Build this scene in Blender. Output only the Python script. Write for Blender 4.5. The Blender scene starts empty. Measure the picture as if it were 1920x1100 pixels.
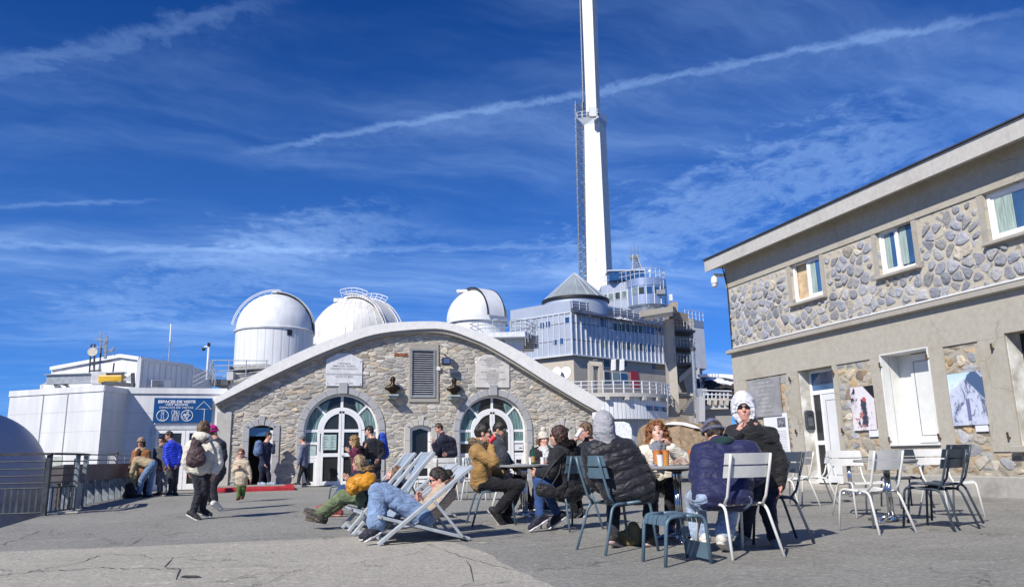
import bpy, bmesh, math, random
import numpy as np
from mathutils import Vector, Matrix
random.seed(7); np.random.seed(7)
R = math.radians; PI = math.pi
SC = bpy.context.scene
COL = SC.collection
# ---------------------------------------------------------------- camera
EYE = 0.87; FPX = 1420.0; YAW = R(18.0); PITCH = R(12.1); ROLL = R(1.07)
Fh = Vector((math.sin(YAW), math.cos(YAW), 0)); Rt0 = Vector((math.cos(YAW), -math.sin(YAW), 0)); ZZ = Vector((0, 0, 1))
FW = Fh*math.cos(PITCH) + ZZ*math.sin(PITCH); UP0 = ZZ*math.cos(PITCH) - Fh*math.sin(PITCH)
UPV = UP0*math.cos(ROLL) + Rt0*math.sin(ROLL); RTV = Rt0*math.cos(ROLL) - UP0*math.sin(ROLL)
CAM = Vector((0, 0, EYE))
cd = bpy.data.cameras.new('camera'); cam = bpy.data.objects.new('camera', cd); COL.objects.link(cam)
cd.sensor_width = 36; cd.lens = FPX/1920*36; cd.clip_start = 0.1; cd.clip_end = 6000
m3 = Matrix((RTV, UPV, -FW)).transposed()
cam.matrix_world = Matrix.Translation(CAM) @ m3.to_4x4()
SC.camera = cam
# measured picture coordinates (1920 x 1100) -> points of the place
def ray(px, py): return RTV*((px-960)/FPX) + UPV*(-(py-550)/FPX) + FW
def GZ(px, py, z=0.0):
    r = ray(px, py); return CAM + r*((z-EYE)/r.z)
def GY(px, py, y):
    r = ray(px, py); return CAM + r*(y/r.y)
def GX(px, py, x):
    r = ray(px, py); return CAM + r*(x/r.x)
def GD(px, py, d):
    r = ray(px, py); return CAM + r*(d/r.dot(Fh))
def project(p):
    v = Vector(p)-CAM; w = v.dot(FW); return (960+FPX*v.dot(RTV)/w, 550-FPX*v.dot(UPV)/w)
# ---------------------------------------------------------------- sun, sky, exposure
SUNV = Vector((-1.22, -0.92, 1.22)).normalized()        # towards the sun
SKY_STRENGTH = 0.058; SUN_STRENGTH = 4.1
sl = bpy.data.lights.new('sun', 'SUN'); sl.energy = SUN_STRENGTH; sl.angle = R(0.53); sl.color = (1, 0.955, 0.88)
so = bpy.data.objects.new('sun', sl); COL.objects.link(so); so.rotation_euler = (-SUNV).to_track_quat('-Z', 'Y').to_euler()
SC.view_settings.view_transform = 'Standard'; SC.view_settings.look = 'None'
SC.view_settings.exposure = 0.48; SC.view_settings.gamma = 1.0
W = bpy.data.worlds.new('World'); SC.world = W; W.use_nodes = True
class NT:
    """small node-tree writer"""
    def __init__(s, nt): s.nt = nt
    def n(s, t, **kw):
        nd = s.nt.nodes.new(t)
        for k, v in kw.items():
            if k.startswith('i_'):
                key = k[2:]; key = int(key) if key.isdigit() else key.replace('_', ' ')
                nd.inputs[key].default_value = v
            else: setattr(nd, k, v)
        return nd
    def l(s, a, b): s.nt.links.new(a, b)
    def put(s, v, sock):
        if isinstance(v, (int, float, tuple)): sock.default_value = v
        else: s.l(v, sock)
    def m(s, op, a, b=None, c=None, clamp=False):
        nd = s.nt.nodes.new('ShaderNodeMath'); nd.operation = op; nd.use_clamp = clamp
        for i, v in enumerate((a, b, c)):
            if v is not None: s.put(v, nd.inputs[i])
        return nd.outputs[0]
    def ss(s, v, e0, e1, o0=0.0, o1=1.0):
        nd = s.nt.nodes.new('ShaderNodeMapRange'); nd.interpolation_type = 'SMOOTHSTEP'
        s.put(v, nd.inputs[0]); nd.inputs[1].default_value = e0; nd.inputs[2].default_value = e1
        nd.inputs[3].default_value = o0; nd.inputs[4].default_value = o1; return nd.outputs[0]
    def mix(s, f, a, b, bt='MIX'):
        nd = s.nt.nodes.new('ShaderNodeMix'); nd.data_type = 'RGBA'; nd.blend_type = bt
        s.put(f, nd.inputs[0])
        for v, k in ((a, 6), (b, 7)):
            if isinstance(v, tuple): nd.inputs[k].default_value = (*v[:3], 1)
            else: s.l(v, nd.inputs[k])
        return nd.outputs[2]
    def noise(s, vec, scale, detail=4, rough=0.55, dist=0.0):
        nd = s.n('ShaderNodeTexNoise', i_Scale=scale, i_Detail=detail, i_Roughness=rough, i_Distortion=dist)
        if vec is not None: s.l(vec, nd.inputs['Vector'])
        return nd.outputs['Fac']
    def mapv(s, vec, scale=(1, 1, 1), rot=(0, 0, 0), loc=(0, 0, 0)):
        nd = s.n('ShaderNodeMapping'); nd.inputs['Scale'].default_value = scale
        nd.inputs['Rotation'].default_value = rot; nd.inputs['Location'].default_value = loc
        s.l(vec, nd.inputs['Vector']); return nd.outputs[0]
    def ramp(s, v, stops, interp='LINEAR'):
        nd = s.n('ShaderNodeValToRGB'); cr = nd.color_ramp; cr.interpolation = interp
        while len(cr.elements) < len(stops): cr.elements.new(0.5)
        for e, (p, c) in zip(cr.elements, stops): e.position = p; e.color = (*c, 1)
        s.l(v, nd.inputs[0]); return nd.outputs[0]

def make_world():
    t = NT(W.node_tree); W.node_tree.nodes.clear()
    sky = t.n('ShaderNodeTexSky', sky_type='NISHITA', sun_disc=False)
    sky.sun_elevation = math.asin(SUNV.z); sky.sun_rotation = math.atan2(SUNV.x, SUNV.y)
    sky.altitude = 2800; sky.air_density = 1.0; sky.dust_density = 0.3; sky.ozone_density = 3.0
    vt = t.n('ShaderNodeVectorMath', operation='MULTIPLY'); t.l(sky.outputs[0], vt.inputs[0]); vt.inputs[1].default_value = (0.15, 0.66, 1.5)   # thin dry air of a high summit
    skyc = vt.outputs[0]
    tc = t.n('ShaderNodeTexCoord'); sp = t.n('ShaderNodeSeparateXYZ'); t.l(tc.outputs['Generated'], sp.inputs[0])
    den = t.m('ADD', t.m('MAXIMUM', sp.outputs[2], 0.0), 0.12)
    u = t.m('DIVIDE', sp.outputs[0], den); v = t.m('DIVIDE', sp.outputs[1], den)
    cb = t.n('ShaderNodeCombineXYZ'); t.l(u, cb.inputs[0]); t.l(v, cb.inputs[1]); uv = cb.outputs[0]
    def cuv(px, py):
        r = ray(px, py).normalized(); k = max(r.z, 0)+0.12; return Vector((r.x/k, r.y/k))
    # warp
    wn = t.n('ShaderNodeTexNoise', i_Scale=2.2, i_Detail=5.0); t.l(uv, wn.inputs['Vector'])
    vm = t.n('ShaderNodeVectorMath', operation='MULTIPLY_ADD'); t.l(wn.outputs['Color'], vm.inputs[0])
    vm.inputs[1].default_value = (0.28, 0.28, 0); t.l(uv, vm.inputs[2]); wuv = vm.outputs[0]
    # high cirrus veils drawn out along the wind
    c1 = t.noise(t.mapv(wuv, (0.55, 1.7, 1), (0, 0, R(-24)), (3.1, 1.2, 0)), 1.0, 6, 0.6, 0.15)
    c2 = t.noise(t.mapv(wuv, (1.6, 5.5, 1), (0, 0, R(-30)), (1.3, 7.7, 0)), 1.3, 6, 0.62, 0.1)
    veil = t.ss(c1, 0.40, 0.74); fib = t.ss(c2, 0.25, 0.85)
    cir = t.m('MULTIPLY', veil, t.m('MULTIPLY_ADD', fib, 0.75, 0.25))
    low = t.ss(sp.outputs[2], 0.5, 0.08)                  # thicker low down
    cir = t.m('MULTIPLY', cir, t.m('MULTIPLY_ADD', low, 0.46, 0.46))
    tot = cir
    fine = t.noise(wuv, 13.0, 5, 0.65); fine2 = t.noise(uv, 34.0, 4, 0.7)
    def trail(pts, w, amp, fade, side=0.0):
        """vapour trail through sky points; side spreads it to one side"""
        nonlocal tot
        best = None
        for (a, b) in zip(pts[:-1], pts[1:]):
            A = cuv(*a); B = cuv(*b); dv = B-A; L = dv.length; dv /= L; nv = Vector((-dv.y, dv.x))
            du = t.m('SUBTRACT', u, A.x); dw = t.m('SUBTRACT', v, A.y)
            al = t.m('ADD', t.m('MULTIPLY', du, dv.x), t.m('MULTIPLY', dw, dv.y))
            ac = t.m('ADD', t.m('MULTIPLY', du, nv.x), t.m('MULTIPLY', dw, nv.y))
            ac = t.m('ADD', ac, t.m('MULTIPLY', t.m('SUBTRACT', fine, 0.5), w*3.2))
            ab = t.m('ABSOLUTE', ac)
            core = t.ss(ab, w, 0.0)
            if side:
                up = t.m('MULTIPLY', t.ss(ac, 0.0, side, 1.0, 0.0) if side > 0 else t.ss(ac, 0.0, side, 1.0, 0.0),
                         t.m('GREATER_THAN', t.m('MULTIPLY', ac, 1.0 if side > 0 else -1.0), 0.0))
                core = t.m('MAXIMUM', core, t.m('MULTIPLY', up, t.m('MULTIPLY', fine2, 0.55)))
            ex = 0.10
            k = t.m('MULTIPLY', t.ss(al, 0.0, fade) if a is pts[0] else t.ss(al, -ex, -ex*0.5), t.ss(al, L, L-fade) if b is pts[-1] else t.ss(al, L+ex, L+ex*0.5))
            c = t.m('MULTIPLY', core, k); best = c if best is None else t.m('MAXIMUM', best, c)
        best = t.m('MULTIPLY', best, t.m('MULTIPLY_ADD', fine2, 0.9, 0.45))
        tot = t.m('ADD', tot, t.m('MULTIPLY', best, amp))
    trail([(400, 300), (700, 243), (1080, 180), (1450, 108), (2050, 2)], 0.026, 0.34, 0.30, TR_SIDE)
    trail([(-150, 160), (200, 88), (360, 44), (620, -30)], 0.045, 0.20, 0.30, TR_SIDE)
    trail([(-100, 395), (120, 381), (360, 376)], 0.022, 0.22, 0.25)
    trail([(-200, 455), (240, 466), (640, 470), (1300, 462)], 0.045, 0.26, 0.3)
    trail([(-60, 590), (250, 586), (450, 586)], 0.06, 0.22, 0.8)
    trail([(1000, 560), (1350, 380), (2000, 170)], 0.30, 0.36, 0.5)
    trail([(330, 500), (600, 440), (900, 400)], 0.22, 0.32, 0.5)
    trail([(60, 640), (400, 520), (700, 470)], 0.30, 0.28, 0.6)
    tot = t.m('MINIMUM', tot, 0.85)
    hz = t.m('MULTIPLY', t.ss(sp.outputs[2], 0.55, -0.05), 0.42)     # pale air low over the peaks
    c = t.mix(hz, skyc, (1.9, 4.6, 10.4))
    c = t.mix(tot, c, (4.4, 7.2, 12.8))
    bg = t.n('ShaderNodeBackground', i_Strength=SKY_STRENGTH); t.l(c, bg.inputs[0])
    out = t.n('ShaderNodeOutputWorld'); t.l(bg.outputs[0], out.inputs[0])
TR_SIDE = 0.16
make_world()
W.cycles.sampling_method = 'MANUAL'; W.cycles.sample_map_resolution = 128
# ---------------------------------------------------------------- object helpers
ROOT = {}
def tag(o, label=None, cat=None, group=None, kind=None):
    if label: o['label'] = label
    if cat: o['category'] = cat
    if group: o['group'] = group
    if kind: o['kind'] = kind
    return o
def empty(name, loc, label=None, cat=None, group=None):
    o = bpy.data.objects.new(name, None); COL.objects.link(o); o.location = loc; o.empty_display_size = 0.2
    ROOT[o.name] = Vector(loc); return tag(o, label, cat, group)
def link_mesh(name, me, mat, parent=None, smooth=False):
    o = bpy.data.objects.new(name, me); COL.objects.link(o)
    if mat is not None: me.materials.append(mat)
    if smooth:
        me.polygons.foreach_set('use_smooth', [True]*len(me.polygons))
    if parent is not None:
        o.parent = parent; off = ROOT.get(parent.name, Vector((0, 0, 0))); ROOT[o.name] = off
        if off.length > 0: me.transform(Matrix.Translation(-off))
    me.update(); return o
def copy_tree(o, parent=None):
    c = o.copy(); COL.objects.link(c); c.parent = parent
    for ch in list(o.children): copy_tree(ch, c)
    return c
def V(*a): return Vector(a)
class MB:
    """collects boxes, tubes and the like, then links them as ONE mesh object"""
    def __init__(s): s.v = []; s.f = []
    def add(s, vs, fs):
        b = len(s.v); s.v += [tuple(x) for x in vs]; s.f += [tuple(i+b for i in f) for f in fs]; return s
    def box(s, x0, y0, z0, x1, y1, z1):
        vs = [(x, y, z) for z in (z0, z1) for y in (y0, y1) for x in (x0, x1)]
        return s.add(vs, [(0, 2, 3, 1), (4, 5, 7, 6), (0, 1, 5, 4), (2, 6, 7, 3), (0, 4, 6, 2), (1, 3, 7, 5)])
    def obox(s, c, ax, ay, az):                      # centre and three half-axis vectors
        c, ax, ay, az = map(Vector, (c, ax, ay, az))
        vs = [c + ax*i + ay*j + az*k for k in (-1, 1) for j in (-1, 1) for i in (-1, 1)]
        fs = [(0, 2, 3, 1), (4, 5, 7, 6), (0, 1, 5, 4), (2, 6, 7, 3), (0, 4, 6, 2), (1, 3, 7, 5)]
        if ax.cross(ay).dot(az) < 0: fs = [f[::-1] for f in fs]
        return s.add(vs, fs)
    def beam(s, p0, p1, w, h, up=(0, 0, 1)):         # rectangular bar between two points
        p0, p1 = Vector(p0), Vector(p1); d = p1-p0; u = Vector(up)
        sx = d.cross(u)
        if sx.length < 1e-6: sx = d.cross(Vector((1, 0, 0)))
        sx.normalize(); uu = sx.cross(d).normalized()
        return s.obox((p0+p1)/2, sx*(w/2), d/2, uu*(h/2))
    def tube(s, pts, r, n=8, cap=True, closed=False):
        pts = [Vector(p) for p in pts]; rs = r if isinstance(r, (list, tuple)) else [r]*len(pts)
        m = len(pts); base = len(s.v); prev = None
        for i, p in enumerate(pts):
            if closed: d = pts[(i+1) % m]-pts[i-1]
            else: d = (pts[min(i+1, m-1)]-pts[max(i-1, 0)])
            d.normalize()
            if prev is None:
                a = Vector((0, 0, 1)) if abs(d.z) < 0.9 else Vector((1, 0, 0)); x = d.cross(a).normalized()
            else:
                x = prev-d*prev.dot(d); x.normalize()
            prev = x; y = d.cross(x)
            for k in range(n):
                an = 2*PI*k/n; s.v.append(tuple(p + (x*math.cos(an)+y*math.sin(an))*rs[i]))
        for i in range(m if closed else m-1):
            j = (i+1) % m
            for k in range(n):
                k2 = (k+1) % n; s.f.append((base+i*n+k, base+i*n+k2, base+j*n+k2, base+j*n+k))
        if cap and not closed:
            s.f.append(tuple(base+k for k in range(n))[::-1]); s.f.append(tuple(base+(m-1)*n+k for k in range(n)))
        return s
    def cyl(s, p0, p1, r0, r1=None, n=16): return s.tube([p0, p1], [r0, r0 if r1 is None else r1], n)
    def lathe(s, c, prof, n=32, a0=0, a1=2*PI, cap=True):     # prof: (radius, z)
        c = Vector(c); base = len(s.v); full = abs(a1-a0-2*PI) < 1e-6; k = n if full else n+1
        for (r, z) in prof:
            for i in range(k):
                a = a0+(a1-a0)*i/n; s.v.append((c.x+r*math.cos(a), c.y+r*math.sin(a), c.z+z))
        for j in range(len(prof)-1):
            for i in range(n):
                i2 = (i+1) % k; s.f.append((base+j*k+i, base+j*k+i2, base+(j+1)*k+i2, base+(j+1)*k+i))
        if cap and full:
            if prof[0][0] > 1e-4: s.f.append(tuple(base+i for i in range(n))[::-1])
            if prof[-1][0] > 1e-4: s.f.append(tuple(base+(len(prof)-1)*k+i for i in range(n)))
        return s
    def ball(s, c, r, n=12, sq=(1, 1, 1)):
        c = Vector(c); m = max(4, n//2); base = len(s.v)
        for j in range(1, m):
            t = PI*j/m
            for i in range(n):
                a = 2*PI*i/n; s.v.append((c.x+r*sq[0]*math.sin(t)*math.cos(a), c.y+r*sq[1]*math.sin(t)*math.sin(a), c.z+r*sq[2]*math.cos(t)))
        s.v.append((c.x, c.y, c.z+r*sq[2])); s.v.append((c.x, c.y, c.z-r*sq[2])); tp = len(s.v)-2; bt = tp+1
        for j in range(m-2):
            for i in range(n):
                i2 = (i+1) % n; a = base+j*n; b = a+n; s.f.append((a+i, b+i, b+i2, a+i2))
        for i in range(n):
            i2 = (i+1) % n; s.f.append((tp, base+i, base+i2)); q = base+(m-2)*n; s.f.append((bt, q+i2, q+i))
        return s
    def prism(s, pts, off):                          # polygon of 3-D points pushed along off
        pts = [Vector(p) for p in pts]; off = Vector(off); n = len(pts)
        nrm = Vector((0, 0, 0))
        for i in range(n): nrm += pts[i].cross(pts[(i+1) % n])
        if nrm.dot(off) > 0: pts = pts[::-1]
        vs = pts+[p+off for p in pts]
        return s.add(vs, [tuple(range(n)), tuple(range(2*n-1, n-1, -1))]+[((i+1) % n, i, n+i, n+(i+1) % n) for i in range(n)])
    def strip(s, a, b):                              # quads between two point rows
        n = len(a); base = len(s.v); s.v += [tuple(p) for p in a]+[tuple(p) for p in b]
        for i in range(n-1): s.f.append((base+i, base+i+1, base+n+i+1, base+n+i))
        return s
    def build(s, name, mat, parent=None, smooth=False, bevel=0, seg=1, auto=None):
        me = bpy.data.meshes.new(name); me.from_pydata(s.v, [], s.f)
        if bevel or auto is not None:
            bm = bmesh.new(); bm.from_mesh(me)
            if bevel:
                es = [e for e in bm.edges if len(e.link_faces) == 2 and e.calc_face_angle(0) > 0.6]
                bmesh.ops.bevel(bm, geom=es, offset=bevel, segments=seg, affect='EDGES', profile=0.5, clamp_overlap=True)
            bm.to_mesh(me); bm.free()
        o = link_mesh(name, me, mat, parent, smooth)
        if auto is not None:
            me.polygons.foreach_set('use_smooth', [True]*len(me.polygons)); me.set_sharp_from_angle(angle=R(auto))
        return o
def frames(t):      # plane helper: origin + u*U + v*V (+ w*N)
    pass
def sheet(name, outer, holes, to3d, depth, mat, parent=None):
    """flat plate with holes: 2-D outlines, to3d(u,v,w) places them; w from 0 to depth"""
    cu = bpy.data.curves.new(name, 'CURVE'); cu.dimensions = '2D'; cu.fill_mode = 'BOTH'
    for pts in [outer]+holes:
        sp = cu.splines.new('POLY'); sp.points.add(len(pts)-1); sp.use_cyclic_u = True
        for q, p in zip(sp.points, pts): q.co = (p[0], p[1], 0, 1)
    ob = bpy.data.objects.new('tmp', cu); COL.objects.link(ob)
    dg = bpy.context.evaluated_depsgraph_get(); me0 = bpy.data.meshes.new_from_object(ob.evaluated_get(dg))
    bpy.data.objects.remove(ob); bpy.data.curves.remove(cu)
    bm = bmesh.new(); bm.from_mesh(me0); bpy.data.meshes.remove(me0)
    bmesh.ops.remove_doubles(bm, verts=bm.verts, dist=1e-5)
    if depth:
        r = bmesh.ops.extrude_face_region(bm, geom=list(bm.faces))
        nv = [g for g in r['geom'] if isinstance(g, bmesh.types.BMVert)]
        for v in nv: v.co.z = depth
    for v in bm.verts: v.co = to3d(v.co.x, v.co.y, v.co.z)
    bmesh.ops.recalc_face_normals(bm, faces=bm.faces)
    me = bpy.data.meshes.new(name); bm.to_mesh(me); bm.free()
    return link_mesh(name, me, mat, parent)
def arc(cx, cy, r, a0, a1, n=20, ry=None):
    ry = r if ry is None else ry
    return [(cx+r*math.cos(R(a0+(a1-a0)*i/n)), cy+ry*math.sin(R(a0+(a1-a0)*i/n))) for i in range(n+1)]
def text_mesh(name, s, to3d, size, mat, parent=None, align='CENTER', bold=0.0, sx=1.0, depth=0.002):
    cu = bpy.data.curves.new(name, 'FONT'); cu.body = s; cu.size = size; cu.align_x = align; cu.extrude = depth
    cu.offset = bold; cu.resolution_u = 3
    ob = bpy.data.objects.new('tmp', cu); COL.objects.link(ob)
    dg = bpy.context.evaluated_depsgraph_get(); me = bpy.data.meshes.new_from_object(ob.evaluated_get(dg))
    bpy.data.objects.remove(ob); bpy.data.curves.remove(cu)
    for v in me.vertices: v.co = to3d(v.co.x*sx, v.co.y, v.co.z)
    me.name = name; me.materials.clear()
    return link_mesh(name, me, mat, parent)
# ---------------------------------------------------------------- materials
MATS = {}
def newmat(name):
    m = bpy.data.materials.new(name); m.use_nodes = True; t = NT(m.node_tree); b = m.node_tree.nodes['Principled BSDF']
    return m, t, b
def mat(name, col, rough=0.6, metal=0.0, var=0.12, vs=6.0, bump=0.0, bs=60.0, spec=0.5, col2=None, sheen=0, coat=0, stretch=(1, 1, 1)):
    if name in MATS: return MATS[name]
    m, t, b = newmat(name); MATS[name] = m
    tc = t.n('ShaderNodeTexCoord').outputs['Object']
    if stretch != (1, 1, 1): tc = t.mapv(tc, stretch)
    n = t.noise(tc, vs, 6, 0.6)
    c2 = col2 if col2 else tuple(x*(1-var*1.6) for x in col); c1 = tuple(min(1, x*(1+var*0.6)) for x in col)
    t.l(t.mix(t.ss(n, 0.3, 0.7), c2, c1), b.inputs['Base Color'])
    b.inputs['Roughness'].default_value = rough; b.inputs['Metallic'].default_value = metal
    b.inputs['Specular IOR Level'].default_value = spec
    if sheen: b.inputs['Sheen Weight'].default_value = sheen
    if coat: b.inputs['Coat Weight'].default_value = coat
    if bump:
        bp = t.n('ShaderNodeBump', i_Strength=bump, i_Distance=0.01); t.l(t.noise(tc, bs, 5, 0.6), bp.inputs['Height'])
        t.l(bp.outputs[0], b.inputs['Normal'])
    return m
def glass(name, col=(0.018, 0.019, 0.020), rough=0.04, spec=0.4):
    if name in MATS: return MATS[name]
    m, t, b = newmat(name); MATS[name] = m
    tc = t.n('ShaderNodeTexCoord').outputs['Object']
    t.l(t.mix(t.ss(t.noise(tc, 1.3, 3), 0.35, 0.7), col, tuple(c*1.8 for c in col)), b.inputs['Base Color'])
    b.inputs['Roughness'].default_value = rough; b.inputs['Specular IOR Level'].default_value = spec
    bp = t.n('ShaderNodeBump', i_Strength=0.04, i_Distance=0.02); t.l(t.noise(tc, 1.7, 2), bp.inputs['Height']); t.l(bp.outputs[0], b.inputs['Normal'])
    return m
def stone_mat(name, proj, scale, squash, mortar, mortw, stops, bump, jitter=0.9, warp=0.12, dirt=0.25, dist=0.03):
    """rubble masonry: proj 'XZ' or 'YZ' picks the wall plane"""
    m, t, b = newmat(name); MATS[name] = m
    tc = t.n('ShaderNodeTexCoord').outputs['Object']; sp = t.n('ShaderNodeSeparateXYZ'); t.l(tc, sp.inputs[0])
    cb = t.n('ShaderNodeCombineXYZ'); t.l(sp.outputs[0 if proj[0] == 'X' else 1], cb.inputs[0]); t.l(sp.outputs[2], cb.inputs[1])
    p = cb.outputs[0]
    wn = t.n('ShaderNodeTexNoise', i_Scale=1.6, i_Detail=4.0); t.l(p, wn.inputs['Vector'])
    vm = t.n('ShaderNodeVectorMath', operation='MULTIPLY_ADD'); t.l(wn.outputs['Color'], vm.inputs[0])
    vm.inputs[1].default_value = (warp*2, warp*2, 0); t.l(p, vm.inputs[2])
    wn2 = t.n('ShaderNodeTexNoise', i_Scale=9.0, i_Detail=3.0); t.l(p, wn2.inputs['Vector'])
    vm2 = t.n('ShaderNodeVectorMath', operation='MULTIPLY_ADD'); t.l(wn2.outputs['Color'], vm2.inputs[0])
    vm2.inputs[1].default_value = (0.05, 0.05, 0); t.l(vm.outputs[0], vm2.inputs[2])
    q = t.mapv(vm2.outputs[0], (1, squash, 1))
    vo = t.n('ShaderNodeTexVoronoi', voronoi_dimensions='2D', i_Scale=scale, i_Randomness=jitter); t.l(q, vo.inputs['Vector'])
    ve = t.n('ShaderNodeTexVoronoi', voronoi_dimensions='2D', feature='DISTANCE_TO_EDGE', i_Scale=scale, i_Randomness=jitter); t.l(q, ve.inputs['Vector'])
    cs = t.n('ShaderNodeSeparateColor'); t.l(vo.outputs['Color'], cs.inputs[0])
    face = t.ramp(cs.outputs[0], stops, 'CONSTANT')
    val = t.m('MULTIPLY_ADD', cs.outputs[1], 0.6, 0.68)
    sn = t.noise(p, 22, 7, 0.7); streak = t.noise(t.mapv(p, (3, 16, 1), (0, 0, 0.5)), 2.0, 5, 0.6)
    val = t.m('MULTIPLY', val, t.m('MULTIPLY_ADD', sn, 0.9, 0.55)); val = t.m('MULTIPLY', val, t.m('MULTIPLY_ADD', streak, 0.5, 0.75))
    vc = t.n('ShaderNodeCombineColor'); [t.l(val, vc.inputs[i]) for i in range(3)]
    face = t.mix(1.0, face, vc.outputs[0], 'MULTIPLY')
    edge = t.m('ADD', ve.outputs['Distance'], t.m('MULTIPLY', t.m('SUBTRACT', t.noise(p, 7, 4), 0.5), mortw*1.6))
    # some joints are buried in mortar, some stones stand clear
    edge = t.m('SUBTRACT', edge, t.m('MULTIPLY', cs.outputs[2], mortw*0.8))
    mk = t.ss(edge, mortw*0.35, mortw*1.0)
    mo = t.mix(t.noise(p, 30, 6, 0.7), tuple(x*0.75 for x in mortar), tuple(min(1, x*1.2) for x in mortar))
    c = t.mix(mk, mo, face)
    big = t.ss(t.noise(p, 0.7, 5, 0.6), 0.35, 0.7)
    c = t.mix(t.m('MULTIPLY', big, dirt), c, tuple(x*0.55 for x in mortar))
    t.l(c, b.inputs['Base Color']); b.inputs['Roughness'].default_value = 0.9; b.inputs['Specular IOR Level'].default_value = 0.25
    dome = t.ss(edge, 0.0, mortw*2.6)
    h = t.m('ADD', t.m('MULTIPLY', dome, t.m('MULTIPLY_ADD', cs.outputs[1], 0.8, 0.4)), t.m('MULTIPLY', sn, 0.55))
    h = t.m('ADD', h, t.m('MULTIPLY', streak, 0.3))
    bp = t.n('ShaderNodeBump', i_Strength=bump, i_Distance=dist); t.l(h, bp.inputs['Height']); t.l(bp.outputs[0], b.inputs['Normal'])
    return m
def concrete_mat(name, col, stain=(0.2, 0.17, 0.12), stainamt=0.4, bump=0.35, vs=1.0, streak=True, cracks=0.0):
    if name in MATS: return MATS[name]
    m, t, b = newmat(name); MATS[name] = m
    tc = t.n('ShaderNodeTexCoord').outputs['Object']
    n1 = t.noise(tc, 0.8*vs, 7, 0.62, 0.5); n2 = t.noise(tc, 9*vs, 6, 0.7); n3 = t.noise(t.mapv(tc, (5, 5, 0.35)), 1.0*vs, 5, 0.6)
    n4 = t.noise(tc, 120*vs, 3, 0.7)
    c = t.mix(t.ss(n2, 0.3, 0.7), tuple(x*0.91 for x in col), tuple(min(1, x*1.07) for x in col))
    k = t.ss(n1, 0.48, 0.75)
    if streak: k = t.m('MAXIMUM', k, t.m('MULTIPLY', t.ss(n3, 0.55, 0.8), 0.7))
    c = t.mix(t.m('MULTIPLY', k, stainamt), c, stain)
    c = t.mix(t.ss(n4, 0.35, 0.7, 0.0, 0.25), c, tuple(x*0.55 for x in col))
    if cracks:
        q = t.n('ShaderNodeVectorMath', operation='MULTIPLY_ADD'); nn = t.n('ShaderNodeTexNoise', i_Scale=2.0, i_Detail=5.0); t.l(tc, nn.inputs['Vector'])
        t.l(nn.outputs['Color'], q.inputs[0]); q.inputs[1].default_value = (0.5, 0.5, 0.5); t.l(tc, q.inputs[2])
        ve = t.n('ShaderNodeTexVoronoi', feature='DISTANCE_TO_EDGE', i_Scale=0.9); t.l(q.outputs[0], ve.inputs['Vector'])
        cr = t.m('MULTIPLY', t.ss(ve.outputs['Distance'], 0.012, 0.002), t.ss(n1, 0.45, 0.6)); c = t.mix(t.m('MULTIPLY', cr, cracks), c, (0.06, 0.055, 0.05))
    t.l(c, b.inputs['Base Color']); b.inputs['Roughness'].default_value = 0.9; b.inputs['Specular IOR Level'].default_value = 0.25
    h = t.m('ADD', t.m('MULTIPLY', n2, 1.0), t.m('MULTIPLY', n4, 0.4))
    bp = t.n('ShaderNodeBump', i_Strength=bump, i_Distance=0.012); t.l(h, bp.inputs['Height']); t.l(bp.outputs[0], b.inputs['Normal'])
    return m
def ribbed_mat(name, col, pitch, axis='ANG', rough=0.45, depth=0.6, c=(0, 0), metal=0.0):
    """profiled sheet cladding: ribs along the vertical"""
    m, t, b = newmat(name); MATS[name] = m
    tc = t.n('ShaderNodeTexCoord').outputs['Object']; sp = t.n('ShaderNodeSeparateXYZ'); t.l(tc, sp.inputs[0])
    if axis == 'SUM': s = t.m('ADD', sp.outputs[0], sp.outputs[1])
    elif axis == 'X': s = sp.outputs[0]
    elif axis == 'Y': s = sp.outputs[1]
    else: s = t.m('MULTIPLY', t.m('ARCTAN2', t.m('SUBTRACT', sp.outputs[1], c[1]), t.m('SUBTRACT', sp.outputs[0], c[0])), axis)
    w = t.m('FRACT', t.m('DIVIDE', s, pitch))
    tri = t.m('ABSOLUTE', t.m('SUBTRACT', w, 0.5)); g = t.ss(tri, 0.36, 0.46)
    n = t.noise(t.mapv(tc, (2, 2, 0.4)), 1.2, 5, 0.6); cc = t.mix(t.ss(n, 0.35, 0.75), col, tuple(x*0.86 for x in col))
    cc = t.mix(t.m('MULTIPLY', g, 0.30), cc, tuple(x*0.5 for x in col))
    t.l(cc, b.inputs['Base Color']); b.inputs['Roughness'].default_value = rough; b.inputs['Metallic'].default_value = metal
    bp = t.n('ShaderNodeBump', i_Strength=depth, i_Distance=0.03); t.l(t.m('SUBTRACT', 1.0, g), bp.inputs['Height']); t.l(bp.outputs[0], b.inputs['Normal'])
    return m
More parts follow.
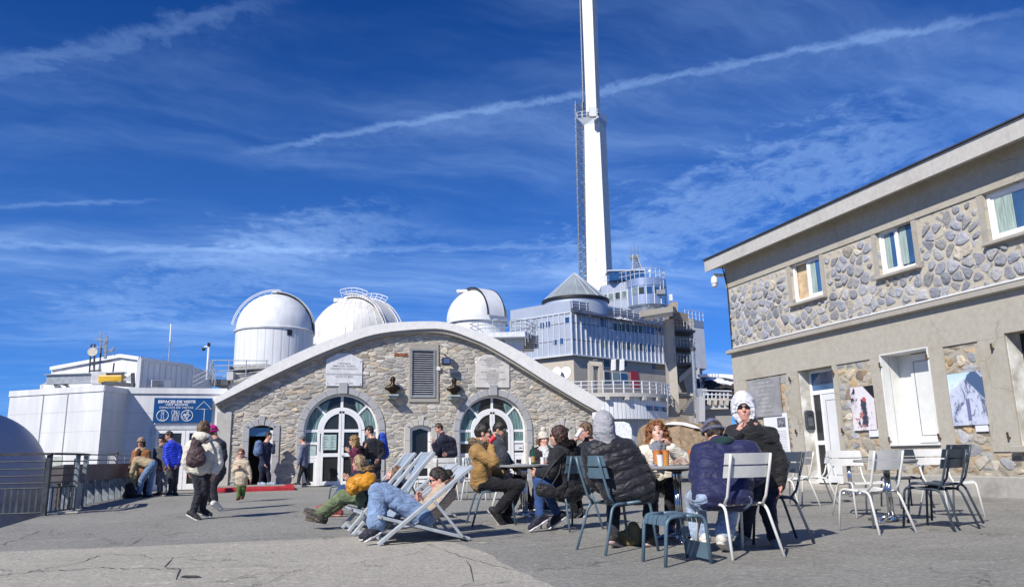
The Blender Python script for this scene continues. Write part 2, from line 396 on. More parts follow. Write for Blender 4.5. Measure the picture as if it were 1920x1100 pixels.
def stones_mat(name, stops, bump=.6):
    m, t, b = newmat(name); MATS[name] = m; at = t.n('ShaderNodeAttribute', attribute_name='stone'); cs = t.n('ShaderNodeSeparateColor'); t.l(at.outputs['Color'], cs.inputs[0])
    tc = t.n('ShaderNodeTexCoord').outputs['Object']; sn = t.noise(tc, 14, 7, .7); st_ = t.noise(t.mapv(tc, (4, 4, 17), (.3, .2, .4)), 1.6, 5, .6)
    v = t.m('MULTIPLY', t.m('MULTIPLY_ADD', cs.outputs[1], .55, .72), t.m('MULTIPLY_ADD', sn, .9, .55)); v = t.m('MULTIPLY', v, t.m('MULTIPLY_ADD', st_, .55, .73)); vc = t.n('ShaderNodeCombineColor'); [t.l(v, vc.inputs[i]) for i in range(3)]
    c = t.mix(1.0, t.ramp(cs.outputs[0], stops, 'CONSTANT'), vc.outputs[0], 'MULTIPLY'); c = t.mix(t.ss(t.noise(tc, 5, 6, .7), .60, .75, 0, .45), c, (.40, .36, .29)); t.l(c, b.inputs['Base Color'])
    b.inputs['Roughness'].default_value = .9; b.inputs['Specular IOR Level'].default_value = .25
    bp = t.n('ShaderNodeBump', i_Strength=bump, i_Distance=.02); t.l(t.m('ADD', sn, t.m('MULTIPLY', st_, .8)), bp.inputs['Height']); t.l(bp.outputs[0], b.inputs['Normal']); return m
def stone_field(name, m, parent, u0, u1, v0, v1, inside, to3d, du, dv, gap, prot, jit=.45, seed=1, round_=.5, skip=0.0):
    """real stones bedded in a wall: packed irregular cells, each with its own outline, height and facets"""
    rnd = random.Random(seed); vs, fs, cl = [], [], []; nu, nv = int((u1-u0)/du)+3, int((v1-v0)/dv)+3
    S = {(i, j): (u0+(i-1+.5*(j % 2)+rnd.uniform(-jit, jit))*du, v0+(j-1+rnd.uniform(-jit, jit))*dv+.25*dv*math.sin(i*.7+j)) for i in range(nu) for j in range(nv)}
    for (i, j), (cu, cv) in S.items():
        if rnd.random() < skip or not (u0-du < cu < u1+du): continue
        poly = [(cu-du*1.3, cv-dv*1.3), (cu+du*1.3, cv-dv*1.3), (cu+du*1.3, cv+dv*1.3), (cu-du*1.3, cv+dv*1.3)]; g = gap*rnd.uniform(.6, 1.5)/2
        for a in range(-2, 3):
            for b in range(-2, 3):
                q = S.get((i+a, j+b))
                if q is None or (a == 0 and b == 0): continue
                nx, ny = q[0]-cu, q[1]-cv; L = math.hypot(nx, ny); nx /= L; ny /= L; lim = L/2-g; out = []
                for k in range(len(poly)):
                    p, p2 = poly[k], poly[(k+1) % len(poly)]; d1 = (p[0]-cu)*nx+(p[1]-cv)*ny-lim; d2 = (p2[0]-cu)*nx+(p2[1]-cv)*ny-lim
                    if d1 <= 0: out.append(p)
                    if (d1 < 0) != (d2 < 0): t = d1/(d1-d2); out.append((p[0]+(p2[0]-p[0])*t, p[1]+(p2[1]-p[1])*t))
                poly = out
                if len(poly) < 3: break
            if len(poly) < 3: break
        if len(poly) < 3: continue
        mu, mv = sum(p[0] for p in poly)/len(poly), sum(p[1] for p in poly)/len(poly); rr = []
        for k in range(len(poly)):                                     # knock the corners off, rough up the edges
            p, p2 = poly[k], poly[(k+1) % len(poly)]
            if math.hypot(p[0]-p2[0], p[1]-p2[1]) < .03: continue
            for f in (round_*.45, 1-round_*.45): rr.append(((p[0]+(p2[0]-p[0])*f-mu)*rnd.uniform(.93, 1.02), (p[1]+(p2[1]-p[1])*f-mv)*rnd.uniform(.93, 1.02)))
        n = len(rr); ok = n > 4
        if not ok: continue
        for att in range(7):
            sc_ = (1, .9, .8, .7, .6, .5, .4)[att]; ok = inside(mu, mv) and all(inside(mu+x*sc_, mv+y*sc_) for x, y in rr)
            if ok: break
        if not ok: continue
        rr = [(x*sc_, y*sc_) for x, y in rr]; P = rnd.uniform(*prot); base = len(vs); tone = (rnd.random(), rnd.random(), rnd.random(), 1); R_ = max(.05, max(abs(x) for x, y in rr)); tilt = (rnd.uniform(-.4, .4)*P/R_, rnd.uniform(-.4, .4)*P/R_)
        ox, oy = rnd.uniform(-.2, .2)*R_, rnd.uniform(-.2, .2)*R_*.6
        for sc, h_, jt in ((1.0, -.006, 0), (.91, P*.70, .10), (.60, P, .22)):
            for (x, y) in rr: xx, yy = x*sc+ox*(1-sc), y*sc+oy*(1-sc); vs.append(to3d(mu+xx, mv+yy, h_*(1+rnd.uniform(-jt, jt))+(xx*tilt[0]+yy*tilt[1] if sc < 1 else 0)))
        vs.append(to3d(mu+ox, mv+oy, P*rnd.uniform(.85, 1.15)))
        for r_ in range(2):
            for k in range(n): k2 = (k+1) % n; fs.append((base+r_*n+k, base+r_*n+k2, base+(r_+1)*n+k2, base+(r_+1)*n+k))
        for k in range(n): fs.append((base+2*n+k, base+2*n+(k+1) % n, base+3*n))
        cl += [tone]*(3*n+1)
    me = bpy.data.meshes.new(name); me.from_pydata([tuple(p) for p in vs], [], fs); ca = me.color_attributes.new('stone', 'FLOAT_COLOR', 'POINT')
    ca.data.foreach_set('color', np.array(cl, np.float32).ravel())
    bm = bmesh.new(); bm.from_mesh(me); bmesh.ops.recalc_face_normals(bm, faces=bm.faces); bm.to_mesh(me); bm.free()
    return link_mesh(name, me, m, parent)
WHITE = mat('white paint', (0.70, 0.71, 0.72), 0.4, var=0.05, vs=2.5)
WALLWHITE = mat('white cladding', (0.68, 0.69, 0.70), 0.5, var=0.06, vs=0.9)
FRAMEW = mat('white window frame', (0.80, 0.80, 0.80), 0.35, var=0.04)
STEEL = mat('galvanised steel', (0.42, 0.44, 0.46), 0.45, 0.7, var=0.25, vs=9)
DARKSTEEL = mat('dark steel', (0.07, 0.075, 0.085), 0.5, 0.4, var=0.2)
GREYMETAL = mat('grey painted metal', (0.34, 0.36, 0.38), 0.5, 0.3, var=0.15)
BLACK = mat('black plastic', (0.015, 0.015, 0.017), 0.45, var=0.2)
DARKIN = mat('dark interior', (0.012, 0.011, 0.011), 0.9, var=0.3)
CONC = concrete_mat('concrete', (0.40, 0.37, 0.32))
CONCL = concrete_mat('pale concrete', (0.52, 0.50, 0.46), stainamt=0.3)
CONCG = concrete_mat('grey concrete', (0.42, 0.42, 0.43), stain=(0.25, 0.24, 0.24), stainamt=0.35)
GLASS = glass('window glass')
GLASSB = glass('sky blue glass', (0.03, 0.08, 0.17), 0.05, 1.0)
# ================================================================ GROUND
YF = 26.5          # plane of the stone hall's front
XR = 12.5          # plane of the right-hand building's front
def ground_mat(name, base, dark, crackw, pale):
    m, t, b = newmat(name); MATS[name] = m
    tc = t.n('ShaderNodeTexCoord').outputs['Object']
    n1 = t.noise(tc, 0.5, 8, 0.62, 0.4); n2 = t.noise(tc, 3.5, 7, 0.7, 0.3); n3 = t.noise(tc, 90, 3, 0.8)
    n5 = t.noise(t.mapv(tc, (0.5, 3.2, 1), (0, 0, R(20))), 1.1, 7, 0.68, 0.6)
    c = t.mix(t.ss(n1, 0.3, 0.72), base, dark)
    c = t.mix(t.ss(n2, 0.45, 0.8, 0, 0.6), c, tuple(x*0.72 for x in dark))
    c = t.mix(t.ss(n5, 0.5, 0.78, 0, 0.75), c, pale)
    c = t.mix(t.ss(n3, 0.52, 0.68, 0, 0.55), c, tuple(x*0.42 for x in dark))
    c = t.mix(t.ss(t.noise(tc, 60, 2, 0.6), 0.64, 0.74, 0, 0.5), c, tuple(min(1, x*1.35) for x in pale))
    c = t.mix(t.ss(t.noise(tc, 26, 4, .75), .46, .62, 0, .55), c, tuple(x*.55 for x in dark)); c = t.mix(t.ss(t.noise(tc, 15, 5, .8), .52, .66, 0, .45), c, tuple(min(1, x*1.3) for x in pale))
    sc1 = t.m('ABSOLUTE', t.m('SUBTRACT', t.noise(t.mapv(tc, (.5, 1.6, 1), (0, 0, R(12))), 1.6, 3, .5, 1.4), .5)); c = t.mix(t.m('MULTIPLY', t.ss(sc1, .010, .002), t.ss(n2, .48, .66, 0, .8)), c, tuple(min(1, x*1.45) for x in pale))
    nn = t.n('ShaderNodeTexNoise', i_Scale=1.3, i_Detail=7.0, i_Roughness=0.65); t.l(tc, nn.inputs['Vector'])
    q = t.n('ShaderNodeVectorMath', operation='MULTIPLY_ADD'); t.l(nn.outputs['Color'], q.inputs[0]); q.inputs[1].default_value = (1.3, 1.3, 0); t.l(tc, q.inputs[2])
    ve = t.n('ShaderNodeTexVoronoi', voronoi_dimensions='2D', feature='DISTANCE_TO_EDGE', i_Scale=0.42); t.l(q.outputs[0], ve.inputs['Vector'])
    cr = t.m('MULTIPLY', t.ss(ve.outputs['Distance'], crackw, crackw*0.25), t.ss(n1, 0.40, 0.56))
    # thin tar and water lines
    c = t.mix(t.m('MULTIPLY', cr, 0.55), c, (0.07, 0.066, 0.06))
    sp = t.m('MULTIPLY', t.ss(t.noise(t.mapv(tc, (0.7, 2.6, 1), (0, 0, R(18))), 1.4, 5, 0.6, 1.0), 0.70, 0.76), 0.5)
    c = t.mix(sp, c, (0.09, 0.085, 0.078))
    t.l(c, b.inputs['Base Color']); b.inputs['Roughness'].default_value = 0.92; b.inputs['Specular IOR Level'].default_value = 0.2
    h = t.m('ADD', t.m('MULTIPLY', n2, 1.6), t.m('ADD', t.m('MULTIPLY', n3, 0.55), t.m('MULTIPLY', cr, -1.5)))
    bp = t.n('ShaderNodeBump', i_Strength=0.8, i_Distance=0.03); t.l(h, bp.inputs['Height']); t.l(bp.outputs[0], b.inputs['Normal'])
    return m
ASPH = ground_mat('worn asphalt', (0.355, 0.343, 0.308), (0.275, 0.266, 0.238), 0.004, (0.42, 0.405, 0.365))
SLAB = ground_mat('old concrete slab', (0.51, 0.475, 0.405), (0.44, 0.41, 0.345), 0.005, (0.57, 0.535, 0.46))
rail_a = GZ(0, 1000); rail_b = GZ(85, 968); rail_c = GZ(150, 952); rail_d = GZ(235, 930)
# terrace deck: its left edge follows the railing
edge = [V(-4.6, -14, 0), V(-4.4, rail_a.y-4.0, 0), rail_a-V(0.25, 0, 0), rail_b-V(0.12, 0, 0), rail_c-V(0.10, 0, 0), rail_d-V(0.35, 0, 0)]
MB().prism([V(p.x, p.y, 0) for p in edge]+[V(-3.3, 27.5, 0), V(-3.3, 60, 0), V(70, 60, 0), V(70, -14, 0)], (0, 0, -0.5)).build('terrace', ASPH)['kind'] = 'structure'
sl_px = [(0, 1034), (160, 1028), (300, 1023), (430, 1016), (560, 1012), (700, 1004), (790, 1008), (860, 1019), (905, 1034), (960, 1062), (1035, 1099)]
slp = [GZ(*p) for p in sl_px]
slv = [slp[0]+V(-1.2, -0.3, 0)]+slp+[V(2.6, 2.0, 0), V(2.3, -6, 0), V(-4.2, -6, 0), V(-4.2, 2, 0)]
ob = []
for a, b in zip(slv, slv[1:]+slv[:1]):
    n = max(1, int((b-a).length/0.12)) if (a.y > 4 and b.y > 4) else 1
    for i in range(n):
        p = a.lerp(b, i/n); k = 0.022 if n > 1 else 0
        ob.append(V(p.x+random.uniform(-k, k), p.y+random.uniform(-k, k), 0.004))
me = bpy.data.meshes.new('concrete_apron'); me.from_pydata([tuple(p) for p in ob], [], [tuple(range(len(ob)))])
o = link_mesh('concrete_apron', me, SLAB); o['kind'] = 'structure'
if me.polygons[0].normal.z < 0: me.flip_normals()
# cracks of the apron: crooked thin dark lines
ck = MB()
def crack(pxs, w, z):
    pts = []
    for a, b in zip(pxs[:-1], pxs[1:]):
        n = max(2, int(math.hypot(b[0]-a[0], b[1]-a[1])/7))
        for i in range(n):
            f = i/n; pts.append(GZ(a[0]+(b[0]-a[0])*f, a[1]+(b[1]-a[1])*f+random.uniform(-1.6, 1.6), z))
    pts.append(GZ(*pxs[-1], z)); L = []; Rr = []
    for i, p in enumerate(pts):
        d = pts[min(i+1, len(pts)-1)]-pts[max(0, i-1)]; s = V(-d.y, d.x, 0).normalized()
        k = w*.55*random.uniform(0.2, 1.0)*(0.35 if i in (0, len(pts)-1) else 1); L.append(p+s*k); Rr.append(p-s*k)
    ck.strip(L, Rr)
for pxs, w in [([(0, 1078), (60, 1070), (190, 1064), (345, 1065)], 0.016), ([(60, 1070), (140, 1056), (190, 1040)], 0.010), ([(345, 1085), (330, 1084), (338, 1068), (308, 1063), (322, 1046), (326, 1044)], 0.011),
               ([(326, 1044), (420, 1038), (545, 1034)], 0.009), ([(345, 1064), (500, 1058)], 0.006), ([(862, 1100), (888, 1090), (882, 1062), (874, 1050)], 0.012), ([(800, 1018), (860, 1040), (900, 1052), (960, 1066)], 0.010),
               ([(870, 1097), (960, 1088)], 0.010), ([(390, 1092), (445, 1086)], 0.013), ([(470, 1091), (540, 1086)], 0.008), ([(0, 1066), (22, 1069)], 0.014), ([(0, 1020), (50, 1004), (80, 994)], 0.012), ([(235, 1024), (270, 1006)], 0.009),
               ([(1135, 950), (1180, 946)], 0.005), ([(1010, 968), (1060, 962)], 0.006)]:
    crack(pxs, w, 0.008)
CRK = mat('dark crack filling', (0.05, 0.047, 0.04), 0.9, var=0.4)
ob = ck.build('pavement_cracks', CRK); ob['kind'] = 'structure'
dp = [GZ(358+a*21, 1080+b*2.6, 0.008) for a, b in [(math.cos(i*PI/8)*random.uniform(.8, 1.1), math.sin(i*PI/8)*random.uniform(.8, 1.1)) for i in range(16)]]
me = bpy.data.meshes.new('damp_patch'); me.from_pydata([tuple(p) for p in dp], [], [tuple(range(16))[::-1]])
link_mesh('damp_patch', me, CRK)['kind'] = 'structure'
# far lower mountain ground
def rock_mat(name, c1, c2, snow=0.0, sc=1.0):
    m, t, b = newmat(name); MATS[name] = m
    tc = t.n('ShaderNodeTexCoord').outputs['Object']; n = t.noise(tc, 1.2*sc, 9, 0.7, 0.5); n2 = t.noise(t.mapv(tc, (1, 1, 3), (0.4, 0.3, 0)), 2.6*sc, 8, 0.72, 0.8)
    c = t.mix(t.ss(n2, 0.3, 0.7), c1, c2); c = t.mix(t.ss(n, 0.55, 0.75, 0, 0.6), c, tuple(x*0.4 for x in c1))
    if snow: c = t.mix(t.ss(t.noise(tc, 0.35*sc, 6, 0.65), 0.60-snow, 0.63-snow), c, (0.80, 0.82, 0.86))
    t.l(c, b.inputs['Base Color']); b.inputs['Roughness'].default_value = 0.95
    bp = t.n('ShaderNodeBump', i_Strength=0.9, i_Distance=0.15/sc); t.l(t.m('ADD', n, n2), bp.inputs['Height']); t.l(bp.outputs[0], b.inputs['Normal'])
    return m
ROCK = rock_mat('brown rock', (0.40, 0.29, 0.18), (0.20, 0.145, 0.095), sc=2.6)
ROCKD = rock_mat('dark snowy rock', (0.05, 0.04, 0.04), (0.025, 0.02, 0.02), 0.06, 0.5)
MOUNT = rock_mat('mountain ground', (0.17, 0.15, 0.12), (0.10, 0.085, 0.07), 0.0, 0.05)
bm = bmesh.new(); G = 60
vs = {}
for i in range(G+1):
    for j in range(G+1):
        x = ((i/G*2-1)**3)*3200+5; y = ((j/G*2-1)**3)*3200+20; r = math.hypot(x-5, y-25)
        z = -4.5-max(0, r-60)*0.22*(1 if r < 400 else 1)-max(0, r-400)*0.0
        vs[i, j] = bm.verts.new((x, y, max(z, -90)))
for i in range(G):
    for j in range(G): bm.faces.new((vs[i, j], vs[i+1, j], vs[i+1, j+1], vs[i, j+1]))
me = bpy.data.meshes.new('mountain_ground'); bm.to_mesh(me); bm.free(); link_mesh('mountain_ground', me, MOUNT, None, True)['kind'] = 'structure'

# ================================================================ STONE HALL
HALLSTONE = stone_mat('hall bedded rubble', 'XZ', 3.6, 2.6, (0.50, 0.455, 0.38), 0.10,
    [(0, (0.48, 0.445, 0.385)), (0.2, (0.42, 0.40, 0.365)), (0.4, (0.53, 0.485, 0.41)), (0.6, (0.46, 0.43, 0.38)), (0.75, (0.55, 0.47, 0.35)), (0.85, (0.40, 0.375, 0.34))], 0.7, 0.95, 0.10, 0.2, 0.025)
HALLROCK = stones_mat('hall rubble stones', [(0, (0.46, 0.43, 0.375)), (0.16, (0.40, 0.385, 0.355)), (0.32, (0.50, 0.46, 0.395)), (0.48, (0.44, 0.415, 0.37)), (0.60, (0.52, 0.43, 0.31)), (0.66, (0.35, 0.335, 0.31)), (0.80, (0.56, 0.525, 0.465)), (0.90, (0.45, 0.39, 0.315))])
HT = empty('stone_hall', (5, YF, 0), 'grey rubble stone hall with a white arched roof edge behind the cafe terrace', 'building')
fy = lambda px, py: (lambda p: (p.x, p.z))(GY(px, py, YF))
HALLBK = 12.0
wp = [(406, 762), (493, 718), (585, 676), (666, 645), (721, 630), (799, 623), (842, 627), (888, 642), (916, 655), (965.5, 684), (1027, 721), (1089, 758), (1108, 770)]
# smooth roof curve in wall coordinates, from the measured points
def smooth(pts, n=6):
    out = []
    for i in range(len(pts)-1):
        p0 = Vector(pts[max(i-1, 0)]); p1 = Vector(pts[i]); p2 = Vector(pts[i+1]); p3 = Vector(pts[min(i+2, len(pts)-1)])
        for k in range(n):
            s = k/n; out.append(0.5*((2*p1)+(p2-p0)*s+(2*p0-5*p1+4*p2-p3)*s*s+(3*p1-p0-3*p2+p3)*s**3))
    out.append(Vector(pts[-1])); return out
top = smooth([(400, 748), (493, 693), (585, 649), (666, 619), (721, 606), (799, 602), (842, 605), (888, 618.5), (934.5, 637), (978, 660), (1027, 690), (1074, 717), (1135, 755)])
mid = smooth([(403, 757), (493, 712), (585, 669), (666, 637), (721, 623), (799, 616), (842, 619), (888, 635.5), (916, 648), (965.5, 677), (1027, 716), (1089, 753), (1122, 771)])
bot = smooth(wp[:-1]+[(1110, 770)])
YE = YF-0.28
def ye(px, py, y): p = GY(px, py, y); return (p.x, p.z)
T2 = [ye(*p, YE) for p in top]; M2 = [ye(*p, YE) for p in mid]; M3 = [ye(*p, YF-0.2) for p in mid]; B2 = [ye(*p, YF-0.2) for p in bot]
zlow = -0.05
xl = fy(410, 760)[0]; xr = fy(1112, 772)[0]
outer = [(xl, zlow)]+[(x, z+0.05) for (x, z) in [fy(*p) for p in bot] if xl < x < xr]+[(xr, zlow)]
# openings
def U(px): return fy(px, 800)[0]
def Zf(px, py): return fy(px, py)[1]
A1 = dict(cx=U(641), sp=Zf(641, 807), r=U(641+69)-U(641)); A2 = dict(cx=U(925), sp=Zf(925, 807), r=U(925+62)-U(925))
def arch_hole(a, r): return [(a['cx']-r, zlow)]+arc(a['cx'], a['sp'], r, 180, 0, 28)+[(a['cx']+r, zlow)]
def seg_hole(x0, x1, z0, z1, rise): # segmental head
    n = 10; return [(x0, z0)]+[(x0+(x1-x0)*i/n, z1-rise*(2*i/n-1)**2) for i in range(n+1)]+[(x1, z0)]
D1 = (U(468), U(513), Zf(490, 797)); D2 = (U(769), U(809), Zf(790, 797)); D3 = (U(1040), U(1068), Zf(1052, 800))
VT = (U(768), U(815.5), Zf(791, 745), Zf(791, 655))
holes = [arch_hole(A1, A1['r']), arch_hole(A2, A2['r']), seg_hole(D1[0], D1[1], zlow, D1[2], 0.1), seg_hole(D2[0], D2[1], zlow, D2[2], 0.1), seg_hole(D3[0], D3[1], 1.0, D3[2], 0.1),
         [(VT[0], VT[2]), (VT[0], VT[3]), (VT[1], VT[3]), (VT[1], VT[2])]]
# the holes that reach the ground are part of the outline
def notch(outl, hs):
    base = sorted(hs, key=lambda h: -h[0][0]); o = list(outl)
    for h in base: o += [(h[-1][0], zlow)]+h[::-1][1:-1]+[(h[0][0], zlow)]
    return o
outl = notch(outer, holes[:4])
to_f = lambda y: (lambda u, v, w: Vector((u, y+w, v)))
sheet('wall', outl, holes[4:], to_f(YF), 0.5, HALLSTONE, HT)
def roof_z(x):
    for (xa, za), (xb, zb_) in zip(B2[:-1], B2[1:]):
        if xa <= x <= xb: return za+(zb_-za)*(x-xa)/(xb-xa)
    return -1
def hall_inside(x, z):
    if not (U(434) < x < xr-.02 and .02 < z < roof_z(x)-.05): return False
    for A in (A1, A2):
        R_ = A['r']*1.175+.02
        if abs(x-A['cx']) < R_ and z < A['sp']: return False
        if z >= A['sp'] and math.hypot(x-A['cx'], z-A['sp']) < R_: return False
        if abs(x-A['cx']) < .16 and z < A['sp']+A['r']*1.175+.18 and z > A['sp']: return False
    for (x0, x1, z1, z0, w) in ((*D1, 0, .22), (*D2, 0, .22), (*D3, .98, .24), (VT[0], VT[1], VT[3], VT[2]-.17, .13)):
        if x0-w < x < x1+w and z0 < z < z1+.24: return False
    return True
stone_field('rubble_stones', HALLROCK, HT, xl, xr, 0.02, 5.2*2.3, lambda u, v: hall_inside(u, v/2.3), lambda u, v, w: Vector((u, YF-.001-w, v/2.3)), .34, .27, .022, (.006, .024), .46, 3, .36, .04)
# back room: side walls and inside
MB().box(xl, YF+0.5, -0.3, xl+0.4, YF+HALLBK, 2.5).box(xr-0.4, YF+0.5, -0.3, xr, YF+HALLBK, 2.3).box(xl, YF+HALLBK-0.3, -0.3, xr, YF+HALLBK, 2.5).build('side_wall', CONC, HT)
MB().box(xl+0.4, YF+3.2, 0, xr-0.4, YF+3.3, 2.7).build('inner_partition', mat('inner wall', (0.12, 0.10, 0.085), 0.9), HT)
# corner pier at the left
MB().box(U(406), YF-0.06, 0, U(433), YF-0.003, Zf(420, 772)).build('corner_pier', CONCL, HT)
ROOFW = concrete_mat('white roof edge', (0.84, 0.825, 0.79), stain=(0.66, 0.64, 0.60), stainamt=0.25, bump=0.1)
def arch_slab(up, lo, y0, y1, name, m):
    mb = MB(); n = len(up)
    a = [(x, y0, z) for x, z in up]; b = [(x, y0, z) for x, z in lo]; c = [(x, y1, z) for x, z in up]; d = [(x, y1, z) for x, z in lo]
    mb.strip(b, a); mb.strip(a, c); mb.strip(d, b); mb.strip(c, d)
    mb.add([b[0], a[0], c[0], d[0]], [(0, 1, 2, 3)]); mb.add([b[-1], a[-1], c[-1], d[-1]], [(3, 2, 1, 0)])
    o = mb.build(name, m, HT)
    bm = bmesh.new(); bm.from_mesh(o.data); bmesh.ops.remove_doubles(bm, verts=bm.verts, dist=1e-4); bmesh.ops.recalc_face_normals(bm, faces=bm.faces); bm.to_mesh(o.data); bm.free()
    o.data.polygons.foreach_set('use_smooth', [True]*len(o.data.polygons)); o.data.set_sharp_from_angle(angle=R(30)); return o
arch_slab(T2, M2, YE, YF+HALLBK, 'roof', ROOFW)
arch_slab([(x, z-0.004) for x, z in M3], B2, YF-0.2, YF+HALLBK-0.1, 'roof_rim', CONC)
# window surrounds, built of dressed blocks
def ring_blocks(a, r0, r1, name, y0, y1, m, parent):
    """dressed arch stones, one ring with open joints, standing proud of the wall"""
    mb = MB(); n = 11
    for k in range(n):
        a0 = 180-180*k/n; a1 = 180-180*(k+1)/n; g = 0.25
        pts = arc(a['cx'], a['sp'], r1, a0-g, a1+g, 5)+arc(a['cx'], a['sp'], r0, a1+g, a0-g, 5)
        mb.prism([(x, y0, z) for x, z in pts], (0, y1-y0, 0))
    zz = a['sp']
    for k in range(4):
        z1 = zz-0.008; z0 = zz-a['sp']/4+0.004
        for sgn in (-1, 1):
            xa, xb = sorted((a['cx']+sgn*r0, a['cx']+sgn*r1)); mb.box(xa, y0, z0 if k < 3 else 0, xb, y1, z1)
        zz -= a['sp']/4
    mb.box(a['cx']-0.14, y0-0.05, a['sp']+r0, a['cx']+0.14, y1-0.001, a['sp']+r1+0.16)      # keystone
    return mb.build(name, m, parent, bevel=0.006)
POSTER = mat('pale green poster', (0.42, 0.55, 0.52), 0.5, var=0.1, vs=8)
PAPER = mat('white paper', (0.72, 0.73, 0.74), 0.6, var=0.03)
PRINT = mat('dark print', (0.08, 0.09, 0.10), 0.6)
CURT = mat('green curtain', (0.16, 0.27, 0.27), 0.8, var=0.35, vs=5, stretch=(6, 6, 0.4))
def rbar(mb, a, r0, r1, t0, t1, y0, y1, n=24):
    o1 = arc(a['cx'], a['sp'], r1, t0, t1, n); i1 = arc(a['cx'], a['sp'], r0, t0, t1, n)
    mb.prism([(x, y0, z) for x, z in o1+i1[::-1]], (0, y1-y0, 0))
def arch_window(a, name, surround=True):
    c, s, r = a['cx'], a['sp'], a['r']
    w = MB(); y0, y1 = YF+0.13, YF+0.21
    e = 0.003; T = 0.075
    rbar(w, a, r-T, r-e, 180, 0, y0, y1)
    for sg in (-1, 1):
        xa, xb = sorted((c+sg*(r-T), c+sg*(r-e))); w.box(xa, y0, 0.02, xb, y1, s)
    ri = r*0.635; T2_ = 0.115
    rbar(w, a, ri-T2_, ri, 180, 0, y0-0.02, y1)
    for sg in (-1, 1):
        xa, xb = sorted((c+sg*(ri-T2_), c+sg*ri)); w.box(xa, y0-0.02, 0.02, xb, y1, s-0.001)
    w.box(c-0.045, y0+0.01, s+ri, c+0.045, y1-0.001, s+r-T)
    for ang in (45, 135):
        ca, sa = math.cos(R(ang)), math.sin(R(ang)); w.beam((c+ca*ri, (y0+y1)/2, s+sa*ri), (c+ca*(r-T*0.9), (y0+y1)/2, s+sa*(r-T*0.9)), 0.07, 0.075, up=(0, 1, 0))
    z3 = [s, s-0.42*(s/1.85), s-0.86*(s/1.85)]
    for sg in (-1, 1):
        xa, xb = sorted((c+sg*ri, c+sg*(r-T)))
        for z in z3: w.box(xa, y0+0.01, z-0.045, xb, y1-0.002, z+0.045)
        w.box(xa, y0+0.01, 0.02, xb, y1-0.002, 0.16)
        w.box(xa, y0+0.012, z3[2]-0.20, xb, y1-0.003, z3[2]-0.05); w.box(xa, y0+0.012, 0.16, xa+0.09, y1-0.003, z3[2]-0.2); w.box(xb-0.09, y0+0.012, 0.16, xb, y1-0.003, z3[2]-0.2)
    fr = w.build('window', FRAMEW, HT, bevel=0.006)
    # two door leaves
    for sg in (-1, 1):
        d = MB(); rin = ri-T2_-0.004; x_in = c+sg*0.006; x_out = c+sg*rin; y2, y3 = y0-0.03, y0+0.035; st = 0.085
        t0, t1 = (90, 0) if sg > 0 else (180, 90)
        rbar(d, a, rin-st, rin, t0, t1, y2, y3, 14)
        xa, xb = sorted((x_out, x_out-sg*st)); d.box(xa, y2, 0.03, xb, y3, s)
        xa, xb = sorted((x_in, x_in+sg*st)); d.box(xa, y2, 0.03, xb, y3, s+rin*0.995)
        xa, xb = sorted((x_in+sg*st, x_out-sg*st))
        for za, zb in ((s-0.05, s+0.05), (0.56*s-0.06, 0.56*s+0.06), (0.03, 0.16)): d.box(xa, y2+0.002, za, xb, y3-0.002, zb)
        lf = d.build('door_leaf', FRAMEW, HT, bevel=0.004)
        g = MB().prism([(x, y0+0.01, z) for x, z in [(x_in+sg*0.04, 0.1), (x_out-sg*0.04, 0.1)]+(arc(c, s, rin-0.03, 0, 90, 10) if sg > 0 else arc(c, s, rin-0.03, 180, 90, 10))], (0, 0.01, 0)).build('pane', GLASS, lf)
        if sg > 0: MB().box(x_in+0.02, y2-0.05, 0.95, x_in+0.05, y2, 1.0).box(x_in+0.02, y2-0.05, 0.97, x_in+0.14, y2-0.035, 1.0).build('handle', STEEL, lf)
    # fixed glass round the doors
    g = MB()
    o1 = arc(c, s, r-0.04, 0, 180, 28); i1 = arc(c, s, ri-0.03, 0, 180, 28)
    g.prism([(x, YF+0.165, z) for x, z in o1+i1[::-1]], (0, 0.008, 0))
    for sg in (-1, 1):
        xa, xb = sorted((c+sg*(ri-0.03), c+sg*(r-0.04))); g.box(xa, YF+0.165, 0.1, xb, YF+0.173, s-0.002)
    g.build('pane', GLASS, fr)
    # curtains drawn to the sides, hung behind the glass
    for sg in (-1, 1):
        pts = []
        k = MB(); N = 26; up = []; lo = []
        for i in range(N+1):
            f = i/N; x = c+sg*(r*0.97-f*0.48*r); wv = 0.03*math.sin(f*34)
            zt = s+math.sqrt(max(0.0, (r-0.05)**2-(x-c)**2)); up.append((x-sg*0.42*r*0.4*max(0, f), YF+0.155+wv*0.2, zt)); lo.append((c+sg*(r*0.97-f*0.30*r), YF+0.158+wv*0.2, s-0.4))
        k.strip(lo if sg > 0 else up, up if sg > 0 else lo).build('curtain', CURT, fr)
    if surround: ring_blocks(a, r+0.002, r*1.175, 'window_surround', YF-0.045, YF+0.12, CONCG, HT)
    return fr
w1 = arch_window(A1, 'a'); w2 = arch_window(A2, 'b')
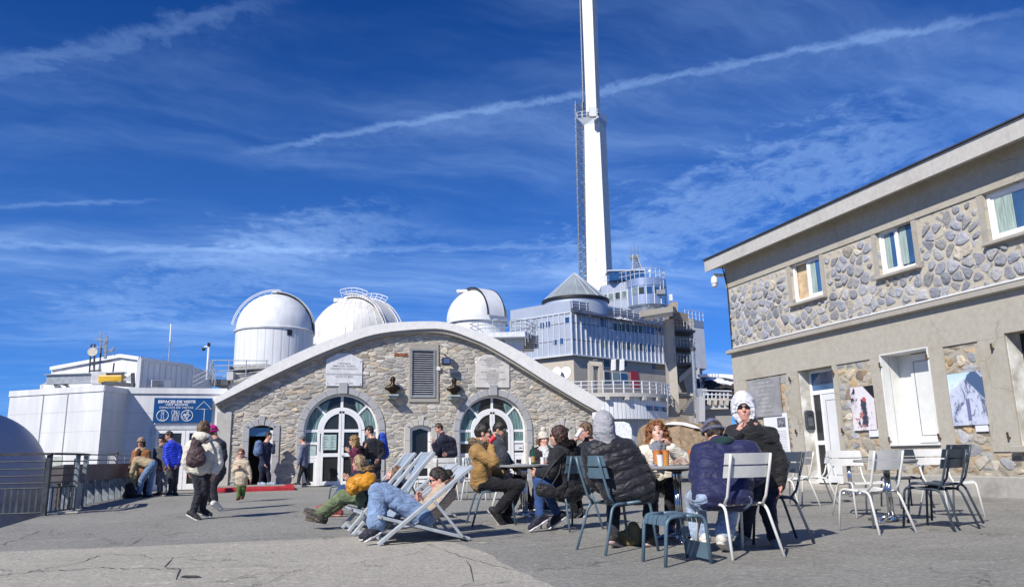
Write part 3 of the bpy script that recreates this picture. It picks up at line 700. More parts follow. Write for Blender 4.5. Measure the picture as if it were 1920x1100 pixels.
# posters inside the glass of the left arch, notices on the right arch
c, s, r = A1['cx'], A1['sp'], A1['r']
ps = MB().box(c-0.66*r*0.86, YF+0.105, s*0.63, c-0.13, YF+0.128, s*0.955).build('poster_backing', BLACK, w1)
MB().box(c-0.50*r, YF+0.098, s*0.655, c-0.16, YF+0.103, s*0.93).build('poster', POSTER, w1)
pm = MB()
for i in range(5):
    for kx in (0, 1):
        x0 = c-0.48*r+kx*0.25; zz = s*0.89-i*0.085
        pm.box(x0, YF+0.094, zz, x0+0.10+0.05*random.random(), YF+0.0965, zz+0.014); pm.box(x0, YF+0.094, zz-0.03, x0+0.07, YF+0.0965, zz-0.02)
pm.build('poster_print', PRINT, w1)
MB().box(c-0.93*r, YF+0.135, s*0.56, c-0.66*r, YF+0.16, s*0.73).build('poster', POSTER, w1)
c2, s2, r2 = A2['cx'], A2['sp'], A2['r']
MB().box(c2+0.17, YF+0.10, s2*0.66, c2+0.40, YF+0.104, s2*0.94).build('notice', PAPER, w2)
MB().cyl((c2+0.34, YF+0.099, s2*0.89), (c2+0.34, YF+0.096, s2*0.89), 0.04, n=16).build('notice_mark', PRINT, w2)
MB().box(c2+0.66*r2, YF+0.125, s2*0.60, c2+0.92*r2, YF+0.13, s2*0.73).build('notice', PAPER, w2)
mp = [(c2+0.78*r2, s2*0.64), (c2+0.81*r2, s2*0.655), (c2+0.83*r2, s2*0.67), (c2+0.85*r2, s2*0.655), (c2+0.87*r2, s2*0.665), (c2+0.90*r2, s2*0.64)]
MB().prism([(x, YF+0.1245, z) for x, z in mp], (0, -0.002, 0)).build('notice_mark', PRINT, w2)
# small segmental doors and window with stone surrounds
def small_opening(x0, x1, z0, z1, op, m, wd=0.20, rise=0.1):
    mb = MB(); y0, y1 = YF-0.04, YF+0.10; n = 5; x0 -= 0.002; x1 += 0.002
    cx = (x0+x1)/2; hw = (x1-x0)/2
    fi = lambda f: (x0+(x1-x0)*f, z1-rise*(2*f-1)**2)
    fo = lambda f: (x0-wd+(x1-x0+2*wd)*f, z1+wd*1.05-(rise+0.13)*(2*f-1)**2)
    for k in range(n):
        f0, f1 = k/n+0.006, (k+1)/n-0.006; pts = [fo(f0+(f1-f0)*i/4) for i in range(5)]+[fi(f1-(f1-f0)*i/4) for i in range(5)]
        if k == 2: pts = [(p[0], p[1]+0.10) if i < 5 else p for i, p in enumerate(pts)]
        mb.prism([(x, y0-(0.02 if k == 2 else 0), z) for x, z in pts], (0, y1-y0, 0))
    zz = z1-rise-0.008; zlo = fo(0.0)[1]
    for sg in (-1, 1):
        xa, xb = (x0-wd, x0) if sg < 0 else (x1, x1+wd)
        h = (zlo-0.004 - z0)/4
        for q in range(4): mb.box(xa, y0, z0+q*h+0.004 if q else z0, xb, y1, z0+(q+1)*h-0.004)
    return mb.build('door_surround' if z0 < 0.5 else 'window_surround', m, HT, bevel=0.008)
small_opening(D1[0], D1[1], 0, D1[2], None, CONCG); small_opening(D2[0], D2[1], 0, D2[2], None, CONCL); small_opening(D3[0], D3[1], 1.0, D3[2], None, CONCL, 0.22)
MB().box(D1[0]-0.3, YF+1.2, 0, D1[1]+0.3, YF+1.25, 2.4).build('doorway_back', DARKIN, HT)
dl = MB().box(D1[1]-0.10, YF-0.02, 0.02, D1[1]-0.005, YF+0.5, D1[2]-0.16).build('door_leaf', FRAMEW, HT, bevel=0.006)
MB().box(D1[1]-0.16, YF+0.1, 0.95, D1[1]-0.10, YF+0.2, 1.0).build('handle', STEEL, dl)
MB().box(D1[0]+0.004, YF+0.12, D1[2]-0.34, D1[1]-0.11, YF+0.13, D1[2]-0.07).build('pane', GLASSB, dl)
wf = MB(); x0, x1, z1 = D2; T = 0.10
wf.box(x0+0.004, YF+0.12, 0.03, x0+T, YF+0.2, z1-0.12).box(x1-T, YF+0.12, 0.03, x1-0.004, YF+0.2, z1-0.12).box(x0+T, YF+0.121, 0.03, x1-T, YF+0.199, 0.25)
nn = 8
wf.prism([(x0+0.004+(x1-x0-0.008)*i/nn, YF+0.119, z1-0.003-0.1*(2*i/nn-1)**2) for i in range(nn+1)]+[(x1-T+0.02, YF+0.119, z1-0.19), ((x0+x1)/2, YF+0.119, z1-0.1), (x0+T-0.02, YF+0.119, z1-0.19)], (0, 0.08, 0))
wf = wf.build('door_leaf', FRAMEW, HT, bevel=0.005); MB().box(x0+0.05, YF+0.15, 0.1, x1-0.05, YF+0.16, z1-0.1).build('pane', GLASS, wf)
x0, x1, z1 = D3
wf = MB().box(x0, YF+0.1, 1.0, x1, YF+0.18, 1.08).box(x0, YF+0.101, 1.08, x0+0.08, YF+0.18, z1-0.1).box(x1-0.08, YF+0.101, 1.08, x1, YF+0.18, z1-0.1).build('window', FRAMEW, HT)
MB().box(x0, YF+0.15, 1.0, x1, YF+0.16, z1+0.02).build('pane', GLASS, wf)
# vent: concrete surround, metal frame, louvre blades
vx0, vx1, vz0, vz1 = VT
mb = MB(); k = 0.10; y0 = YF-0.05
mb.box(vx0-0.05, y0, vz1, vx1+0.12, YF+0.1, vz1+0.22).box(vx0-0.05, y0, vz0-0.16, vx1+0.12, YF+0.1, vz0).box(vx0-0.05, y0, vz0, vx0, YF+0.1, vz1).box(vx1, y0, vz0, vx1+0.12, YF+0.1, vz1)
mb.build('vent_surround', CONC, HT, bevel=0.006)
vf = MB().box(vx0+0.001, y0-0.03, vz0, vx0+0.06, YF+0.1, vz1).box(vx1-0.06, y0-0.03, vz0, vx1-0.001, YF+0.1, vz1).box(vx0+0.06, y0-0.03, vz1-0.05, vx1-0.06, YF+0.1, vz1-0.001).box(vx0+0.06, y0-0.03, vz0+0.001, vx1-0.06, YF+0.1, vz0+0.06)
vf = vf.build('vent', GREYMETAL, HT); mb = MB(); nb = 21
VB = mat('vent blade', (0.52, 0.54, 0.58), 0.4, 0.3)
for i in range(nb):
    z = vz0+0.08+(vz1-vz0-0.15)*i/(nb-1); mb.obox(((vx0+vx1)/2, YF-0.015, z), ((vx1-vx0)/2-0.061, 0, 0), (0, 0.034, 0.022), (0, -0.002, 0.003))
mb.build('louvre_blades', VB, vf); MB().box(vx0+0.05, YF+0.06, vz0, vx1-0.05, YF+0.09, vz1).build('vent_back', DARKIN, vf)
BRICK = mat('red brick', (0.30, 0.11, 0.055), 0.9, var=0.4, vs=20)
mb = MB(); bx, bz = fy(739, 668); bx1, bz1 = fy(765, 662)
for i in range(5): mb.box(bx+(bx1-bx)*i/5+0.006, YF-0.02, bz, bx+(bx1-bx)*(i+1)/5-0.006, YF+0.05, bz1)
mb.build('brick_patch', BRICK, HT)
# plaques, busts, siren, floodlight: things on the wall
MARBLE = mat('white marble', (0.70, 0.70, 0.70), 0.35, var=0.12, vs=3.5, col2=(0.58, 0.58, 0.60))
MARBLEW = mat('cream marble', (0.66, 0.63, 0.58), 0.4, var=0.12, vs=3.5)
GREYTXT = mat('faded lettering', (0.30, 0.29, 0.28), 0.7)
def plaque(pts, m, label, lines, cxpx, screws):
    pp = [fy(*p) for p in pts]; root = empty('memorial_plaque', (pp[0][0], YF, pp[0][1]), label, 'plaque')
    MB().prism([(x, YF-0.004, z) for x, z in pp], (0, -0.05, 0)).build('slab', m, root, bevel=0.008)
    mb = MB()
    for (px, py) in screws: x, z = fy(px, py); mb.cyl((x, YF-0.05, z), (x, YF-0.066, z), 0.018, n=8)
    mb.build('screw', STEEL, root)
    for s_, py, size, sx in lines:
        x, z = fy(cxpx, py); text_mesh('inscription', s_, lambda u, v, w, x=x, z=z: Vector((x+u, YF-0.0555-w, z+v)), size, GREYTXT, root, sx=sx, bold=0.001)
plaque([(611, 723.5), (611.5, 673.5), (632, 662), (655, 662), (679.5, 675), (678.5, 723.5)], MARBLE, 'white marble plaque with cut corners above the left arched door', 
       [('A MONSIEUR', 683, 0.085, 0.9), ('EMMANUEL DELPECH', 687.8, 0.09, 0.9), ('PRESIDENT DE LA REGION', 693, 0.08, 0.95), ('A INAUGURE LES ESPACES MUSEOGRAPHIQUES', 703, 0.072, 0.85), ('DU PIC DU MIDI', 707.6, 0.08, 1.0), ('LE 28 JUILLET 2000', 720, 0.075, 1.0)], 645, [(615, 678), (676, 678), (614, 719), (675, 720)])
plaque([(891, 726), (892, 677.5), (907, 665), (937, 664.5), (954.5, 677), (954.5, 726.5)], MARBLEW, 'cream stone plaque full of inscription above the right arched door',
       [('CE LABORATOIRE', 672.5, 0.06, 1), ('A LA MEMOIRE DE L OBSERVATOIRE', 675.6, 0.06, 1), ('FONDE PAR LE GENERAL', 678.8, 0.06, 1), ('DE NANSOUTY', 682, 0.06, 1.1), ('C. X. VAUSSENAT INGENIEUR', 685.2, 0.062, 1.0), ('A ETE CONSTRUIT', 688.3, 0.06, 1), ('ET EDIFIE', 695.5, 0.06, 1), ('PAR LES SOINS DE LA SOCIETE', 698.7, 0.062, 1.05), ('RAMOND ET DES', 702, 0.06, 1), ('SOUSCRIPTEURS', 705.2, 0.06, 1.1), ('DE LA FRANCE', 708.6, 0.06, 1), ('ET DE L ETRANGER SUR LE SOMMET', 712, 0.062, 1), ('DU PIC DU MIDI', 715.4, 0.06, 1.1), ('DE BIGORRE', 718.8, 0.06, 1), ('1873 - 1882', 722.5, 0.06, 1.1)], 923, [])
BRONZE = mat('dark bronze', (0.045, 0.033, 0.024), 0.42, 0.75, var=0.4, vs=7)
STSH = mat('grey stone shelf', (0.36, 0.41, 0.39), 0.7)
def bust(px, head_py, label, beard):
    x, zh = fy(px, head_py); root = empty('portrait_bust', (x, YF, zh-.7), label, 'bust', 'bronze busts on the hall wall'); y = YF-.24; K = SDF(.014); f_ = V(0, -1, 0); r_ = V(1, 0, 0); h_ = (r_, f_, ZZ); c = V(x, y, zh)
    K.ell(c+V(0, 0, .02), h_, (.085, .105, .115), .02).ell(c-V(0, .025, .06), h_, (.066, .078, .08), .03).cone(c-V(0, .10, -.01), c-V(0, .122, .03), .012, .016, .012).cone(c-V(0, -.02, .08), c-V(0, -.03, .2), .065, .075, .03)
    if beard: K.ell(c-V(0, .07, .12), h_, (.05, .045, .07), .03)
    for sg in (-1, 1): K.cone(c+V(0, .02, -.23), c+V(sg*.20, .03, -.27), .09, .07, .05).cone(c+V(sg*.12, .0, -.28), c+V(sg*.05, -.02, -.42), .09, .05, .05).ell(c+V(sg*.086, .01, 0), h_, (.014, .022, .034), .01)
    K.cone(c+V(0, -.02, -.25), c+V(0, 0, -.45), .13, .075, .05).cone(c+V(-.03, -.13, -.24), c+V(.0, -.12, -.34), .03, .02, .02).cone(c+V(.04, -.13, -.24), c+V(.0, -.12, -.34), .03, .02, .02); mesh_obj('bust', K.mesh(.003, .05, int(px)), BRONZE, root)
    z = zh-.50; MB().box(x-.19, YF-.44, z-.06, x+.19, YF-.003, z).box(x-.16, YF-.38, z-.14, x+.16, YF-.003, z-.061).build('shelf', STSH, root, bevel=.01)
def build_busts(): bust(734.5, 713.5, 'dark bronze bust of a bearded bald man left of the vent', True); bust(848.5, 715.5, 'dark bronze bust of a man in a coat under the floodlight', False)
siren_p = fy(829, 660); sr = empty('wall_siren', (siren_p[0], YF, siren_p[1]), 'round cream siren on a short arm beside the vent', 'siren')
MB().cyl((siren_p[0], YF-0.40, siren_p[1]), (siren_p[0], YF-0.27, siren_p[1]), 0.115, n=24).build('drum', mat('cream plastic', (0.68, 0.62, 0.48), 0.5), sr, bevel=0.015, seg=2)
MB().cyl((siren_p[0], YF-0.27, siren_p[1]), (siren_p[0]-0.0, YF-0.002, siren_p[1]), 0.03, n=8).build('arm', CONCG, sr)
lp = fy(832.5, 679); lr = empty('floodlight', (lp[0], YF, lp[1]), 'square black floodlight mounted on the wall right of the vent', 'lamp')
LM = mat('lamp reflector', (0.55, 0.56, 0.6), 0.15, 0.9)
hb = MB().prism([(lp[0]-0.15, YF-0.42, lp[1]-0.13), (lp[0]+0.15, YF-0.42, lp[1]-0.13), (lp[0]+0.15, YF-0.38, lp[1]+0.13), (lp[0]-0.15, YF-0.38, lp[1]+0.13)], (0, 0.13, -0.02)).build('housing', BLACK, lr, bevel=0.02)
MB().prism([(lp[0]-0.11, YF-0.427, lp[1]-0.09), (lp[0]+0.11, YF-0.427, lp[1]-0.09), (lp[0]+0.11, YF-0.397, lp[1]+0.09), (lp[0]-0.11, YF-0.397, lp[1]+0.09)], (0, -0.004, 0)).build('lens', LM, hb)
MB().tube([(lp[0]-0.17, YF-0.33, lp[1]-0.04), (lp[0]-0.17, YF-0.05, lp[1]-0.18), (lp[0]-0.17, YF-0.003, lp[1]-0.18)], 0.014, 6).build('bracket', BLACK, lr)
jb = fy(821, 691); MB().box(jb[0]-0.05, YF-0.09, jb[1]-0.07, jb[0]+0.08, YF-0.003, jb[1]+0.07).build('junction_box', WHITE, lr, bevel=0.01)
# red kerb step in front of the left door
ka = GZ(404, 923); kb = GZ(555, 921)
REDP = mat('red painted kerb', (0.42, 0.022, 0.03), 0.55, var=0.3, vs=7, col2=(0.26, 0.012, 0.02), bump=0.3)
MB().box(ka.x-0.02, ka.y+0.30, 0.0, kb.x-0.25, YF-0.06, 0.125).build('step', ASPH)['kind'] = 'structure'
kk = MB(); kz = 0.13
kk.prism([(ka.x-0.1, ka.y, -0.1), (ka.x-0.1, ka.y, kz*0.75), (ka.x-0.1, ka.y+0.06, kz), (ka.x-0.1, ka.y+0.297, kz), (ka.x-0.1, ka.y+0.297, -0.1)], (kb.x-ka.x+0.1, 0, 0))
kk.box(kb.x-0.25+0.003, ka.y+0.3, -0.1, kb.x, YF-0.5, kz)
kk.build('red_kerb', REDP, bevel=0.02, seg=2)['kind'] = 'structure'
# ================================================================ RIGHT-HAND BUILDING
RUB_UP = stone_mat('upper bedded rubble', 'YZ', 4.4, 1.15, (0.52, 0.47, 0.375), 0.26,
    [(0, (0.35, 0.345, 0.345)), (0.25, (0.31, 0.315, 0.34)), (0.5, (0.40, 0.38, 0.345)), (0.75, (0.34, 0.34, 0.355))], 0.8, 0.9, 0.06, 0.2, 0.03)
RUB_LO = stone_mat('lower bedded rubble', 'YZ', 3.2, 1.8, (0.43, 0.385, 0.30), 0.14,
    [(0, (0.38, 0.34, 0.27)), (0.25, (0.42, 0.31, 0.19)), (0.45, (0.33, 0.33, 0.33)), (0.65, (0.46, 0.41, 0.33)), (0.85, (0.30, 0.25, 0.19))], 0.7, 0.9, 0.09, 0.3, 0.03)
ROCK_UP = stones_mat('blue grey pitched stones', [(0, (0.32, 0.325, 0.35)), (0.18, (0.27, 0.28, 0.315)), (0.36, (0.37, 0.365, 0.365)), (0.54, (0.30, 0.31, 0.345)), (0.70, (0.42, 0.38, 0.32)), (0.82, (0.35, 0.34, 0.34)), (0.92, (0.25, 0.25, 0.27))], .8)
ROCK_LO = stones_mat('brown rubble stones', [(0, (0.42, 0.38, 0.31)), (0.14, (0.46, 0.33, 0.19)), (0.28, (0.35, 0.35, 0.36)), (0.44, (0.50, 0.45, 0.36)), (0.56, (0.32, 0.27, 0.21)), (0.66, (0.45, 0.38, 0.28)), (0.82, (0.37, 0.37, 0.38)), (0.92, (0.24, 0.18, 0.13))], .8)
REND = concrete_mat('tan cement render', (0.43, 0.40, 0.335), stain=(0.30, 0.25, 0.17), stainamt=0.40, bump=0.3, cracks=0.35)
RENDD = concrete_mat('grey plinth render', (0.38, 0.365, 0.33), stain=(0.12, 0.11, 0.10), stainamt=0.7, bump=0.5)
RB = empty('terrace_building', (XR, 12, 0), 'two storey stone and render building with a deep concrete eave on the right', 'building')
gx = lambda px, py: (lambda p: (p.y, p.z))(GX(px, py, XR))
YC = gx(1372, 640)[0]          # corner
YN = 1.0                        # near end, behind the picture's edge
ZL = (gx(1368, 655)[1]+gx(1900, 536)[1])/2      # ledge top
ZE = (gx(1352, 500)[1]+gx(1920, 262)[1])/2      # underside of the eave
def rectw(pts):  # picture rectangle -> (y0,y1,z0,z1) from left/right/bottom/top pixel samples
    (l, r, b, t) = pts; a = gx(*l)[0]; c_ = gx(*r)[0]; return (c_, a, gx(*b)[1], gx(*t)[1])
WU = [rectw(((1484, 530), (1540, 515), (1510, 562), (1510, 484))), rectw(((1645, 470), (1713, 455), (1680, 508), (1680, 418))), None]
y3a = gx(1849, 410)[0]; WU[2] = (y3a-1.85, y3a, gx(1880, 445)[1], gx(1880, 351)[1])
# upper windows share one head and sill height
zt = sum(w[3] for w in WU)/3
DL = rectw(((1506, 800), (1573, 800), (1540, 905), (1540, 688)))       # glazed door
DN = rectw(((1660, 740), (1748, 700), (1720, 835), (1710, 655)))       # white niche
yra = gx(1886, 640)[0]; DR = (yra-1.5, yra, gx(1900, 835)[1], gx(1900, 622)[1])
DL = (DL[0], DL[1], 0.0, DL[3])
to_x = lambda x: (lambda u, v, w: Vector((x+w, u, v)))
rc = lambda w: [(w[0], w[2]), (w[0], w[3]), (w[1], w[3]), (w[1], w[2])]
LOWZ = 0.72
outl = [(YN, ZL-0.2), (YN, ZE), (YC, ZE), (YC, ZL-0.2)]
sheet('upper_wall', outl, [rc(w) for w in WU], to_x(XR), 0.4, RUB_UP, RB)
lo = notch([(YN, -0.05), (YN, ZL-0.2), (YC, ZL-0.2), (YC, -0.05)], []) if False else [(YN, -0.05), (YN, ZL-0.2), (YC, ZL-0.2), (YC, -0.05), (DL[1], -0.05), (DL[1], DL[3]), (DL[0], DL[3]), (DL[0], -0.05)]
sheet('lower_wall', lo, [rc(DN), rc(DR)], to_x(XR), 0.4, RUB_LO, RB)
# end wall and body
MB().box(XR+0.4, YC-0.35, -0.5, XR+9, YC, ZE).build('end_wall', RUB_UP, RB)
MB().box(XR+0.05, YC, -0.5, XR+9, YC+0.02, ZL-0.2).build('end_render', REND, RB)
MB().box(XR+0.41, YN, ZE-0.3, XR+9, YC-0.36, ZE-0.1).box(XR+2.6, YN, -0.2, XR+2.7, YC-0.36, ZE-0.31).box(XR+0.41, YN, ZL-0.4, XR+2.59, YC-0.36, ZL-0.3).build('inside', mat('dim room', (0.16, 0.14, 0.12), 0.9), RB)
# render: frieze under the eave, band between the floors, surrounds
ZF = gx(1360, 535)[1]; zf2 = gx(1800, 395)[1]; ZF = (ZF+zf2)/2+0.02
ZB0 = (gx(1440, 715)[1]+gx(1620, 668)[1]+gx(1830, 635)[1])/3           # foot of the band
P = 0.03
MB().box(XR-P, YN, ZF, XR-0.002, YC+0.03, ZE-0.001).build('frieze', REND, RB)
# the band with the top of the ground-floor openings cut out of it
bo = [(YN, ZB0), (YN, ZL-0.12), (YC+0.03, ZL-0.12), (YC+0.03, ZB0)]
def cut_band():
    pts = [(YN, ZL-0.12), (YC+0.03, ZL-0.12), (YC+0.03, ZB0)]
    for d in (DL, DN, DR):
        e = 0.003
        if d[3] > ZB0: pts += [(d[1]-e, ZB0), (d[1]-e, d[3]-e), (d[0]+e, d[3]-e), (d[0]+e, ZB0)]
    return pts+[(YN, ZB0)]
sheet('band', cut_band(), [], to_x(XR-P), P-0.002, REND, RB)
mb = MB()
def jamb(d, wl, wr, z0=None, z1=None):
    z0 = d[2] if z0 is None else z0; z1 = ZB0-0.002
    MB().box(XR-P+0.002, d[1]+0.001, z0, XR-0.003, d[1]+wl, z1).build('opening_surround', REND, RB); MB().box(XR-P+0.002, d[0]-wr, z0, XR-0.003, d[0]-0.001, z1).build('opening_surround', REND, RB)
jamb(DL, 0.42, 0.16, 0.0); jamb(DN, 0.30, 0.34, DN[2]-0.1); jamb(DR, 0.55, 0.4, DR[2]-0.1)
mb.box(XR-P+0.003, YC-0.55, 0.6, XR-0.004, YC+0.028, ZB0-0.003)
mb.build('corner_quoin', REND, RB)
def up_inside(y, z): return ZL+.05 < z < ZF-.04 and YN < y < YC-.03 and not any(w[0]-.16 < y < w[1]+.17 and w[2]-.13 < z for w in WU)
stone_field('pitched_stones', ROCK_UP, RB, YN, YC, ZL+.03, ZF, up_inside, lambda u, v, w: Vector((XR-.001-w, u, v)), .26, .21, .034, (.012, .046), .46, 5, .46, .0)
def lo_inside(y, z):
    if not (.40 < z < ZB0-.03 and YN < y < YC-.58): return False
    return not any(d[0]-b_ < y < d[1]+a_ and z > d[2]-.14 for d, a_, b_ in ((DL, .45, .19), (DN, .33, .37), (DR, .58, .43)))
stone_field('rubble_stones', ROCK_LO, RB, YN, YC, .38, ZB0, lo_inside, lambda u, v, w: Vector((XR-.001-w, u, v)), .33, .21, .04, (.006, .028), .44, 8, .55, .03)
# ledge with its pale cable along the top
MB().prism([(XR-0.16, YN, ZL-0.10), (XR-0.16, YN, ZL-0.02), (XR-0.005, YN, ZL+0.03), (XR-0.005, YN, ZL-0.118), (XR-0.10, YN, ZL-0.118)], (0, YC+0.10-YN, 0)).build('ledge', CONC, RB)
MB().tube([(XR-0.035, YN, ZL+0.055), (XR-0.035, YC-0.1, ZL+0.055)], 0.022, 8).build('conduit', WHITE, RB)
# eave slab and roof
zt0 = (gx(1330, 480)[1])
XE = XR-0.46
YEV = GX(1320, 487, XE).y
def gxe(px, py): p = GX(px, py, XE); return p.z
ZET = (gxe(1336, 479)+gxe(1915, 224))/2; ZEB = (gxe(1345, 500)+gxe(1915, 258))/2
MB().prism([(XE, YN, ZEB), (XE, YN, ZET), (XR+9.2, YN, ZET+0.9), (XR+9.2, YN, ZEB+0.25), (XR, YN, ZE)], (0, YEV-YN, 0)).build('eave', CONCL, RB)
MB().prism([(XE-0.05, YN, ZET+0.004), (XE-0.05, YN, ZET+0.03), (XR+9.2, YN, ZET+0.94), (XR+9.2, YN, ZET+0.91)], (0, YEV+0.04-YN, 0)).build('roof', mat('dark zinc roof', (0.10, 0.10, 0.11), 0.5, 0.5), RB)
# plinth
MB().box(XR-0.10, YN, -0.1, XR-0.004, DL[0]-0.2, 0.36).box(XR-0.10, DL[1]+0.30, -0.1, XR-0.004, YC+0.05, 0.36).build('plinth', RENDD, RB, bevel=0.02)
MB().box(XR-0.45, DL[0]-0.25, -0.1, XR-0.004, DL[1]+0.3, 0.10).build('doorstep', CONC, RB, bevel=0.02)
# upper windows
CREAM = mat('cream curtain', (0.55, 0.50, 0.36), 0.8, var=0.2, vs=6, stretch=(1, 8, 0.4))
OCHRE = mat('ochre shutter inside', (0.60, 0.45, 0.27), 0.7, var=0.2)
for i, w in enumerate(WU):
    y0, y1, z0, z1 = w; xa, xb = XR+0.07, XR+0.15; T = 0.07
    f = MB().box(xa, y0+.003, z0+.003, xb, y0+T, z1-.003).box(xa, y1-T, z0+.003, xb, y1-.003, z1-.003).box(xa, y0+T, z0+.003, xb, y1-T, z0+T).box(xa, y0+T, z1-T, xb, y1-T, z1-.003)
    ym = (y0+y1)/2
    f.box(xa+0.002, ym-0.035, z0+T, xb, ym+0.035, z1-T)
    fr = f.build('window', FRAMEW, RB, bevel=0.006)
    for sd, (ya, yb) in enumerate(((y0+T, ym-0.035), (ym+0.035, y1-T))):
        sx_ = xa+0.012 if sd == 0 else xa+0.03
        s = MB().box(sx_, ya, z0+T, sx_+0.03, ya+0.05, z1-T).box(sx_, yb-0.05, z0+T, sx_+0.03, yb, z1-T).box(sx_, ya+0.05, z0+T, sx_+0.03, yb-0.05, z0+T+0.05).box(sx_, ya+0.05, z1-T-0.05, sx_+0.03, yb-0.05, z1-T)
        if i == 0 and sd == 1:
            MB().box(xb+0.02, ya, z0+0.02, xb+0.05, yb+0.05, z1-0.02).build('shutter', OCHRE, fr); continue
        if i == 1 and sd == 0: s = MB().box(xb+0.01, ya-0.01, z0+T, xb+0.04, ya+0.05, z1-T).box(xb+0.01, yb-0.12, z0+T, xb+0.04, yb-0.06, z1-T)
        sh = s.build('sash', FRAMEW, fr); MB().box(sx_+0.012, ya+0.03, z0+T+0.03, sx_+0.018, yb-0.03, z1-T-0.03).build('pane', GLASSB, fr)
        k = MB(); yy = [yb-0.04-(0.45*(yb-ya))*q/14 for q in range(15)]
        a_ = [(sx_+0.008+0.002*math.sin(q*2.2), y, z0+T+0.04) for q, y in enumerate(yy)]; b_ = [(sx_+0.008+0.002*math.sin(q*2.2), y, z1-T-0.04) for q, y in enumerate(yy)]
        k.strip(a_, b_).build('curtain', mat('pale green curtain', (0.36, 0.46, 0.42), 0.8, var=0.25, vs=6, stretch=(1, 9, 0.4)), fr)
    MB().prism([(XR-0.12, y0-0.14, z0-0.10), (XR-0.12, y0-0.14, z0-0.03), (XR+0.06, y0-0.14, z0+0.0), (XR+0.06, y0-0.14, z0-0.10)], (0, y1-y0+0.22, 0)).build('sill', CONC, RB, bevel=0.012)
    MB().box(XR-0.018, y1+0.001, z0-0.001, XR-0.002, y1+0.13, ZF-0.002).box(XR-0.018, y0-0.12, z0-0.001, XR-0.002, y0-0.001, ZF-0.002).box(XR-0.018, y0, z1+0.001, XR-0.002, y1, ZF-0.002).build('window_surround', CONC, RB)
# glazed door, set back in its opening
y0, y1, z0, z1 = DL; D = 0.36; xa, xb = XR+D-0.06, XR+D+0.02
PEEL = mat('peeling white paint', (0.66, 0.66, 0.62), 0.8, var=0.5, vs=2.2, col2=(0.38, 0.35, 0.29), bump=0.4, bs=30)
MB().box(XR+0.01, y1-0.004, 0, XR+D-0.06, y1-0.001, z1-0.01).build('door_reveal', PEEL, RB)
T = 0.07; zt1 = z1-0.50
f = MB().box(xa, y0+.003, 0.11, xb, y0+T, z1-.003).box(xa, y1-T, 0.11, xb, y1-.003, z1-.003).box(xa, y0+T, z1-T, xb, y1-T, z1-.003).box(xa, y0+T, zt1-0.1, xb, y1-T, zt1)
fr = f.build('door_frame', FRAMEW, RB, bevel=0.005)
MB().box(xa+0.03, y0+T, zt1, xa+0.04, y1-T, z1-T).build('pane', GLASSB, fr)
yl = y1-T-0.30
f = MB().box(xa+.01, yl-0.035, 0.11, xb, yl+0.035, zt1-0.1).box(xa+.01, yl+0.035, 0.11, xb, y1-T, 0.2).box(xa+0.01, yl+0.035, 1.0, xb, y1-T, 1.1); lf = f.build('side_light', FRAMEW, fr)
MB().box(xa+0.035, yl+0.03, 0.18, xa+0.045, y1-T, zt1-0.1).build('pane', GLASS, fr)
dl = MB().box(xa+.012, y0+T+.004, 0.12, xb-.01, yl-0.04, zt1-0.105).build('door_leaf', WHITE, RB, bevel=0.006)
MB().box(xa+.005, y0+T+0.10, 0.3, xa+.0105, y0+T+0.105, zt1-0.25).box(xa+.005, yl-0.15, 0.3, xa+.0105, yl-0.145, zt1-0.25).box(xa+.005, y0+T+0.105, 0.3, xa+.0105, yl-0.15, 0.306).box(xa+.005, y0+T+0.105, zt1-0.256, xa+.0105, yl-0.15, zt1-0.25).build('door_groove', BLACK, dl)
MB().tube([(xa+.01, y0+T+0.05, 1.1), (xa-.05, y0+T+0.05, 1.1), (xa-.05, y0+T+0.17, 1.1)], 0.012, 6).build('handle', STEEL, dl)
# letter box on the reveal
lb = GX(1527, 785, XR+0.12); lr = empty('letter_box', (XR+0.1, y1-0.05, 1.3), 'black letter box on the white door reveal', 'letter box')
lbz = GX(1527, 786, XR).z
MB().prism([(XR+0.05, y1-0.01, lbz-0.22), (XR+0.30, y1-0.01, lbz-0.22), (XR+0.30, y1-0.01, lbz+0.2), (XR+0.26, y1-0.01, lbz+0.24), (XR+0.09, y1-0.01, lbz+0.24), (XR+0.05, y1-0.01, lbz+0.2)], (0, -0.07, 0)).build('box', mat('slate plastic', (0.05, 0.055, 0.065), 0.4), lr, bevel=0.012)
MB().box(XR+0.10, y1-0.084, lbz-0.14, XR+0.25, y1-0.081, lbz+0.06).build('front_plate', mat('grey plate', (0.13, 0.14, 0.16), 0.3), lr)
MB().box(XR+0.13, y1-0.088, lbz+0.12, XR+0.22, y1-0.081, lbz+0.14).build('slot', BLACK, lr)
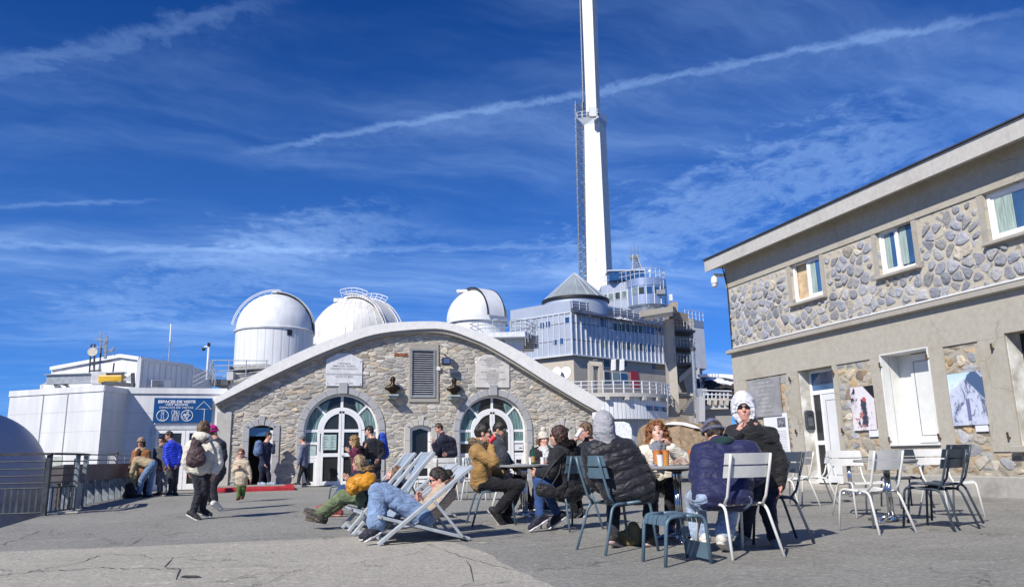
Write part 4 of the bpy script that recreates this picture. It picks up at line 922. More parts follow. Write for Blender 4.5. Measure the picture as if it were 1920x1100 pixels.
# white niche door
y0, y1, z0, z1 = DN; D = 0.42
NW = mat('white niche panel', (0.70, 0.70, 0.67), 0.45, var=0.04)
n = MB().box(XR-0.05, y1-0.03, z0, XR+D, y1-0.002, z1-.03).box(XR-0.05, y0+.002, z0, XR+D, y0+0.03, z1-.03).box(XR-0.05, y0+.002, z1-0.029, XR+D, y1-.002, z1-0.002).box(XR-0.06, y0+.03, z0+.002, XR+D, y1-.03, z0+0.04)
nf = n.build('niche_frame', NW, RB, bevel=0.004); xb = XR+D
MB().box(xb, y0, z0, xb+0.03, y1, z1).build('niche_back', NW, nf)
ya = y0+0.05; yb = y0+(y1-y0)*0.70
dl = MB().box(xb-0.06, ya, z0+0.06, xb-0.003, yb, z1-0.05).build('door_leaf', NW, RB, bevel=0.008)
MB().box(xb-0.066, ya+0.10, z0+0.2, xb-0.0605, ya+0.108, z1-0.2).box(xb-0.066, yb-0.108, z0+0.2, xb-0.0605, yb-0.10, z1-0.2).box(xb-0.066, ya+0.108, z0+0.2, xb-0.0605, yb-0.108, z0+0.208).box(xb-0.066, ya+0.108, z1-0.208, xb-0.0605, yb-0.108, z1-0.2).build('door_groove', BLACK, dl)
MB().box(XR+0.16, y1-0.034, z0+0.05, XR+0.168, y1-0.031, z1-0.05).build('panel_joint', GREYMETAL, nf)
# right-hand opening, mostly beyond the picture
y0, y1, z0, z1 = DR
MB().box(XR+0.01, y1-0.012, z0, XR+0.38, y1-0.002, z1).build('window_reveal', PEEL, RB)
MB().box(XR+0.33, y0, z0, XR+0.38, y1-0.02, z1).build('pane', GLASS, RB)
MB().box(XR-0.16, y0-0.1, z0-0.12, XR+0.05, y1+0.12, z0-0.004).build('sill', CONC, RB, bevel=0.015)
# rusty shutter pins
PIN = mat('rusty iron', (0.12, 0.065, 0.035), 0.8, 0.3, var=0.4)
for k, (px, py) in enumerate([(1485, 710), (1497, 808), (1566, 697), (1584, 806), (1655, 684), (1673, 823), (1743, 668), (1766, 817), (1865, 649), (1896, 815)]):
    y, z = gx(px, py); q = MB().box(XR-0.10, y-0.012, z-0.05, XR-0.03, y+0.012, z-0.03).cyl((XR-0.085, y, z-0.06), (XR-0.085, y, z+0.05), 0.018, n=8).build('shutter_pin', PIN, RB)
# cable up the corner
MB().tube([(XR-0.045, YC-0.06, ZL+0.03), (XR-0.045, YC-0.06, ZF), (XR-0.06, YC+0.05, ZE-0.15), (XR-0.06, YC+0.08, ZE-0.05)], 0.016, 6).build('cable', BLACK, RB)
# dome camera under the eave
cp = GX(1332, 530, XR-0.25); cr_ = empty('dome_camera', (XR, YC, cp.z), 'white dome camera on a bracket at the corner of the right building', 'camera')
cx, cy, cz = XR-0.30, YC+0.18, cp.z
CW = mat('white plastic', (0.75, 0.75, 0.76), 0.3)
MB().box(XR-0.02, YC+0.03, cz-0.06, XR+0.14, YC+0.06, cz+0.24).tube([(XR+0.06, YC+0.06, cz+0.14), (XR-0.05, YC+0.16, cz+0.16), (cx+0.02, cy, cz+0.17), (cx, cy, cz+0.10)], [0.05, 0.045, 0.045, 0.04], 10).build('bracket', CW, cr_, smooth=False)
MB().lathe((cx, cy, cz), [(0.03, 0.12), (0.07, 0.11), (0.095, 0.04), (0.10, -0.06), (0.10, -0.10)][::-1], 20).build('housing', CW, cr_, smooth=True)
MB().lathe((cx, cy, cz-0.10), [(0.088, 0), (0.085, -0.04), (0.066, -0.085), (0.035, -0.108), (0.0, -0.113)], 20).build('dome', mat('smoked white dome', (0.62, 0.63, 0.65), 0.12), cr_, smooth=True)
# flat photographs and plates on the wall
def photo_mat(name, kind):
    m, t, b = newmat(name); tc = t.n('ShaderNodeTexCoord').outputs['Object']; sp = t.n('ShaderNodeSeparateXYZ'); t.l(tc, sp.inputs[0])
    y, z = sp.outputs[1], sp.outputs[2]
    n = t.noise(t.mapv(tc, (1, 1.0, 0.7)), 5.5, 7, 0.72, 0.8); n2 = t.noise(tc, 16, 5, 0.7)
    if kind == 'peak':
        # y runs to the left in the picture; sky above a ridge, snowy slope below
        ridge = t.m('ADD', t.m('MULTIPLY', y, -0.75), t.m('MULTIPLY_ADD', n, 0.35, -0.02)); skym = t.ss(t.m('SUBTRACT', z, ridge), 0.20, 0.24)
        slope = t.ramp(n, [(0.0, (0.04, 0.05, 0.10)), (0.40, (0.10, 0.12, 0.20)), (0.47, (0.50, 0.54, 0.66)), (1.0, (0.80, 0.82, 0.88))])
        dk = t.m('MULTIPLY', t.ss(t.m('ADD', t.m('MULTIPLY', y, -1.0), t.m('MULTIPLY', z, 0.9)), 0.34, 0.37), t.ss(t.m('ADD', t.m('MULTIPLY', y, -1.0), t.m('MULTIPLY', z, 0.9)), 0.72, 0.68))
        c = t.mix(dk, slope, (0.07, 0.12, 0.22)); sk = t.mix(t.ss(z, 0.2, 0.65), (0.66, 0.78, 0.88), (0.42, 0.62, 0.85)); c = t.mix(skym, c, sk)
        c = t.mix(t.m('MULTIPLY', t.ss(n2, 0.6, 0.66), 0.5), c, (0.06, 0.07, 0.14))
        x0 = t.m('ABSOLUTE', t.m('ADD', y, 0.02)); fig = t.m('MULTIPLY', t.ss(x0, 0.05, 0.03), t.m('MULTIPLY', t.ss(z, -0.42, -0.40), t.ss(z, 0.02, -0.02))); c = t.mix(fig, c, (0.16, 0.16, 0.30))
    else:
        w = t.n('ShaderNodeTexWave', i_Scale=4.5, i_Distortion=3.5, i_Detail=3.0); t.l(t.mapv(tc, (1, 1, 0.25), (0.35, 0, 0)), w.inputs['Vector'])
        c = t.ramp(w.outputs['Fac'], [(0.0, (0.10, 0.08, 0.11)), (0.3, (0.40, 0.35, 0.38)), (0.5, (0.60, 0.55, 0.57)), (1.0, (0.72, 0.67, 0.69))])
        c = t.mix(t.ss(n, 0.56, 0.60), c, (0.03, 0.03, 0.05))
        d2 = t.m('ADD', t.m('MULTIPLY', y, -1.0), z); c = t.mix(t.ss(d2, 0.52, 0.55), c, (0.015, 0.015, 0.02))
        fg = t.m('MULTIPLY', t.ss(t.m('ABSOLUTE', t.m('ADD', t.m('MULTIPLY_ADD', t.m('SUBTRACT', n2, 0.5), 0.2, y), 0.04)), 0.10, 0.07), t.m('MULTIPLY', t.ss(z, -0.42, -0.38), t.ss(z, 0.22, 0.18))); c = t.mix(fg, c, (0.045, 0.05, 0.075))
        rd = t.m('MULTIPLY', t.ss(t.noise(t.mapv(tc, (1, 1, 1.6)), 7.0, 2), 0.56, 0.60), t.m('MULTIPLY', t.ss(z, -0.05, -0.12), t.ss(y, -0.1, 0.0))); c = t.mix(rd, c, (0.42, 0.17, 0.15))
        hd = t.m('SQRT', t.m('ADD', t.m('POWER', t.m('ADD', y, 0.06), 2.0), t.m('POWER', t.m('SUBTRACT', z, 0.19), 2.0))); c = t.mix(t.ss(hd, 0.055, 0.045), c, (0.50, 0.08, 0.08))
    t.l(c, b.inputs['Base Color']); b.inputs['Roughness'].default_value = 0.35
    return m
def wall_panel(name, ctr, wy, hz, m, label, cat, th=0.03, x=None):
    y, z = gx(*ctr); x = XR-P-0.002 if x is None else x
    root = empty(name, (x, y, z), label, cat); o = MB().box(x-th, y-wy/2, z-hz/2, x, y+wy/2, z+hz/2).build('panel', m, root); return root, y, z, x-th
def px_w(a, b, pa): return abs(gx(a, pa)[0]-gx(b, pa)[0])
h1 = gx(1622, 724)[1]-gx(1628, 806)[1]
wall_panel('wall_photograph', (1622, 765), px_w(1600, 1643, 765), h1, photo_mat('photograph of workers', 'men'), 'tall photograph of figures and red crates left of the white niche door', 'photograph')
h2 = gx(1812, 697)[1]-gx(1822, 795)[1]
wall_panel('wall_photograph', (1817, 747), px_w(1785, 1849, 747), h2, photo_mat('photograph of a snowy peak', 'peak'), 'tall blue and white mountain photograph right of the white niche door', 'photograph')
for ctr, lab in (((1641, 811), 'small white caption card under the photograph of figures'), ((1844, 800), 'small white caption card under the mountain photograph')):
    wall_panel('caption_card', ctr, 0.26, 0.16, PAPER, lab, 'card', 0.012)
SLATE = mat('grey slate plate', (0.30, 0.30, 0.31), 0.6, var=0.15, vs=3)
pl, y, z, xx = wall_panel('memorial_plaque', (1437, 745), px_w(1405, 1458, 745)+0.1, 0.98, SLATE, 'grey stone plaque of faded lines left of the glazed door', 'plaque', 0.05)
for i in range(8):
    text_mesh('inscription', ['L OBSERVATOIRE', 'DU PIC DU MIDI DE BIGORRE', 'A ETE RATTACHE', 'A L UNIVERSITE', 'DE TOULOUSE', 'PAR DECRET', 'DU 7 AOUT 1903', 'ET AGRANDI DEPUIS'][i], lambda u, v, w, i=i: Vector((xx-0.0055-w, y-u, z+0.36-i*0.105+v)), 0.075, mat('pale lettering', (0.52, 0.52, 0.52), 0.7), pl, sx=1.0)
pl, y, z, xx = wall_panel('notice_board', (1459, 813), 0.95, 1.02, PAPER, 'white notice with a small grey picture left of the glazed door', 'notice', 0.02)
MB().box(xx-0.004, y-0.40, z+0.16, xx-0.001, y-0.08, z+0.40).build('notice_picture', mat('grey picture', (0.22, 0.23, 0.26), 0.5, var=0.6, vs=14), pl)
mb = MB()
for i in range(14): mb.box(xx-0.003, y-0.40, z+0.06-i*0.04, xx-0.001, y+0.05+0.3*random.random(), z+0.072-i*0.04)
mb.build('notice_print', mat('grey print', (0.45, 0.46, 0.48), 0.6), pl)
# ================================================================ helpers for railings and lattices
def rail_run(mb, pts, h, npost, rails, r=0.02, rp=0.025):
    """posts and rails along a poly-line of deck points"""
    pts = [Vector(p) for p in pts]
    for a in rails: mb.tube([p+V(0, 0, h*a) for p in pts], r, 6)
    L = [0]
    for a, b in zip(pts[:-1], pts[1:]): L.append(L[-1]+(b-a).length)
    for i in range(npost):
        s = L[-1]*i/max(1, npost-1)
        for k in range(len(pts)-1):
            if s <= L[k+1]+1e-6:
                p = pts[k].lerp(pts[k+1], (s-L[k])/max(1e-6, L[k+1]-L[k])); mb.tube([p, p+V(0, 0, h)], rp, 6); break
def lattice(mb, base, top, w0, w1, n, r, ax, ay):
    """square lattice mast: four legs with zigzag braces"""
    base, top = Vector(base), Vector(top)
    def c(f, i):
        w = (w0+(w1-w0)*f)/2; sx, sy = ((-1, -1), (1, -1), (1, 1), (-1, 1))[i % 4]
        return base.lerp(top, f)+ax*(w*sx)+ay*(w*sy)
    for i in range(4): mb.tube([c(0, i), c(1, i)], r*1.5, 4)
    for k in range(n):
        f0, f1 = k/n, (k+1)/n
        for i in range(4):
            mb.tube([c(f0, i), c(f0, i+1)], r, 4, cap=False)
            a, b = (c(f0, i), c(f1, i+1)) if k % 2 else (c(f0, i+1), c(f1, i)); mb.tube([a, b], r, 4, cap=False)
# ================================================================ WHITE ANNEX on the left
YA = YF+0.3
pA = GY(196, 721.5, YF-1.0); ZAT = pA.z
pL = GZ(20, 733, ZAT); pI = GY(240, 727, YA); xI = pI.x; xR_ = xl+0.05; ZA2 = GY(330, 728.5, YA).z
AX = empty('white_annex', (xI, YA, 0), 'white panelled annex with a slanting front wing under the blue visitor sign', 'building')
CLAD = mat('white cladding panel', (0.69, 0.70, 0.71), 0.45, var=0.10, vs=1.6, stretch=(1.5, 1.5, .3))
pAg = V(pA.x, pA.y, 0); pLg = V(pL.x, pL.y, 0); pIg = V(xI, YA, 0)
back = pLg+V(-1.0, 6, 0)
MB().prism([V(p.x, p.y, -6) for p in (pLg, pAg, pIg, V(xR_, YA, 0), V(xR_, YA+8, 0), back)], (0, 0, 6+ZAT-0.18)).build('wall', CLAD, AX)
# roof edge trim, a little proud
def trim(poly, z0, z1, o):
    mb = MB()
    for a, b in zip(poly[:-1], poly[1:]):
        d = (b-a).normalized(); n = V(d.y, -d.x, 0); mb.prism([V(*(a+n*0.001-d*0.02).xy, z0), V(*(b+n*0.001+d*0.02).xy, z0), V(*(b+n*0.001+d*0.02).xy, z1), V(*(a+n*0.001-d*0.02).xy, z1)], n*o)
    return mb
trim([pLg, pAg], ZAT-0.18, ZAT, 0.03).build('roof_edge', CLAD, AX); trim([pAg, pIg], ZAT-0.18, ZAT, 0.031).build('roof_edge', CLAD, AX); trim([pIg, V(xR_+0.15, YA, 0)], ZA2-0.16, ZA2+0.02, 0.05).build('roof_edge', CLAD, AX)
MB().prism([V(p.x, p.y, ZAT-0.179) for p in (pLg, pAg, pIg, V(xR_, YA, 0), V(xR_, YA+8, 0), back)], (0, 0, 0.12)).build('roof', CLAD, AX)
# panel joints
dF = (pAg-pLg).normalized(); nF = V(dF.y, -dF.x, 0); LF = (pAg-pLg).length
JO = mat('panel joint', (0.20, 0.21, 0.22), 0.6); JL = mat('pale panel joint', (0.55, 0.56, 0.58), 0.6)
mb = MB()
for f in (0.375, 0.635): a = pLg+dF*(LF*f); mb.obox(a+V(0, 0, -1.4)+nF*0.003, dF*0.022, nF*0.003, V(0, 0, ZAT+1.2))
mb.build('panel_joint', JO, AX)
mb = MB()
for z in (ZAT-0.75, ZAT-1.35, ZAT-1.95, ZAT-2.55, ZAT-3.1): mb.obox(pLg+dF*LF/2+V(0, 0, z)+nF*0.002, dF*(LF/2-0.05), nF*0.002, V(0, 0, 0.008))
mb.build('panel_joint', JL, AX)
dS = (pIg-pAg).normalized(); nS = V(dS.y, -dS.x, 0); LS_ = (pIg-pAg).length; mb = MB()
for z in (ZAT-0.75, ZAT-1.35, ZAT-1.95, ZAT-2.55): mb.obox(pAg+dS*LS_/2+V(0, 0, z)+nS*0.002, dS*LS_/2, nS*0.002, V(0, 0, 0.008)).box(xI+0.02, YA-0.004, z-0.008, xI+1.4, YA-0.001, z+0.008)
mb.build('panel_joint', JL, AX)
# low window in the slanting wing
fl = lambda px, py: (lambda p: ((p-pLg).dot(dF), p.z))(GD(px, py, 1) if False else (lambda r: CAM+r*(((pLg-CAM).dot(nF))/r.dot(nF)))(ray(px, py)))
wa = fl(67, 856); wb = fl(118, 856); wz = fl(95, 912)[1]
o3 = lambda u, z, w=0: pLg+dF*u+nF*w+V(0, 0, z)
wn = MB().prism([o3(wa[0], wz, 0.004), o3(wb[0], wz, 0.004), o3(wb[0], wa[1], 0.004), o3(wa[0], wa[1], 0.004)], nF*0.02).build('window', mat('grey green shutter', (0.42, 0.46, 0.43), 0.6), AX)
um = wa[0]+(wb[0]-wa[0])*0.30
MB().prism([o3(um-0.12, wz, 0.026), o3(um+0.22, wz, 0.026), o3(um+0.22, wa[1]-0.2, 0.026), o3(um-0.12, wa[1]-0.2, 0.026)], nF*0.01).build('pane', GLASS, wn)
# entrance doors
ay = lambda px, py: (lambda p: (p.x, p.z))(GY(px, py, YA))
ex0 = ay(286, 800)[0]; ex1 = min(ay(411, 800)[0], xl-0.03); ez = ay(330, 799)[1]
en = MB().box(ex0, YA-0.10, 0, ex0+0.10, YA-0.002, ez).box(ex1-0.08, YA-0.10, 0, ex1, YA-0.002, ez).box(ex0+0.1, YA-0.10, ez-0.10, ex1-0.08, YA-0.002, ez).build('door_frame', GREYMETAL if False else mat('pale grey frame', (0.55, 0.57, 0.58), 0.4), AX)
xm = ay(346, 850)[0]
for (xa, xb) in ((ex0+0.105, xm-0.005), (xm+0.005, ex1-0.085)):
    d = MB().box(xa, YA-0.08, 0.02, xa+0.11, YA-0.02, ez-0.105).box(xb-0.11, YA-0.08, 0.02, xb, YA-0.02, ez-0.105).box(xa+0.11, YA-0.08, 0.02, xb-0.11, YA-0.02, 0.20).box(xa+0.11, YA-0.08, ez-0.22, xb-0.11, YA-0.02, ez-0.105).build('door_leaf', FRAMEW, AX, bevel=0.006)
    MB().box(xa+0.1, YA-0.055, 0.18, xb-0.1, YA-0.045, ez-0.2).build('pane', GLASS, d)
    MB().tube([(xb-0.06, YA-0.082, 0.95), (xb-0.06, YA-0.13, 0.97), (xb-0.06, YA-0.13, 1.1), (xb-0.06, YA-0.082, 1.12)], 0.012, 6).build('handle', BLACK, d)
# blue visitor sign
BLUE = mat('blue sign face', (0.006, 0.065, 0.22), 0.35, var=0.05); SW = mat('white sign lettering', (0.82, 0.83, 0.84), 0.5)
sx0 = ay(288.5, 770)[0]; sx1 = ay(397.5, 770)[0]; sz0 = ay(340, 792.5)[1]; sz1 = ay(340, 746)[1]
SG = empty('visitor_sign', ((sx0+sx1)/2, YA, sz0), 'blue ESPACES DE VISITE sign with white pictograms and an arrow over the annex door', 'sign')
MB().box(sx0, YA-0.075, sz0, sx1, YA-0.052, sz1).build('board', BLUE, SG)
sw, sh = sx1-sx0, sz1-sz0; ysf = YA-0.078
st = lambda s_, fx, fz, size, b=0.0, sx=1.0: text_mesh('lettering', s_, lambda u, v, w: Vector((sx0+sw*fx+u, ysf-w, sz0+sh*fz+v)), size, SW, SG, bold=b, sx=sx)
st('ESPACES DE VISITE', 0.385, 0.80, 0.118, 0.0035, 1.14); st('VISIT ROOMS', 0.385, 0.69, 0.094, 0.001, 1.2); st('ESPACIOS DE VISITAS', 0.385, 0.575, 0.092, -0.0004, 1.16)
def ring(mb, cx, cz, r, w, n=28): o = [(cx+r*math.cos(2*PI*i/n), cz+r*math.sin(2*PI*i/n)) for i in range(n)]; mb.tube([(x, ysf, z) for x, z in o], w, 4, closed=True)
mb = MB(); cx, cz, rr = sx0+sw*0.16, sz0+sh*0.29, sh*0.215
ring(mb, cx, cz, rr, 0.011); L = [(-.055, .03), (.03, .03), (.03, -.10), (.06, -.10), (.06, -.135), (-.06, -.135), (-.06, -.10), (-.03, -.10), (-.03, 0), (-.055, 0)]
mb.tube([(cx+x*sh*1.25, ysf, cz+z*sh*1.25) for x, z in L], 0.008, 4, closed=True); ring(mb, cx, cz+rr*0.55, sh*0.045, 0.008, 14)
mb.build('information_symbol', SW, SG)
mb = MB()
for k, q in enumerate((-0.07, 0, 0.07)):
    x = sx0+sw*(0.375+q*0.62); z0_ = sz0+sh*0.08; z1_ = sz0+sh*0.50
    if k == 0: mb.tube([(x-0.014, ysf, z0_), (x-0.012, ysf, z0_+.22*sh), (x-0.04, ysf, z1_-.10*sh), (x-.025, ysf, z1_), (x+.025, ysf, z1_), (x+0.04, ysf, z1_-.10*sh), (x+0.012, ysf, z0_+.22*sh), (x+.014, ysf, z0_)], 0.0065, 4, closed=True)
    elif k == 1: mb.tube([(x-0.014, ysf, z0_), (x-0.04, ysf, z1_), (x+0.04, ysf, z1_), (x+.014, ysf, z0_)], 0.0065, 4, closed=True).tube([(x-.013, ysf, z1_), (x-.013, ysf, z1_-.14*sh)], 0.006, 4).tube([(x+.013, ysf, z1_), (x+.013, ysf, z1_-.14*sh)], 0.006, 4)
    else: mb.tube([(x-0.014, ysf, z0_), (x-0.02, ysf, z1_-0.1*sh), (x+.035, ysf, z1_), (x+.03, ysf, z0_+.25*sh), (x+.014, ysf, z0_)], 0.0065, 4, closed=True)
mb.build('cutlery_symbol', SW, SG)
mb = MB(); cx = sx0+sw*0.575; ring(mb, cx, cz, rr, 0.010)
for dx, dz, r_ in ((0.02, 0.02, .32), (-.55, -.25, .26), (-.45, .18, .12), (.1, .62, .14), (.0, -.62, .13)): ring(mb, cx+dx*rr, cz+dz*rr, rr*r_, 0.009, 14)
mb.tube([(cx-.32*rr, ysf, cz-.02*rr), (cx+.25*rr, ysf, cz+.22*rr), (cx+.62*rr, ysf, cz+.12*rr), (cx+.3*rr, ysf, cz-.1*rr)], 0.008, 4)
mb.build('planet_symbol', SW, SG)
mb = MB(); ax0 = sx0+sw*0.855; zt_ = sz0+sh*0.86; zm_ = sz0+sh*0.55; hw = sw*0.135
mb.tube([(ax0-hw*.28, ysf, sz0+0.03), (ax0-hw*.28+sw*.045, ysf, zm_)][:0]+[(ax0+0.03, ysf, sz0+0.02), (ax0+0.03, ysf, zm_), (ax0+hw, ysf, zm_), (ax0, ysf, zt_), (ax0-hw, ysf, zm_), (ax0+0.03, ysf, zm_)], 0.011, 4)
mb.build('arrow', SW, SG)
# ================================================================ metal shed behind the annex
RIBW = ribbed_mat('white ribbed cladding', (0.78, 0.78, 0.77), 0.42, 'SUM', 0.5, 0.8)
MS = empty('metal_shed', GZ(230, 727, 2).to_tuple(), 'white ribbed metal shed with a low gable rising behind the annex roof', 'building')
gl = GD(97, 691, 35.5); ga = GD(228, 667, 34.3); gc = GD(263, 672, 34); gr = GD(362, 687, 36.5); grr = GD(400, 700, 39)
fl0 = GD(75, 722, 35.8); fb = lambda p: V(p.x, p.y, -2)
MB().add([fb(gl), fb(gc), gc, ga, gl], [(0, 1, 2, 3, 4)]).add([fb(gc), fb(gr), gr, gc], [(0, 1, 2, 3)]).add([fb(gr), fb(grr), grr, gr], [(0, 1, 2, 3)]).build('wall', RIBW, MS)
bk = V(-2, 9, 0)
MB().add([gl, ga, ga+bk, gl+bk], [(0, 1, 2, 3)]).add([ga, gc, gr, gr+bk*0.5, ga+bk], [(0, 1, 2, 3, 4)]).build('roof', WHITE, MS)
mb = MB(); up = V(0, 0, 0.0)
for a, b in ((gl, ga), (ga, gc), (gc, gr)): mb.beam(a-Fh*0.06, b-Fh*0.06, 0.14, 0.16)
mb.beam(gc-Fh*0.05, fb(gc)-Fh*0.05, 0.16, 0.10, up=(0, 1, 0)); mb.build('edge_trim', WHITE, MS)
v0 = GD(286, 719, 34.3); v1 = GD(322, 720, 35.0)
MB().beam(v0-Fh*0.1, v1-Fh*0.1, 0.05, 0.34).build('vent_frame', WHITE, MS); mb = MB()
for k in range(5): mb.beam(v0-Fh*0.14+V(0.05, 0, -.11+k*.055), v1-Fh*0.14+V(-.05, 0, -.11+k*.055), 0.02, 0.02)
mb.build('louvre_blades', DARKSTEEL, MS)
low = MB().prism([GD(75, 722, 34.5), GD(100, 710, 34.5), GD(108, 712, 34.5), V(*GD(108, 745, 34.5)), V(*GD(75, 745, 34.5))], Fh*2).build('lean_to', RIBW, MS)
# beam with yellow hoist
HB = empty('hoist_beam', GD(140, 720, 27.5).to_tuple(), 'grey lifting beam with a yellow hoist over the annex roof', 'hoist')
b0 = GD(88, 711, 28.2); b1 = GD(232, 707, 26.9); d_ = (b1-b0)
mb = MB().beam(b0+V(0, 0, .17), b1+V(0, 0, .17), 0.24, 0.035).beam(b0-V(0, 0, .17), b1-V(0, 0, .17), 0.24, 0.035).beam(b0, b1, 0.05, 0.31); mb.build('beam', GREYMETAL, HB)
mb = MB(); 
for f in (0.13, 0.25): p = b0.lerp(b1, f); mb.beam(p-V(0, 0, .19), V(p.x+0.3, p.y+1.0, ZAT-0.1), 0.15, 0.12, up=(0, 1, 0))
p = b0.lerp(b1, 0.38); mb.beam(b0.lerp(b1, 0.22)-V(0, 0, .2), V(p.x, p.y, ZAT-0.06), 0.1, 0.12, up=(0, 1, 0))
mb.build('support', GREYMETAL, HB)
h0 = GD(187, 709, 27.1); MB().obox(h0, V(0.24, 0, 0), V(0, .2, 0), V(0, 0, .22)).build('gear_box', mat('pale grey box', (0.6, 0.61, 0.62), 0.5), HB, bevel=0.02)
YEL = mat('yellow hoist paint', (0.58, 0.34, 0.02), 0.4, var=0.2)
h1 = GD(211, 710.5, 27); MB().obox(h1, V(0.40, -.1, 0), V(0.05, .2, 0), V(0, 0, .13)).build('hoist', YEL, HB, bevel=0.04, seg=2)
MB().cyl(h1+V(-.3, 0, -.16), h1+V(.35, -.08, -.16), 0.09, n=12).build('drum', BLACK, HB)
g0, g1, g2 = GD(230, 712, 26.8), GD(249, 699, 26.8), GD(249, 716, 26.8)
MB().prism([g0, g1, g2], Fh*0.06).build('gusset', GREYMETAL, HB)
mb = MB().beam(GD(196, 718, 26.8), GD(252, 722, 26.8), 0.14, 0.14).beam(g1, GD(250, 724, 26.8), 0.12, 0.10, up=(0, 1, 0)); mb.build('end_frame', DARKSTEEL, HB)
# antenna mast cluster
AM = empty('antenna_frame', GD(185, 705, 27.8).to_tuple(), 'grey scaffold of antennas and a small dish over the hoist beam', 'antenna')
def px_tube(mb, pts, d, r, n=5): mb.tube([GD(x, y, d) for x, y in pts], r, n)
mb = MB()
for pts in ([(167, 706), (171, 646)], [(185, 706), (190, 650)], [(168, 680), (209, 676)], [(167, 704), (211, 702)], [(171, 646), (178, 645), (176, 690)], [(211, 703), (214, 680)], [(169, 695), (190, 694)], [(176, 706), (178, 645)]): px_tube(mb, pts, 28.2, 0.03)
mb.build('frame', DARKSTEEL, AM); mb = MB()
for pts, r in (([(188, 700), (188.5, 622)], .03), ([(197, 672), (200, 630)], .06), ([(178, 636), (201, 638)], .02), ([(180, 633), (179, 637)], .02), ([(199, 662), (215, 651)], .02), ([(206, 666), (215, 651), (215, 667)], .015), ([(172, 652), (198, 650)], .02), ([(203, 656), (210, 660)], .02), ([(196, 646), (201, 640)], .07), ([(198, 630), (198, 624)], .02)): px_tube(mb, pts, 28.2, r)
mb.build('aerial', STEEL, AM)
dc = GD(174, 660, 28.0); mb = MB(); mb.lathe((0, 0, 0), [(0.0, 0), (0.12, 0.02), (0.17, 0.06)], 14); mx = (-Fh+V(0.3, 0, .2)).to_track_quat('Z', 'Y').to_matrix(); mb.v = [tuple(dc+mx@Vector(q)) for q in mb.v]; mb.build('dish', mat('beige dish', (0.55, 0.50, 0.42), 0.6), AM)
WP = empty('whip_aerial', GD(316, 678, 36).to_tuple(), 'tall thin whip aerial standing behind the metal shed', 'antenna')
MB().tube([GD(316, 690, 36), GD(318.5, 645, 36), GD(321.5, 604, 36)], [0.04, 0.03, 0.02], 6).build('rod', STEEL, WP)
MB().tube([GD(319, 640, 36), GD(321.3, 607, 36)], 0.045, 6).build('aerial', WHITE, WP); MB().tube([GD(320, 632, 36), GD(334, 676, 37)], 0.008, 4).tube([GD(320, 632, 36), GD(300, 672, 37)], 0.008, 4).build('guy_wire', STEEL, WP)
CP = empty('camera_pole', GD(388, 706, 33).to_tuple(), 'white pole with a small dome camera left of the first dome', 'camera')
MB().tube([GD(387.5, 712, 33), GD(391.5, 648, 33)], 0.045, 8).tube([GD(391, 649, 33), GD(384, 650, 33), GD(382, 653, 33)], 0.04, 6).build('pole', WHITE, CP)
q = GD(391.8, 646, 33); MB().obox(q, V(.06, 0, 0), V(0, .08, 0), V(0, 0, .08)).build('box', BLACK, CP); MB().ball(GD(382, 654, 33), 0.085, 12).build('dome', BLACK, CP, smooth=True)
# roof stair and guard rail by the first dome
GR = empty('roof_platform', GD(420, 715, 34).to_tuple(), 'grey roof platform with railings between the shed and the hall', 'platform')
MB().prism([GD(393, 722, 33), GD(428, 721, 33), GD(428, 710, 33), GD(393, 711, 33)], Fh*3).build('vent_block', DARKSTEEL, GR)
MB().prism([GD(428, 745, 33.2), GD(470, 730, 33.2), GD(500, 700, 33.2), GD(428, 698, 33.2)], Fh*3).prism([GD(425, 712, 32.8), GD(437, 711, 32.8), GD(437, 696, 32.8), GD(425, 697, 32.8)], Fh*0.3).build('base', CONCG, GR)
MB().prism([GD(438, 713, 32.6), GD(482, 700, 32.6), GD(482, 704, 32.6), GD(438, 717, 32.6)], Fh*1).prism([GD(428, 687, 34), GD(505, 683, 34), GD(505, 690, 34), GD(428, 694, 34)], Fh*2).build('deck', mat('weathered deck', (0.33, 0.32, 0.31), 0.8, var=0.3), GR)
mb = MB()
for k in range(4):
    px_tube(mb, [(397, 675+k*11), (503, 676+k*6)], 33.0 if k < 3 else 33.1, 0.022)
for x in (399, 430, 462, 500): px_tube(mb, [(x, 674), (x-1, 712 if x < 470 else 694)], 33, 0.025)
for k in range(3): px_tube(mb, [(391, 674+k*9), (405, 697+k*9)], 32.8, 0.02)
for k in range(4): px_tube(mb, [(391+k*4.5, 674+k*7.5), (389+k*4.5, 700+k*8)], 32.8, 0.02)
for k in range(3): px_tube(mb, [(362, 724-k*8), (392, 708-k*8)], 32.9, 0.02)
mb.build('railing', GREYMETAL, GR)
